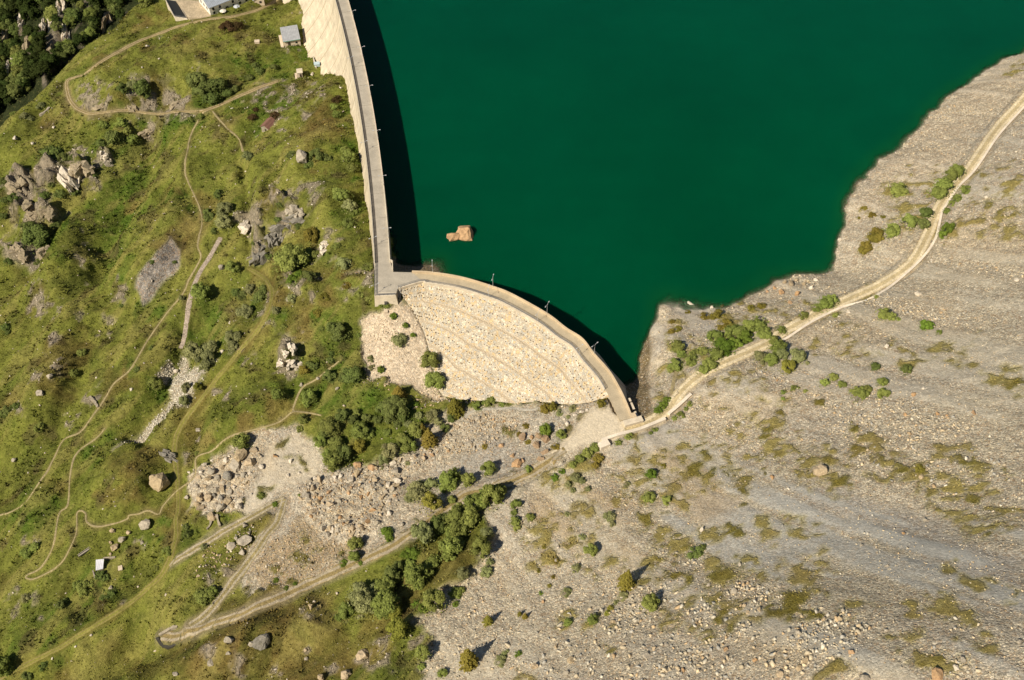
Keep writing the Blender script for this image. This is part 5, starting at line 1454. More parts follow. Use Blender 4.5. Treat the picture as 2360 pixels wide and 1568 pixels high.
def settle_labels():
    for (k, adj, noun), L in POOL.items():
        L.sort(key=lambda q: q[0])
        n = len(L)
        for i, (px, o, cat, group) in enumerate(L):
            if n == 1: s = f'{adj} {noun} {ZONES[k][2]}'
            elif n == 2: s = f'{["left", "right"][i]} of two {adj} {noun}s {ZONES[k][2]}'.replace('bushs', 'bushes')
            else: s = f'{ordn(i)} {adj} {noun} from left {ZONES[k][2]}'
            tag(o, s, cat, group)

# ------------------------------------------------------------------ rocks
def rock_mesh(name, seed, npts=18, flat=0.75, cuts=2, mat=None, ampl=0.10):
    r = random.Random(seed)
    bm = bmesh.new()
    for k in range(npts):
        z = r.uniform(-1, 1); t = r.uniform(0, 2 * PI); q = math.sqrt(1 - z * z)
        s = r.uniform(0.78, 1.05)
        bm.verts.new((q * math.cos(t) * s, q * math.sin(t) * s * r.uniform(0.8, 1.0), z * s * flat))
    res = bmesh.ops.convex_hull(bm, input=bm.verts)
    bmesh.ops.delete(bm, geom=[g for g in res['geom_interior'] if isinstance(g, bmesh.types.BMVert)], context='VERTS')
    bmesh.ops.triangulate(bm, faces=bm.faces)
    if cuts:
        bmesh.ops.subdivide_edges(bm, edges=bm.edges, cuts=cuts, use_grid_fill=True)
        bmesh.ops.triangulate(bm, faces=bm.faces)
        from mathutils import noise
        for v in bm.verts:
            n = noise.fractal(v.co * 1.7 + Vector((seed, 0, 0)), 0.8, 2.2, 5)
            v.co += v.co.normalized() * n * ampl
    me = bpy.data.meshes.new(name)
    bm.to_mesh(me); bm.free()
    me.materials.append(mat)
    return me
RK = dict(tan=rock_material('tan_rock', (0.40, 0.31, 0.19), (0.46, 0.36, 0.24)), orange=rock_material('orange_rock', (0.42, 0.26, 0.13), (0.46, 0.30, 0.17)),
          grey=rock_material('grey_rock', (0.35, 0.305, 0.235), (0.42, 0.365, 0.285)), pale=rock_material('pale_rock', (0.56, 0.49, 0.39), (0.66, 0.58, 0.47), 0.12), dark=rock_material('dark_rock', (0.20, 0.185, 0.155), (0.26, 0.235, 0.195), 0.35, (0.13, 0.12, 0.05)),
          brown=rock_material('brown_rock', (0.28, 0.19, 0.115), (0.34, 0.24, 0.15)),
          crag=rock_material('crag_rock', (0.29, 0.235, 0.155), (0.38, 0.31, 0.21), 0.6, (0.12, 0.11, 0.035)))
ROCKS = {c: [rock_mesh('boulder', 100 * i + k, 15 + 4 * (k % 4), 0.74 + 0.1 * (k % 3), 3, RK[c], 0.11) for k in range(5)] for i, c in enumerate(RK)}
BLOCKS = {c: [rock_mesh('boulder', 2000 + 100 * i + k, 10 + k, 0.8, 1, RK[c], 0.05) for k in range(4)] for i, c in enumerate(RK)}
WORD = dict(tan='tan', orange='orange', grey='grey', pale='pale', dark='dark grey', brown='brown', crag='grey brown')

def crag_mesh(name, seed, mat):
    """a stack of tilted angular blocks with a common grain, one solid outcrop"""
    r = random.Random(seed)
    bm = bmesh.new()
    from mathutils import noise
    for b in range(11):
        b2 = bmesh.new()
        c = Vector((r.uniform(-.75, .75), r.uniform(-.6, .6), r.uniform(-.3, .25)))
        sx, sy, sz = r.uniform(.16, .42), r.uniform(.3, .7), r.uniform(.3, .75)
        rot = Matrix.Rotation(r.uniform(-.3, .3) + .5, 3, 'Z') @ Matrix.Rotation(r.uniform(-.45, .1), 3, 'X') @ Matrix.Rotation(r.uniform(-.3, .3), 3, 'Y')
        for k in range(13):
            p = Vector((r.choice((-1, 1)) * r.uniform(.6, 1) * sx, r.choice((-1, 1)) * r.uniform(.55, 1) * sy, r.choice((-1, 1)) * r.uniform(.5, 1) * sz))
            b2.verts.new(rot @ p + c)
        res = bmesh.ops.convex_hull(b2, input=b2.verts)
        bmesh.ops.delete(b2, geom=[g for g in res['geom_interior'] if isinstance(g, bmesh.types.BMVert)], context='VERTS')
        bmesh.ops.triangulate(b2, faces=b2.faces)
        bmesh.ops.subdivide_edges(b2, edges=b2.edges, cuts=3, use_grid_fill=True)
        bmesh.ops.triangulate(b2, faces=b2.faces)
        for v in b2.verts:
            n = noise.fractal(v.co * 3.2 + Vector((seed, b, 0)), 0.7, 2.2, 4)
            v.co += (v.co - c).normalized() * n * 0.085
        t = bpy.data.meshes.new('t'); b2.to_mesh(t); b2.free(); bm.from_mesh(t); bpy.data.meshes.remove(t)
    me = bpy.data.meshes.new(name); bm.to_mesh(me); bm.free()
    me.materials.append(mat)
    return me
CRAGS = {c: [crag_mesh('rock_outcrop', 50 * i + k + 1, RK[c]) for k in range(3)] for i, c in enumerate(RK)}
def dist_of(p): return p[1] * ST - (p[2] - CAM_H) * CT
def boulder(px, py, r, c='tan', sz=None, name='boulder', label=None, zf=None, cat='boulder', group=None, sink=0.2, rz=None):
    p = ground(px, py + r * 0.35)
    R = r * dist_of(p) / FOC
    o = link(name, ROCKS[c][3] if (label and name == 'boulder' and r > 12) else random.choice(CRAGS[c] if name == 'rock_outcrop' else ROCKS[c] if (label or r > 13) else ROCKS[c] + BLOCKS[c]))
    s = sz or (random.uniform(.9, 1.12), random.uniform(.8, 1.05), random.uniform(.8, 1.05))
    o.scale = (R * s[0], R * s[1], R * s[2])
    o.rotation_euler = (random.uniform(-.25, .25), random.uniform(-.25, .25), random.uniform(0, 6.28) if rz is None else rz)
    o.location = (p[0], p[1], (p[2] if zf is None else zf) + R * s[2] * (0.62 - sink))
    if label: tag(o, label, cat, group)
    else:
        size = 'huge' if R > 2.4 else 'large' if R > 1.45 else 'medium' if R > 0.85 else 'small'
        later(o, f'{size} {WORD[c]}', 'boulder', px, py, 'boulder', group or 'boulders lying on the slopes')
    return o
# the orange rock in the lake: two humps, one body
bm = bmesh.new()
for (dx, dy, rr, sd) in ((0, 0, 1.08, 11), (-1.0, -0.3, 0.86, 12)):
    t = rock_mesh('tmp', sd, 22, 0.8, 3, RK['orange'], 0.13)
    b2 = bmesh.new(); b2.from_mesh(t)
    for v in b2.verts: v.co = Vector((v.co.x * rr * 1.05 + dx, v.co.y * rr + dy, v.co.z * rr))
    t2 = bpy.data.meshes.new('t'); b2.to_mesh(t2); b2.free(); bm.from_mesh(t2)
    bpy.data.meshes.remove(t2); bpy.data.meshes.remove(t)
me = bpy.data.meshes.new('lake_rock'); bm.to_mesh(me); bm.free(); me.materials.append(RK['orange'])
o = link('lake_rock', me); p = un(1075, 541, 0.0); o.location = (p[0], p[1], 0.6); o.scale = (3.9, 4.2, 3.4)
tag(o, 'orange two humped rock standing out of the green lake', 'rock')

S = pts
def many(s, c, **k):
    for x, y, r in pts(s): boulder(x, y, r, c, **k)
boulder(695, 363, 19, 'grey', (1.0, .8, 1.3), label='grey pinnacle boulder among dark shrubs between red roofed hut and long dam')
boulder(370, 1110, 27, 'tan', (0.95, 1.0, 1.3), label='huge tan boulder with dark shadow beside the grass track left of the boulder heap')
boulder(1887, 1084, 19, 'tan', (1.1, .9, 1.25), label='big tan boulder alone on olive mat on the right scree')
boulder(340, 1207, 20, 'grey', label='large grey slab boulder at the footpath left of the grass track')
boulder(605, 1478, 22, 'dark', (1.2, .9, 1.3), label='dark grey crag boulder casting shadow below the end of the lower track')
boulder(1587, 699, 13, 'pale', (1.4, .6, .8), label='white wedge shaped boulder at the water edge of the spit', rz=-0.6)
boulder(457, 990, 8, 'grey', label='blue grey boulder on grass right of the grass track bend')
many("92,905,11 115,866,8 34,1060,8 282,1241,12 257,1355,10 328,1250,7", 'grey')
many("260,1222,8 297,1226,7 267,1260,12 255,1276,5 457,1327,6 255,1250,5", 'tan')
many("555,1046,20 577,1066,16 510,1076,11 482,1101,11 457,1101,10 515,1126,11 462,1144,14 482,1144,13 525,1154,13 465,1169,13 490,1188,14 585,1036,11 535,1165,8 455,1160,9 470,1120,9", 'tan')
many("542,1071,16 490,1086,13 502,1101,11 452,1119,9 515,1111,8 547,1096,8 562,1094,9 497,1161,7 510,1169,15 472,1069,7 432,1145,8 527,1116,8 530,1134,9 500,1128,8 570,1095,6", 'grey')
many("525,1095,14 512,1144,10 495,1140,8", 'dark')
many("465,1086,8 522,1059,9 550,1165,9 436,1088,5 490,1060,6 540,1120,6", 'pale')
many("602,1074,8 670,1061,8 727,1101,7 665,1095,6 690,1090,5", 'pale'); many("635,1049,9 825,1071,12 857,1076,13 1155,1026,9", 'orange')
many("1205,1006,12 1242,1004,10 1257,1010,14 1236,1024,14 1255,1041,12 1245,1056,11", 'brown'); many("1192,1066,17 1182,1049,9 1205,1060,9 1225,1008,8", 'orange'); many("1307,976,7 1325,957,6 1340,950,7 1352,945,6 1300,965,5", 'pale')
many("1640,708,6 1934,552,6 1880,644,7 2115,677,8 1955,719,6 1869,663,7", 'pale'); many("1665,704,6 1837,676,9 1785,664,6 1820,697,7 1800,673,9 1768,672,5", 'orange'); many("1822,654,12 1850,655,7 1808,650,6 1835,645,6 1862,650,5", 'tan')
many("2272,454,5 2342,644,8 2147,599,5 1817,1126,6 2127,894,5 2044,798,7 1617,1219,9 1195,1370,6 2202,1536,11", 'pale')
many("1780,1099,8 2245,951,9 2105,909,8 2160,954,7 2085,955,7 1791,876,5 2180,957,5", 'orange'); many("2122,1099,7 1877,1014,5 1437,1485,9 1507,1495,8 1315,1520,11 1232,1535,12 1282,1490,7 1412,1432,6", 'tan')
many("1535,1486,6 1490,1509,11 1307,1549,9 1690,1362,10 1705,1300,7 1632,1347,7 1282,1290,7 1992,1560,20 1840,1457,11 2132,1197,9 2347,1477,9", 'grey')
many("1575,1542,9 1740,1520,8 2157,1552,20 1962,1502,9 1670,1495,9 2082,1229,5 1252,1386,5", 'orange'); many("1615,1505,7 1642,1520,6 1715,1395,6 1722,1410,7 1750,1405,9 1852,1522,13 1840,1537,10 1795,1552,12 1935,1425,8 1900,1427,7", 'tan')
many("1942,1407,8 2042,1302,8 2042,1452,8 2217,1520,11 1795,1350,7 1985,1256,6 2002,1275,5", 'grey')
many("837,1507,18 797,1552,15 715,1397,10 740,1560,9 705,1497,6 1012,1415,7 830,1210,8 762,1217,10", 'tan'); many("745,1217,9 755,1230,9 927,1209,8 705,1517,6 527,1472,12 527,1505,8 565,1207,10", 'grey')
many("485,1525,11 405,1552,8 582,1482,10 535,1255,15 565,1242,19 560,1272,10 575,1228,8 545,1240,7", 'grey')
many("512,810,6 405,855,7 303,897,6 1120,880,4", 'pale'); many("35,318,8 75,330,5 340,107,6 367,135,4 125,293,5 690,164,5 720,170,7", 'pale')
many("695,885,7 733,872,5 778,895,7 685,660,6 665,690,7 575,720,5 510,617,9", 'grey')

# embedded crags: larger faceted outcrops standing out of the slopes
def crag(px, py, r, c, label, sz=(1.2, .9, 1.0), rz=None):
    return boulder(px, py, r * 1.12, c, (sz[0], sz[1], sz[2] * .9), 'rock_outcrop', label, cat='rock outcrop', sink=0.6, rz=rz)
crag(662, 512, 27, 'dark', 'dark grey rock outcrop upper block below the grass slope', (1.3, .8, .9), 0.5)
crag(630, 546, 21, 'dark', 'dark grey rock outcrop middle block', (1.1, .8, .9)); crag(600, 578, 22, 'dark', 'grey rock outcrop lowest block beside the grass track bend', (1.0, .9, .9))
crag(578, 515, 24, 'pale', 'pale weathered outcrop left of the dark grey one', (.9, 1.1, .5)); crag(680, 486, 16, 'grey', 'small grey block topping the dark outcrop')
crag(665, 800, 18, 'pale', 'pale bedrock outcrop top of the knoll', (.8, 1.2, .6)); crag(660, 828, 20, 'pale', 'pale bedrock outcrop bottom left of the knoll', (.9, 1.1, .6)); crag(685, 835, 14, 'pale', 'pale bedrock outcrop bottom right of the knoll', (.9, 1.1, .6))
crag(160, 405, 26, 'pale', 'tall pale slab of the left crags', (.7, 1.2, 1.0), 0.5); crag(190, 385, 20, 'crag', 'grey slab right of the tall pale slab'); crag(45, 430, 22, 'crag', 'ribbed grey crag at upper left', (1.1, 1, .9)); crag(75, 480, 24, 'crag', 'jagged grey crag in the middle of the left crags', (1.4, .8, .9)); crag(110, 485, 16, 'crag', 'jagged grey crag right of the middle one'); crag(45, 578, 20, 'crag', 'brown crag under the big dark bush at far left', (1.2, .7, .9)); crag(105, 575, 14, 'crag', 'small grey crag right of the brown one')
crag(240, 355, 12, 'pale', 'narrow pale rock standing on the slope left of the vivid grass', (.6, 1, 1.2)); crag(250, 372, 10, 'grey', 'narrow grey rock below the narrow pale rock', (.6, 1, 1.2))
crag(335, 300, 14, 'crag', 'broken grey outcrop under the straight meadow road', (1.3, .8, .7)); crag(300, 245, 12, 'crag', 'grey ledge above the straight meadow road', (1.5, .7, .6)); crag(230, 243, 11, 'crag', 'grey ledge near the road bend', (1.4, .7, .6)); crag(400, 240, 11, 'crag', 'grey ledge right part above the meadow road', (1.4, .7, .6))
crag(750, 562, 14, 'pale', 'pale outcrop beside the tree with long shadow', (1.1, .9, .6)); crag(390, 1048, 16, 'dark', 'dark eroded bank rock left of the grass track', (.8, 1.4, .8))

RIBS = pts("52,50,20 62,100,18 108,55,23 122,112,21 152,72,16 10,85,16 24,148,17 250,38,20 142,15,20")
for k_, (x_, y_, r_) in enumerate(RIBS):
    crag(x_, y_, r_, 'crag' if k_ % 2 else 'pale', f'{ORD[k_]} steep rock rib standing among the dark trees of the top left wood', (.55, 1.9, 1.0), 0.12)
# rubble fields: the 300 largest stones of the two heaps one by one
FIELD_A = pts("690,1135 700,1110 760,1095 800,1080 820,1060 880,1085 950,1042 1000,1025 1010,1045 945,1095 920,1140 900,1180 860,1220 800,1240 735,1215 700,1180")
FIELD_B = pts("1000,1010 1035,975 1090,960 1130,958 1185,960 1190,985 1150,1010 1120,1040 1070,1030 1030,1045")
FIELD_C = pts("450,1075 500,1050 580,1040 600,1080 560,1170 500,1200 450,1170")
rr = random.Random(5)
heap = []
def scatter(poly, n, lo_, hi_, p=2.4):
    a, b = poly.min(0), poly.max(0)
    k = 0
    while k < n:
        x, y = rr.uniform(a[0], b[0]), rr.uniform(a[1], b[1])
        if inpoly(np.array([x]), np.array([y]), poly)[0]:
            heap.append((x, y, lo_ + (hi_ - lo_) * rr.random() ** p)); k += 1
scatter(FIELD_A, 215, 2.6, 11.5, 2.4); scatter(FIELD_B, 55, 2.2, 8, 2.6); scatter(FIELD_C, 30, 3, 7)
HP = march(np.array([h[0] for h in heap]), np.array([h[1] for h in heap]))
for (x, y, r), p in zip(heap, HP):
    c = rr.choice(['tan', 'tan', 'tan', 'tan', 'tan', 'orange', 'grey', 'grey', 'pale'])
    R = r * dist_of(p) / FOC
    o = link('heap_boulder', rr.choice(BLOCKS[c]))
    o.scale = (R * rr.uniform(.85, 1.2), R * rr.uniform(.8, 1.05), R * rr.uniform(.75, 1.1))
    o.rotation_euler = (rr.uniform(-.5, .5), rr.uniform(-.5, .5), rr.uniform(0, 6.28))
    o.location = (p[0], p[1], p[2] + R * 0.35)
    tag(o, 'angular boulder lying in the rubble heaps below the small dam', 'boulder', 'boulders of the rubble heaps')

# loose stones in their tens of thousands: one mesh
def stone_protos(n, seed):
    out = []
    for k in range(n):
        me = rock_mesh('tmp', seed + k, 9, 0.7, 0, RK['tan'])
        v = np.empty(len(me.vertices) * 3); me.vertices.foreach_get('co', v)
        me.calc_loop_triangles()
        t = np.array([tuple(q.vertices) for q in me.polygons], np.int32)
        out.append((v.reshape(-1, 3), t)); bpy.data.meshes.remove(me)
    return out
SP = stone_protos(10, 900)
def stones(name, XY, R, tints, label, seed, flat=1.0):
    g = np.random.default_rng(seed)
    Zs = gz(XY[:, 0], XY[:, 1])
    VV, FF, TT = [], [], []
    o_ = 0
    which = g.integers(0, len(SP), len(XY))
    for k, (v, t) in enumerate(SP):
        m = np.where(which == k)[0]
        if not len(m): continue
        a = g.uniform(0, 2 * PI, len(m)); sc = np.stack([R[m] * g.uniform(.8, 1.3, len(m)), R[m] * g.uniform(.7, 1.05, len(m)), R[m] * flat * g.uniform(.6, 1.0, len(m))], -1)
        p = v[None] * sc[:, None]
        c, s = np.cos(a)[:, None], np.sin(a)[:, None]
        q = np.stack([p[..., 0] * c - p[..., 1] * s, p[..., 0] * s + p[..., 1] * c, p[..., 2]], -1)
        q += np.stack([XY[m, 0], XY[m, 1], Zs[m] + R[m] * 0.22], -1)[:, None]
        nv = len(v)
        VV.append(q.reshape(-1, 3))
        FF.append((t[None] + (np.arange(len(m)) * nv)[:, None, None] + o_).reshape(-1, 3))
        TT.append(np.repeat(tints[m], nv, 0))
        o_ += nv * len(m)
    V_, F_, T_ = np.vstack(VV), np.vstack(FF).astype(np.int32), np.vstack(TT)
    me = bpy.data.meshes.new(name)
    me.vertices.add(len(V_)); me.vertices.foreach_set('co', V_.astype(np.float32).ravel())
    me.loops.add(F_.size); me.loops.foreach_set('vertex_index', F_.ravel())
    me.polygons.add(len(F_)); me.polygons.foreach_set('loop_start', np.arange(0, F_.size, 3, dtype=np.int32))
    at = me.attributes.new('tint', 'FLOAT_COLOR', 'POINT')
    at.data.foreach_set('color', np.c_[T_, np.ones(len(T_))].astype(np.float32).ravel())
    me.materials.append(M_STONES); me.update(calc_edges=True)
    o = link(name, me)
    return tag(o, label, 'stones', kind='stuff')
def pick_tints(n, g, pal, w):
    pal = np.array(pal); i = g.choice(len(pal), n, p=np.array(w) / sum(w))
    return np.clip(pal[i] * g.uniform(.8, 1.2, (n, 1)), 0.02, 0.85)
PAL = [(0.53, 0.445, 0.31), (0.55, 0.44, 0.285), (0.46, 0.41, 0.315), (0.35, 0.33, 0.285), (0.48, 0.345, 0.20), (0.56, 0.51, 0.41)]
def on_ground(px, py, keep=None):
    P = march(px, py)
    return P
g = np.random.default_rng(3)
# areas: candidates spread evenly over the ground, kept by cover
def spread(n, x0, x1, y0, y1, wfun, seed):
    g = np.random.default_rng(seed)
    x, y = g.uniform(x0, x1, n), g.uniform(y0, y1, n)
    z = gz(x, y)
    u, v, _ = proj(np.stack([x, y, z], -1))
    ok = (u > -120) & (u < 2480) & (v > -80) & (v < 1660) & (z > 0.05 - 99 * (u < 900) - 99 * (v > 900))
    w = wfun(x, y, u, v)
    ok &= g.random(n) < w
    return np.stack([x[ok], y[ok]], -1), u[ok], v[ok]
ROADM = np.zeros(X.shape, np.float32)
for nm, P_, wd in ROADS:
    for p in P_[::2]:
        r = wd / 2 + 0.3
        i0, i1, j0, j1 = cell(GX, p[0] - r), cell(GX, p[0] + r) + 1, cell(GY, p[1] - r), cell(GY, p[1] + r) + 1
        ROADM[j0:j1, i0:i1] = 1
ROADM = np.maximum(ROADM, plz); ROADM = np.maximum(ROADM, BANK); ROADM = np.maximum(ROADM, jm)
for L_ in (BIG, (SM + SMI) / 2):
    for p in L_:
        i0, i1, j0, j1 = cell(GX, p[0] - 3), cell(GX, p[0] + 3), cell(GY, p[1] - 3), cell(GY, p[1] + 3)
        ROADM[j0:j1, i0:i1] = 1
def samp(A_, x, y): return interp2(GX, GY, A_, x, y)
coarse = np.clip(0.5 * sst(0.02, 0.2, -GUL) + blobs("1500,1500,150 1650,1490,120 1800,1500,120 1900,1480,80 1350,1520,110 1250,1540,90 1450,1440,60 1050,1540,60 1700,1440,60", 1.4) + 0.25 * M_RIGHT, 0, 1)
XY, u, v = spread(420000, -110, 225, 60, 420, lambda x, y, u, v: samp(GRAV, x, y) ** 2 * (1 - samp(ROADM, x, y)) * (0.05 + 0.26 * sst(-0.12, 0.2, fbm(x, y, 9, 303, 3))) * (0.35 + 3.0 * samp(coarse, x, y)) * (samp(M_RIGHT, x, y) > .3), 21)
g = np.random.default_rng(22)
R = 0.11 + 0.24 * g.random(len(XY)) ** 3.5 + samp(coarse, XY[:, 0], XY[:, 1]) * 0.75 * g.random(len(XY)) ** 4
stones('scree_stones', XY, R, pick_tints(len(XY), g, PAL, [4, 3, 4, 3, 1.6, 1]), 'grey and tan loose stones covering the right hand scree slopes', 23)
n_scree = len(XY)
# rubble between the heap boulders, dump, stream
fa_ = np.maximum.reduce([mask("690,1135 760,1095 820,1058 880,1085 950,1042 1010,1020 1015,1045 945,1095 920,1140 900,1180 860,1225 800,1245 735,1215", 8, False), mask("1000,1010 1035,975 1130,955 1190,960 1195,985 1120,1045 1030,1045", 8, False), 0.45 * mask("450,1075 500,1050 600,1040 600,1085 560,1175 500,1205 450,1170", 8, False), 0.6 * M_DUMP, 0.8 * mask("1000,900 1040,912 1140,918 1240,918 1340,924 1400,910 1408,925 1340,948 1240,937 1140,940 1030,932", 5, False),
                         0.9 * mask("500,1240 560,1195 600,1200 600,1260 540,1320 470,1330", 10), 0.75 * mask("980,860 1025,880 1040,930 1010,960 960,950 960,930 1000,915", 8), 0.75 * mask("830,850 890,870 930,890 940,920 880,900 830,880", 8)])
XY, u, v = spread(150000, -110, 60, 130, 330, lambda x, y, u, v: fa_i(x, y) * 0.55 * (1 - samp(ROADM, x, y)), 31) if False else spread(150000, -125, 60, 120, 330, lambda x, y, u, v: samp(fa_, x, y) * 0.5 * (1 - samp(ROADM, x, y)), 31)
g = np.random.default_rng(32)
R = 0.14 + 0.55 * g.random(len(XY)) ** 3.2
stones('rubble_stones', XY, R, pick_tints(len(XY), g, [(0.44, 0.34, 0.215), (0.50, 0.37, 0.22), (0.36, 0.31, 0.24), (0.30, 0.275, 0.235), (0.56, 0.49, 0.38)], [4, 3, 2, 1.5, 1]), 'tan broken stones filling the rubble fields between the tracks', 33)
XY, u, v = spread(60000, -140, -60, 200, 320, lambda x, y, u, v: samp(M_STREAM, x, y) * 0.9 * (1 - samp(ROADM, x, y)), 41)
g = np.random.default_rng(42)
stones('stream_stones', XY, 0.16 + 0.42 * g.random(len(XY)) ** 2.5, pick_tints(len(XY), g, [(0.55, 0.50, 0.40), (0.46, 0.42, 0.34), (0.64, 0.59, 0.48)], [3, 2, 2]), 'white stones of the dry stream bed crossing the grass', 43)
XY, u, v = spread(60000, -70, 0, 170, 240, lambda x, y, u, v: samp(M_PALE, x, y) * 0.30 * sst(-0.15, 0.15, fbm(x, y, 5, 307, 3)) * (1 - samp(ROADM, x, y)), 45)
g = np.random.default_rng(46)
stones('apron_stones', XY, 0.12 + 0.5 * g.random(len(XY)) ** 3.5, pick_tints(len(XY), g, [(0.58, 0.48, 0.35), (0.50, 0.40, 0.28), (0.66, 0.57, 0.44)], [3, 2, 1]), 'pale broken stones on the scree left of the stone facing', 47)
XY, u, v = spread(45000, -160, -40, 200, 420, lambda x, y, u, v: samp(M_TALUS, x, y) * 0.6, 51)
g = np.random.default_rng(52)
stones('talus_stones', XY, 0.14 + 0.2 * g.random(len(XY)) ** 2, pick_tints(len(XY), g, [(0.27, 0.24, 0.215), (0.22, 0.20, 0.18), (0.33, 0.30, 0.26)], [3, 2, 1]), 'grey stones of the small talus patch on the grass', 53)
XY, u, v = spread(260000, -280, 20, 70, 520, lambda x, y, u, v: (samp(LEFTB, x, y) * 0.35 + 0.010 + 0.03 * sst(0.05, 0.2, fbm(x, y, 14, 305, 3))) * (1 - samp(ROADM, x, y)) * (1 - samp(FOREST, x, y)), 61)
g = np.random.default_rng(62)
stones('field_stones', XY, 0.16 + 0.55 * g.random(len(XY)) ** 4, pick_tints(len(XY), g, [(0.46, 0.39, 0.30), (0.38, 0.33, 0.27), (0.56, 0.50, 0.40)], [3, 2, 2]), 'scattered pale stones showing through the grass slopes', 63)

# ------------------------------------------------------------------ vegetation
LF = dict(mid=leaf_material('leaf_mid', (0.215, 0.265, 0.065)), dark=leaf_material('leaf_dark', (0.140, 0.185, 0.050)), light=leaf_material('leaf_light', (0.24, 0.25, 0.048)),
          olive=leaf_material('leaf_olive', (0.215, 0.195, 0.040)), grey=leaf_material('leaf_grey', (0.245, 0.270, 0.110)), vivid=leaf_material('leaf_vivid', (0.135, 0.205, 0.032)),
          wood=leaf_material('leaf_forest', (0.048, 0.072, 0.018)), brown=leaf_material('leaf_brown', (0.085, 0.060, 0.026)))
BARK = plain('bark', (0.13, 0.10, 0.07), 0.9)

def quads_mesh(name, C_, Nn, S_, leaf, extra=None):
    """little leaf faces: centres, normals, sizes"""
    n = len(C_)
    g = np.random.default_rng(n)
    a = g.normal(size=(n, 3)); Nn = Nn / (np.linalg.norm(Nn, axis=1)[:, None] + 1e-9)
    t = np.cross(Nn, a); t /= np.linalg.norm(t, axis=1)[:, None] + 1e-9
    b = np.cross(Nn, t)
    S1 = S_[:, None]
    V_ = np.stack([C_ - t * S1 * 1.0, C_ + b * S1 * 0.62 + Nn * S1 * .15, C_ + t * S1 * 1.0, C_ - b * S1 * 0.62 + Nn * S1 * .15], 1).reshape(-1, 3)
    F_ = np.arange(4 * n).reshape(-1, 4)
    L_ = np.repeat(leaf, 4)
    me = bpy.data.meshes.new(name)
    ev, ef = (np.zeros((0, 3)), np.zeros((0, 3), int)) if extra is None else extra
    me.from_pydata([tuple(q) for q in np.vstack([V_, ev])], [], [tuple(int(i) for i in f) for f in F_] + [tuple(int(i) + 4 * n for i in f) for f in ef])
    at = me.attributes.new('leaf', 'FLOAT', 'POINT')
    at.data.foreach_set('value', np.r_[L_, np.full(len(ev), 0.42)].astype(np.float32))
    me.update()
    return me
def ico(sub, r):
    bm = bmesh.new(); bmesh.ops.create_icosphere(bm, subdivisions=sub, radius=r)
    v = np.array([tuple(q.co) for q in bm.verts]); f = np.array([[q.index for q in fc.verts] for fc in bm.faces]); bm.free()
    return v, f
def bush_crown(seed, nc=26, per=85, hgt=0.85, leafs=0.085, core=0.62, spreadk=1.0):
    g = np.random.default_rng(seed)
    C_, N_, L_ = [], [], []
    EV, EF = [], []; no = 0
    iv, if_ = ico(1, 1)
    lop = g.uniform(0.7, 1.0, 9)
    for k in range(nc):
        th = g.uniform(0, 2 * PI); rr_ = math.sqrt(g.random()) * 0.74 * lop[int(th / 2 / PI * 8.99)]
        top = math.sqrt(max(0.05, 1 - (rr_ / 0.95) ** 2)) * hgt
        z = top * (0.55 + 0.45 * g.random()) if g.random() < 0.7 else top * g.uniform(0.1, 0.6)
        c = np.array([rr_ * math.cos(th) * spreadk, rr_ * math.sin(th), z])
        cr = g.uniform(0.17, 0.34)
        d = g.normal(size=(per, 3)); d /= np.linalg.norm(d, axis=1)[:, None]
        d[:, 2] = np.where(d[:, 2] < -0.35, -d[:, 2], d[:, 2])
        rad = cr * (0.72 + 0.36 * g.random(per))
        C_.append(c + d * rad[:, None] * np.array([1, 1, .85])); N_.append(d + np.array([0, 0, .35]) + 0.22 * g.normal(size=(per, 3)))
        L_.append(np.clip(g.normal(0.5, 0.2, per) + g.normal(0, .16), 0, 1))
        EV.append(iv * cr * core * np.array([1, 1, .8]) * (1 + 0.25 * g.normal(size=(len(iv), 1))) + c); EF.append(if_ + no); no += len(iv)
    # stray twigs that break up the outline
    ns = 130
    th = g.uniform(0, 2 * PI, ns); rr_ = g.uniform(0.6, 1.08, ns); z = np.sqrt(np.clip(1.12 - rr_ ** 2, 0.02, 1)) * hgt * g.uniform(.3, 1.15, ns)
    C_.append(np.stack([rr_ * np.cos(th) * spreadk, rr_ * np.sin(th), z], -1)); N_.append(g.normal(size=(ns, 3))); L_.append(np.clip(g.normal(.55, .2, ns), 0, 1))
    C_, N_, L_ = np.vstack(C_), np.vstack(N_), np.concatenate(L_)
    return quads_mesh('crown', C_, N_, leafs * g.uniform(.6, 1.35, len(C_)), L_, (np.vstack(EV), np.vstack(EF)))
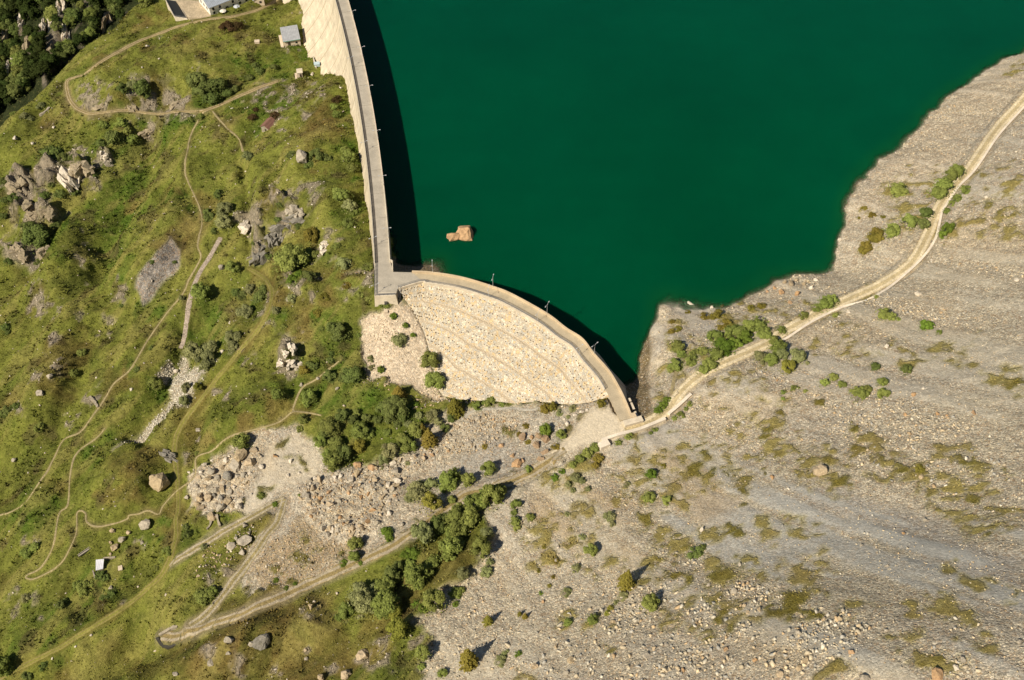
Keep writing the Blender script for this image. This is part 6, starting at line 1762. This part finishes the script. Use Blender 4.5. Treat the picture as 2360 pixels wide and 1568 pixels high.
def conifer_crown(seed, hgt=2.3, layers=12):
    g = np.random.default_rng(seed)
    C_, N_, L_ = [], [], []
    EV, EF, no = [], [], 0
    for k in range(layers):
        f = k / (layers - 1)
        z0 = 0.15 + f * (hgt - 0.15)
        rad = (1 - f) ** 0.85 * 0.95 + 0.04
        nb = max(4, int(13 * rad) + 3)
        for b in range(nb):
            th = 2 * PI * (b + g.random()) / nb; ln = rad * g.uniform(.72, 1.08)
            m_ = int(34 * ln) + 7
            s = g.random(m_) ** 0.7
            wid = 0.16 * (1 - s * 0.6)
            x = s * ln; y = g.normal(0, 1, m_) * wid * 0.55
            z = z0 - 0.22 * s * ln + g.normal(0, 0.035, m_) + 0.12 * s ** 2 * ln
            C_.append(np.stack([x * math.cos(th) - y * math.sin(th), x * math.sin(th) + y * math.cos(th), z], -1))
            N_.append(np.stack([0.4 * np.cos(th) + 0 * s, 0.4 * np.sin(th) + 0 * s, 0.9 + 0 * s], -1) + 0.3 * g.normal(size=(m_, 3)))
            L_.append(np.clip(0.35 + 0.3 * s + g.normal(0, .16, m_), 0, 1))
    n = 8
    ev = np.array([[0.42 * math.cos(2 * PI * i / n), 0.42 * math.sin(2 * PI * i / n), 0.1] for i in range(n)] + [[0, 0, hgt * 0.93]])
    ef = np.array([[i, (i + 1) % n, n] for i in range(n)])
    C_, N_, L_ = np.vstack(C_), np.vstack(N_), np.concatenate(L_)
    return quads_mesh('crown', C_, N_, 0.075 * g.uniform(.6, 1.3, len(C_)), L_, (ev, ef))
def trunk_mesh(seed, h, r0=0.09, limbs=6):
    g = random.Random(seed); m = MB()
    m.tube((0, 0, -0.35), (0.03, 0.02, h * 0.55), r0, r0 * 0.65, 7); m.tube((0.03, 0.02, h * 0.55), (0, 0.04, h * .95), r0 * 0.65, r0 * 0.15, 6)
    for k in range(limbs):
        t = g.uniform(0, 6.28); z = h * g.uniform(.1, .55); L_ = g.uniform(.35, .62)
        m.tube((0.02, 0.01, z), (L_ * math.cos(t), L_ * math.sin(t), z + L_ * g.uniform(.35, .8)), r0 * .45, r0 * .12, 5)
    o = m.build('trunk', BARK); me = o.data; bpy.data.objects.remove(o)
    return me
CROWN = dict(bush=[bush_crown(10 + k, 24 + 3 * (k % 3), 84, 0.80 + .1 * (k % 3), spreadk=1 + .12 * (k % 2)) for k in range(7)],
             low=[bush_crown(40 + k, 18, 80, 0.42, 0.085, spreadk=1.15) for k in range(4)],
             tree=[bush_crown(60 + k, 34, 88, 1.25, 0.075) for k in range(4)],
             cone=[conifer_crown(80 + k, 2.1 + .3 * k) for k in range(3)])
for L_ in CROWN.values():
    for me in L_: me.materials.append(LF['mid'])
TRUNK = dict(bush=trunk_mesh(1, .75, .06, 8), low=trunk_mesh(2, .34, .05, 6), tree=trunk_mesh(3, 1.1, .075, 7), cone=trunk_mesh(4, 2.0, .06, 0))
NOUN = dict(bush='bush', low='low shrub', tree='tree', cone='conifer')
VW = dict(mid='green', dark='dark green', light='yellowish green', olive='olive green', grey='greyish green', vivid='bright green', wood='dark green', brown='brownish')
rv = random.Random(11)
PLANTS = []
def plant(px, py, r, c='mid', form='bush', label=None, group=None):
    PLANTS.append((px, py, r, c, form, label, group))
def plants(s, c='mid', form='bush'):
    for x, y, r in pts(s): plant(x, y, r, c, form)

plants("525,62,18 548,60,14", 'brown', 'low'); plants("285,207,15 330,202,20 340,218,10", 'dark', 'tree'); plants("305,195,14", 'grey')
plants("455,182,24 475,196,16 500,190,22 488,222,22 522,212,16 460,212,16 540,205,12", 'dark'); plants("575,178,11 600,165,13 632,155,9 588,150,9", 'dark'); plants("370,85,7 92,242,10 55,266,12 70,272,8", 'grey', 'low'); plants("765,167,5 30,262,8", 'mid', 'low')
plants("280,282,14 307,318,15 240,288,14 295,300,12", 'mid'); plants("262,315,20 232,330,12", 'dark'); plants("120,350,26 145,362,14 105,345,14", 'dark', 'low'); plants("572,360,15", 'grey'); plants("462,268,11 440,274,8", 'mid', 'low'); plants("582,270,11 632,265,12 590,252,8", 'brown', 'low')
plants("777,262,13 770,246,9", 'mid'); plants("775,228,12", 'brown', 'low'); plants("805,360,20 812,385,14 795,345,12", 'mid'); plants("672,358,14 730,356,18 755,362,12 712,378,12", 'dark', 'low')
plants("92,545,34 75,525,18", 'dark', 'tree'); plants("10,417,14 10,497,10 15,754,12 20,765,8", 'dark'); plants("505,447,13 482,500,14 495,532,9 478,488,10", 'dark'); plants("520,478,18 518,510,20 512,492,12", 'grey', 'tree')
plants("537,617,17 465,672,21", 'mid', 'tree'); plants("560,680,14 545,672,12 605,674,20 592,690,12", 'dark'); plants("577,665,14 567,717,20", 'grey', 'tree'); plants("402,604,6 350,604,6 280,704,6", 'dark', 'low'); plants("540,777,21 420,687,8", 'grey', 'tree')
plants("787,449,22 775,440,12", 'mid'); plants("805,474,18", 'grey'); plants("802,512,17 815,490,10", 'mid', 'low'); plant(720, 542, 22, 'olive', 'tree', 'olive green tree casting a long dark shadow right of the grey outcrop')
plant(675, 595, 38, 'mid', 'tree', 'largest round green tree below the grey outcrop'); plants("708,590,22 712,637,17", 'dark'); plants("677,644,16 690,630,10", 'vivid', 'low'); plants("732,585,13 775,567,12", 'mid', 'low'); plants("792,609,18", 'grey'); plants("847,614,13", 'mid', 'low')
plants("830,677,11 850,687,8 892,704,8 878,704,6", 'mid', 'low'); plants("672,687,13 635,714,11", 'grey'); plants("750,684,13 800,657,11 735,719,13", 'olive', 'low'); plants("907,727,9 935,749,9 952,772,7 950,700,6", 'vivid'); plants("920,780,19", 'grey', 'bush')
plants("785,762,22 765,752,15 775,778,12", 'dark'); plants("827,772,8 742,757,9 655,752,8", 'mid', 'low')
plants("450,809,25 480,829,24 487,798,18", 'grey', 'tree'); plants("537,796,15", 'grey'); plants("190,811,11 170,859,11 92,984,13", 'mid', 'bush'); plants("317,851,9 350,801,8", 'dark', 'low'); plants("360,881,18", 'mid', 'tree'); plants("432,891,13 425,921,13", 'grey', 'tree'); plants("457,891,12", 'light', 'tree')
plants("560,1014,23", 'mid', 'tree'); plants("20,945,16 40,935,12 8,955,14", 'dark'); plants("455,1044,6", 'mid', 'low')
plants("700,851,13", 'olive'); plants("725,842,12 712,838,8", 'dark'); plants("762,829,10 765,815,8", 'dark', 'low'); plants("762,866,17 812,859,25 790,868,12", 'dark', 'tree'); plants("640,906,16", 'mid', 'bush'); plants("715,914,21", 'mid', 'tree'); plants("855,826,9 857,846,8", 'grey', 'low'); plants("877,851,10 960,931,8", 'vivid')
plants("992,826,23 1002,874,24", 'mid', 'tree'); plant(912, 934, 32, 'dark', 'tree', 'big dark green tree at the foot of the pale scree'); plants("885,939,20 930,950,18 900,960,16", 'dark', 'tree'); plant(920, 896, 18, 'olive', 'cone')
plants("762,974,28 832,989,25 775,1019,22", 'mid', 'tree'); plants("790,954,20 815,965,14 795,1041,22 752,995,16", 'dark', 'tree'); plants("822,951,14 850,996,18 892,994,13", 'mid'); plants("740,1014,18 770,1059,26 755,1042,16", 'mid', 'tree'); plants("830,1026,18", 'olive', 'tree'); plants("900,1036,24 885,1056,16", 'grey', 'tree'); plants("935,1021,22 925,1005,14 950,1026,16", 'mid', 'tree')
plants("960,984,22", 'mid', 'tree'); plants("995,954,18 965,956,12 940,975,12 1010,970,12", 'grey'); plants("990,1001,23 975,985,14", 'olive', 'cone'); plant(1050, 931, 23, 'olive', 'cone', 'olive conifer with shadow on the stone facing foot'); plants("1040,962,12 1025,985,12 915,975,12 870,965,14 845,960,12", 'dark')
plants("697,964,13 692,986,10", 'mid', 'bush'); plants("1100,934,12 1130,924,14", 'mid'); plants("1157,931,8 1118,928,9", 'mid', 'low'); plants("940,1066,8 880,1078,7", 'grey', 'low'); plants("1117,1029,8", 'olive', 'low')
plants("1127,1076,18", 'mid', 'tree'); plants("1080,1106,16 1035,1104,21 1048,1092,14", 'mid', 'tree'); plants("995,1116,14 957,1131,22 970,1118,14 945,1145,12", 'grey', 'bush'); plants("995,1159,21", 'light', 'tree'); plants("1042,1151,10 1022,1125,12", 'mid'); plants("1135,1141,24 1110,1155,16", 'mid', 'tree'); plants("1090,1159,20 1152,1131,15 1120,1135,14", 'mid', 'tree')
plants("602,1141,10", 'mid', 'low'); plants("635,1161,8", 'vivid', 'low'); plants("690,1141,4", 'mid', 'low'); plants("435,1230,13 430,1212,9", 'dark', 'bush'); plants("470,1260,10", 'grey'); plants("472,1367,24 490,1360,14", 'mid', 'bush'); plants("232,1322,13 245,1330,10", 'dark'); plants("200,1350,20 180,1345,12", 'mid', 'low'); plants("250,1372,16 262,1360,10", 'dark', 'low')
plants("67,1267,20 85,1258,14", 'mid', 'bush'); plants("62,1375,13", 'grey'); plants("140,1392,13 152,1384,8", 'dark'); plants("102,1532,13 62,1555,14", 'dark', 'low'); plants("12,1530,24", 'mid', 'tree'); plants("385,1270,12 375,1290,9 362,1308,8", 'mid', 'low')
plants("892,1225,16 898,1240,10", 'vivid', 'bush'); plants("820,1252,17 817,1280,14", 'mid', 'tree'); plants("792,1297,10 832,1297,7 637,1337,8 660,1355,6 680,1345,6", 'vivid', 'low')
plants("975,1227,23 958,1222,12", 'grey', 'tree'); plants("1010,1205,18 1022,1196,12", 'dark', 'tree'); plants("1055,1202,30 1080,1190,22 1060,1180,17 1042,1225,16", 'mid', 'tree'); plants("1040,1265,25 1058,1252,14", 'mid', 'tree'); plants("950,1272,16 935,1278,10", 'vivid', 'low'); plants("1110,1262,20", 'mid', 'tree'); plants("1122,1227,13", 'grey')
plants("1000,1295,17 945,1300,13", 'mid', 'bush'); plants("960,1325,24 985,1318,14", 'mid', 'tree'); plants("907,1320,19 920,1305,12 895,1335,12", 'dark', 'tree'); plants("890,1347,22", 'mid', 'tree'); plants("830,1367,24 850,1387,28 870,1362,18", 'grey', 'tree'); plants("890,1390,28 872,1400,18", 'mid', 'tree'); plants("910,1407,16", 'light', 'tree'); plants("795,1407,18 780,1420,10", 'mid', 'bush'); plants("917,1447,23", 'light', 'tree')
plants("1000,1380,25", 'mid', 'tree'); plants("1050,1365,15 1065,1360,8", 'mid', 'bush'); plants("975,1400,13 958,1392,10 1050,1392,8", 'vivid', 'low'); plants("1065,1320,14 1122,1315,14 1130,1295,9", 'grey', 'bush'); plants("1125,1425,12", 'light', 'cone'); plants("975,1502,19", 'mid', 'tree')
plant(1080, 1505, 27, 'olive', 'cone', 'tall olive conifer with the longest shadow near the bottom'); plants("1155,1522,15 1165,1505,10", 'grey', 'low'); plants("1020,1550,12 972,1535,10", 'mid', 'bush')
plants("1625,730,10 1652,727,14 1670,750,15", 'olive', 'low'); plants("1692,767,19 1645,775,14 1760,767,15 1720,752,12", 'mid', 'bush'); plants("1742,750,22", 'mid', 'low'); plants("1550,742,6 1562,759,8 1547,765,7 1585,720,5 1755,707,10 1730,710,8", 'olive', 'low')
plants("1562,799,15 1555,841,13 1547,852,10 1570,815,10", 'mid'); plants("1592,831,13 1600,815,10 1620,810,12", 'mid', 'low'); plants("1670,801,22 1690,794,17 1720,778,14", 'vivid'); plants("1650,816,15 1635,836,14 1620,850,10", 'mid', 'bush'); plants("1527,931,13 1517,944,11 1537,919,9", 'vivid', 'low')
plants("1385,929,13 1392,918,8", 'olive', 'bush'); plants("1255,939,14 1272,936,13", 'olive'); plants("1290,951,10 1320,941,12 1310,961,6", 'grey', 'low'); plants("1257,989,16", 'vivid', 'tree'); plants("1292,1001,13", 'mid', 'tree'); plants("1212,981,8 1197,1001,8 1217,1019,8 1280,1029,10", 'olive', 'low')
plants("1450,1006,11 1425,1019,10 1510,990,8 1500,998,6", 'mid', 'low'); plants("1570,956,10 1590,931,8 1555,964,8 1582,942,7", 'mid', 'low'); plants("1370,1029,13 1352,1044,15 1335,1056,12 1320,1069,10", 'mid', 'bush'); plants("1380,1054,13 1372,1072,10", 'olive', 'bush')
plants("1280,1099,11 1295,1086,8", 'vivid', 'low'); plants("1325,1099,13 1340,1106,10 1355,1126,8 1320,1129,8 1310,1115,9", 'grey', 'bush'); plants("1500,1091,15", 'vivid', 'bush'); plants("1530,1074,8", 'olive', 'low'); plants("1495,1144,19 1537,1151,13", 'mid', 'bush'); plants("1445,1116,8", 'grey', 'low'); plants("1190,1161,13 1217,1081,10 1185,1180,9", 'mid', 'bush')
plants("2067,439,17", 'mid', 'bush'); plants("2192,404,15 2205,394,13 2175,427,17 2160,444,15 2184,414,10", 'mid', 'bush'); plants("2132,492,14 2127,514,12", 'dark', 'bush'); plants("2095,512,15 2052,532,16", 'mid', 'bush'); plants("2020,534,12 2012,547,13 1997,567,13 1987,579,10 2025,548,9", 'olive', 'bush'); plants("2012,497,8 1992,480,6 2035,500,5 1980,503,4", 'olive', 'low')
plants("2180,527,13 2172,542,9", 'vivid', 'bush'); plants("2225,437,12 2207,457,10 2185,487,8 2195,470,8", 'mid', 'low'); plants("1900,697,15 1917,690,12", 'mid', 'bush'); plants("1882,710,10 1852,727,9 1800,760,10", 'mid', 'low'); plants("2035,724,15 2052,730,10", 'mid', 'bush'); plants("2135,750,14", 'vivid', 'bush'); plants("2165,767,6 2070,736,5 1925,727,8 2020,684,5", 'mid', 'low')
plants("1790,804,17 1775,829,13 1785,790,13", 'mid', 'tree'); plants("1835,821,16 1800,818,12", 'grey', 'tree'); plants("1812,844,15", 'light', 'tree'); plants("1860,837,5 1752,826,15", 'grey', 'bush'); plants("2017,844,10 2087,851,12", 'dark', 'bush'); plants("1900,881,12 1940,884,11 1920,869,10", 'mid', 'bush'); plants("2032,879,14 1982,906,19 1970,901,13 1995,896,14 2035,906,17", 'mid', 'bush'); plants("1832,894,10 1805,904,7 1805,919,6 1857,901,6", 'mid', 'low'); plants("2120,1079,13", 'olive', 'bush')
plants("1187,1200,14 1222,1190,12 1192,1216,9", 'mid', 'bush'); plants("1405,1187,15 1410,1207,9 1412,1192,9", 'grey', 'bush'); plants("1342,1237,9 1307,1185,8", 'grey', 'low'); plants("1360,1265,17", 'mid', 'tree'); plants("1255,1260,6 1242,1315,6 1275,1330,6 1267,1350,6 1282,1292,9", 'olive', 'low'); plants("1330,1310,13 1307,1365,13", 'grey', 'low'); plant(1442, 1330, 23, 'olive', 'cone', 'dark olive cone shaped tree with pointed shadow on the scree'); plants("1497,1387,21", 'mid', 'tree')
plants("1437,1375,13 1420,1388,8", 'grey', 'low'); plants("1407,1400,9 1400,1412,8", 'light', 'bush'); plants("1365,1425,16 1310,1432,12", 'mid', 'bush'); plants("1605,1275,20 1620,1262,12", 'dark', 'low'); plants("1247,1367,6", 'vivid', 'low'); plants("1195,1507,9", 'vivid', 'low'); plants("1210,1417,8 1198,1412,6", 'olive', 'cone')

plants("30,455,14 100,450,14 140,445,15 60,517,13 172,440,12 215,402,10 130,517,14 20,602,11 88,603,10 10,460,10 118,425,9 165,362,10 640,505,9 690,520,11 620,590,10 645,470,9 585,560,8", 'dark', 'low')
# rest of the wood below the cliff edge
rw = random.Random(3)
n_w = 0
while n_w < 190:
    x, y = rw.uniform(-40, 400), rw.uniform(-40, 262)
    if not inpoly(np.array([x]), np.array([y + 16]), np.vstack([edge, [[700, -400], [-160, -400]]]))[0]:
        continue
    if min(abs(RIBS[:, 0] - x) + 0.55 * abs(RIBS[:, 1] - y)) < 20: continue
    plant(x, y, rw.uniform(9, 21), rw.choice(['wood', 'mid', 'wood', 'wood', 'dark']), 'tree', 'dark green tree in the wood below the cliff edge at top left', 'trees in the wood below the cliff edge')
    n_w += 1
KBASE = dict(bush=0.42, low=0.25, tree=0.62, cone=0.95)
HREL = dict(bush=0.95, low=0.9, tree=0.95, cone=1.0)
PB = march(np.array([q[0] for q in PLANTS]), np.array([q[1] + q[2] * KBASE[q[4]] for q in PLANTS]))
for (px, py, r, c, form, label, group), p in zip(PLANTS, PB):
    R = r * dist_of(p) / FOC * (1.10 if form != 'cone' else 1.08) * (1.3 if px > 1530 and py < 870 else 1.16 if (920 < px < 1175 and 1080 < py < 1460) or (780 < px < 930 and 1300 < py < 1460) else 0.92 if (700 < px < 1020 and 930 < py < 1080) else 1.0)
    nm = dict(bush='bush', low='low_shrub', tree='broadleaf_tree', cone='conifer_tree')[form]
    t = empty(nm, tuple(p), rv.uniform(0, 6.28))
    t.scale = (R * rv.uniform(.93, 1.07), R * rv.uniform(.93, 1.07), R * rv.uniform(.88, 1.1) * (1.3 if form in ('tree', 'cone') and py > 1080 else 1.0))
    me = rv.choice(CROWN[form])
    cr_ = link('crown', me, t)
    cr_.material_slots[0].link = 'OBJECT'; cr_.material_slots[0].material = LF[c]
    cr_.location = (0, 0, {'bush': 0.02, 'low': 0.0, 'tree': 0.12, 'cone': 0.1}[form])
    link('trunk' if form in ('tree', 'cone') else 'stem', TRUNK[form], t)
    cat = 'tree' if form in ('tree', 'cone') else 'shrub'
    if label: tag(t, label, cat, group)
    else: later(t, VW[c], NOUN[form], px, py, cat, 'trees and shrubs on the slopes')
settle_labels()

# grass tufts, herbs and dwarf shrubs: one mesh of little blades
def tufts(name, XY, H_, W_, nb, mat, label, seed, cat):
    g = np.random.default_rng(seed)
    n = len(XY)
    Zs = gz(XY[:, 0], XY[:, 1])
    base = np.stack([XY[:, 0], XY[:, 1], Zs - 0.03], -1)
    base = np.repeat(base, nb, 0); hh = np.repeat(H_, nb) * g.uniform(.6, 1.3, n * nb); ww = np.repeat(W_, nb)
    a = g.uniform(0, 2 * PI, n * nb)
    d = np.stack([np.cos(a), np.sin(a), 0 * a], -1); s = np.stack([-np.sin(a), np.cos(a), 0 * a], -1)
    b0 = base + d * (ww * g.uniform(0, .5, n * nb))[:, None]
    tip = b0 + d * (ww * g.uniform(.3, 1.0, n * nb))[:, None] + np.array([0, 0, 1.0]) * hh[:, None]
    V_ = np.stack([b0 - s * (ww * .42)[:, None], b0 + s * (ww * .42)[:, None], tip], 1).reshape(-1, 3)
    F_ = np.arange(len(V_), dtype=np.int32)
    me = bpy.data.meshes.new(name)
    me.vertices.add(len(V_)); me.vertices.foreach_set('co', V_.astype(np.float32).ravel())
    me.loops.add(len(F_)); me.loops.foreach_set('vertex_index', F_)
    me.polygons.add(len(F_) // 3); me.polygons.foreach_set('loop_start', np.arange(0, len(F_), 3, dtype=np.int32))
    at = me.attributes.new('cover', 'FLOAT_COLOR', 'POINT')
    cv = np.stack([samp(COVER[..., k], XY[:, 0], XY[:, 1]) for k in range(3)], -1) * g.uniform(.6, 1.35, (n, 1))
    cv = np.repeat(cv, nb * 3, 0)
    at.data.foreach_set('color', np.c_[cv, np.ones(len(cv))].astype(np.float32).ravel())
    me.materials.append(mat); me.update(calc_edges=True)
    return tag(link(name, me), label, cat, kind='stuff')
mt, nt, b = new_mat('grass_blade'); q = N(nt)
nt.links.new(q.attr('cover').outputs['Color'], b.inputs['Base Color']); b.inputs['Specular IOR Level'].default_value = 0.05
GV = (1 - GRAV) * (1 - ROCKW) * (1 - FOREST) * (1 - ROADM)
XY, u, v = spread(230000, -280, 20, 70, 520, lambda x, y, u, v: samp(GV, x, y) * (0.25 + 0.9 * sst(-0.1, 0.2, fbm(x, y, 3.0, 401, 3))), 71)
g = np.random.default_rng(72)
tufts('grass_tufts', XY, 0.22 + 0.35 * g.random(len(XY)) ** 2, 0.22 + 0.2 * g.random(len(XY)), 5, mt, 'tussocks of yellow and green grass covering the left slopes', 73, 'grass')
DS = GV * np.clip(GREEN * 0.75 * sst(-0.1, 0.12, n_sm + 0.5 * n_med) + sst(0.09, 0.2, n_md2) * 0.8 + sst(0.14, 0.24, fbm(X, Y, 7, 121, 4)) * 0.7, 0, 1)
COVER = COVER * (1 - 0.0 * DS[..., None])
XY, u, v = spread(120000, -280, 20, 70, 520, lambda x, y, u, v: samp(DS, x, y) * 0.5, 75)
g = np.random.default_rng(76)
tufts('dwarf_shrubs', XY, 0.4 + 0.6 * g.random(len(XY)) ** 2, 0.4 + 0.35 * g.random(len(XY)), 9, mt, 'low dark green dwarf shrubs growing in patches through the grass', 77, 'dwarf shrubs')
VR = np.maximum(HEATH_R, GRASS_R * 0.6) * (1 - ROADM)
XY, u, v = spread(260000, -40, 225, 60, 420, lambda x, y, u, v: np.maximum(samp(VR, x, y) * (samp(M_RIGHT, x, y) > .3), samp(VEG_MID, x, y) * .5) * 0.6, 81)
g = np.random.default_rng(82)
tufts('heath_mats', XY, 0.12 + 0.26 * g.random(len(XY)) ** 2, 0.2 + 0.2 * g.random(len(XY)), 5, mt, 'olive brown mats of low heath and dry grass on the scree', 83, 'heath')
print('plants', len(PLANTS), 'scree', n_scree, 'objects', len(bpy.data.objects))
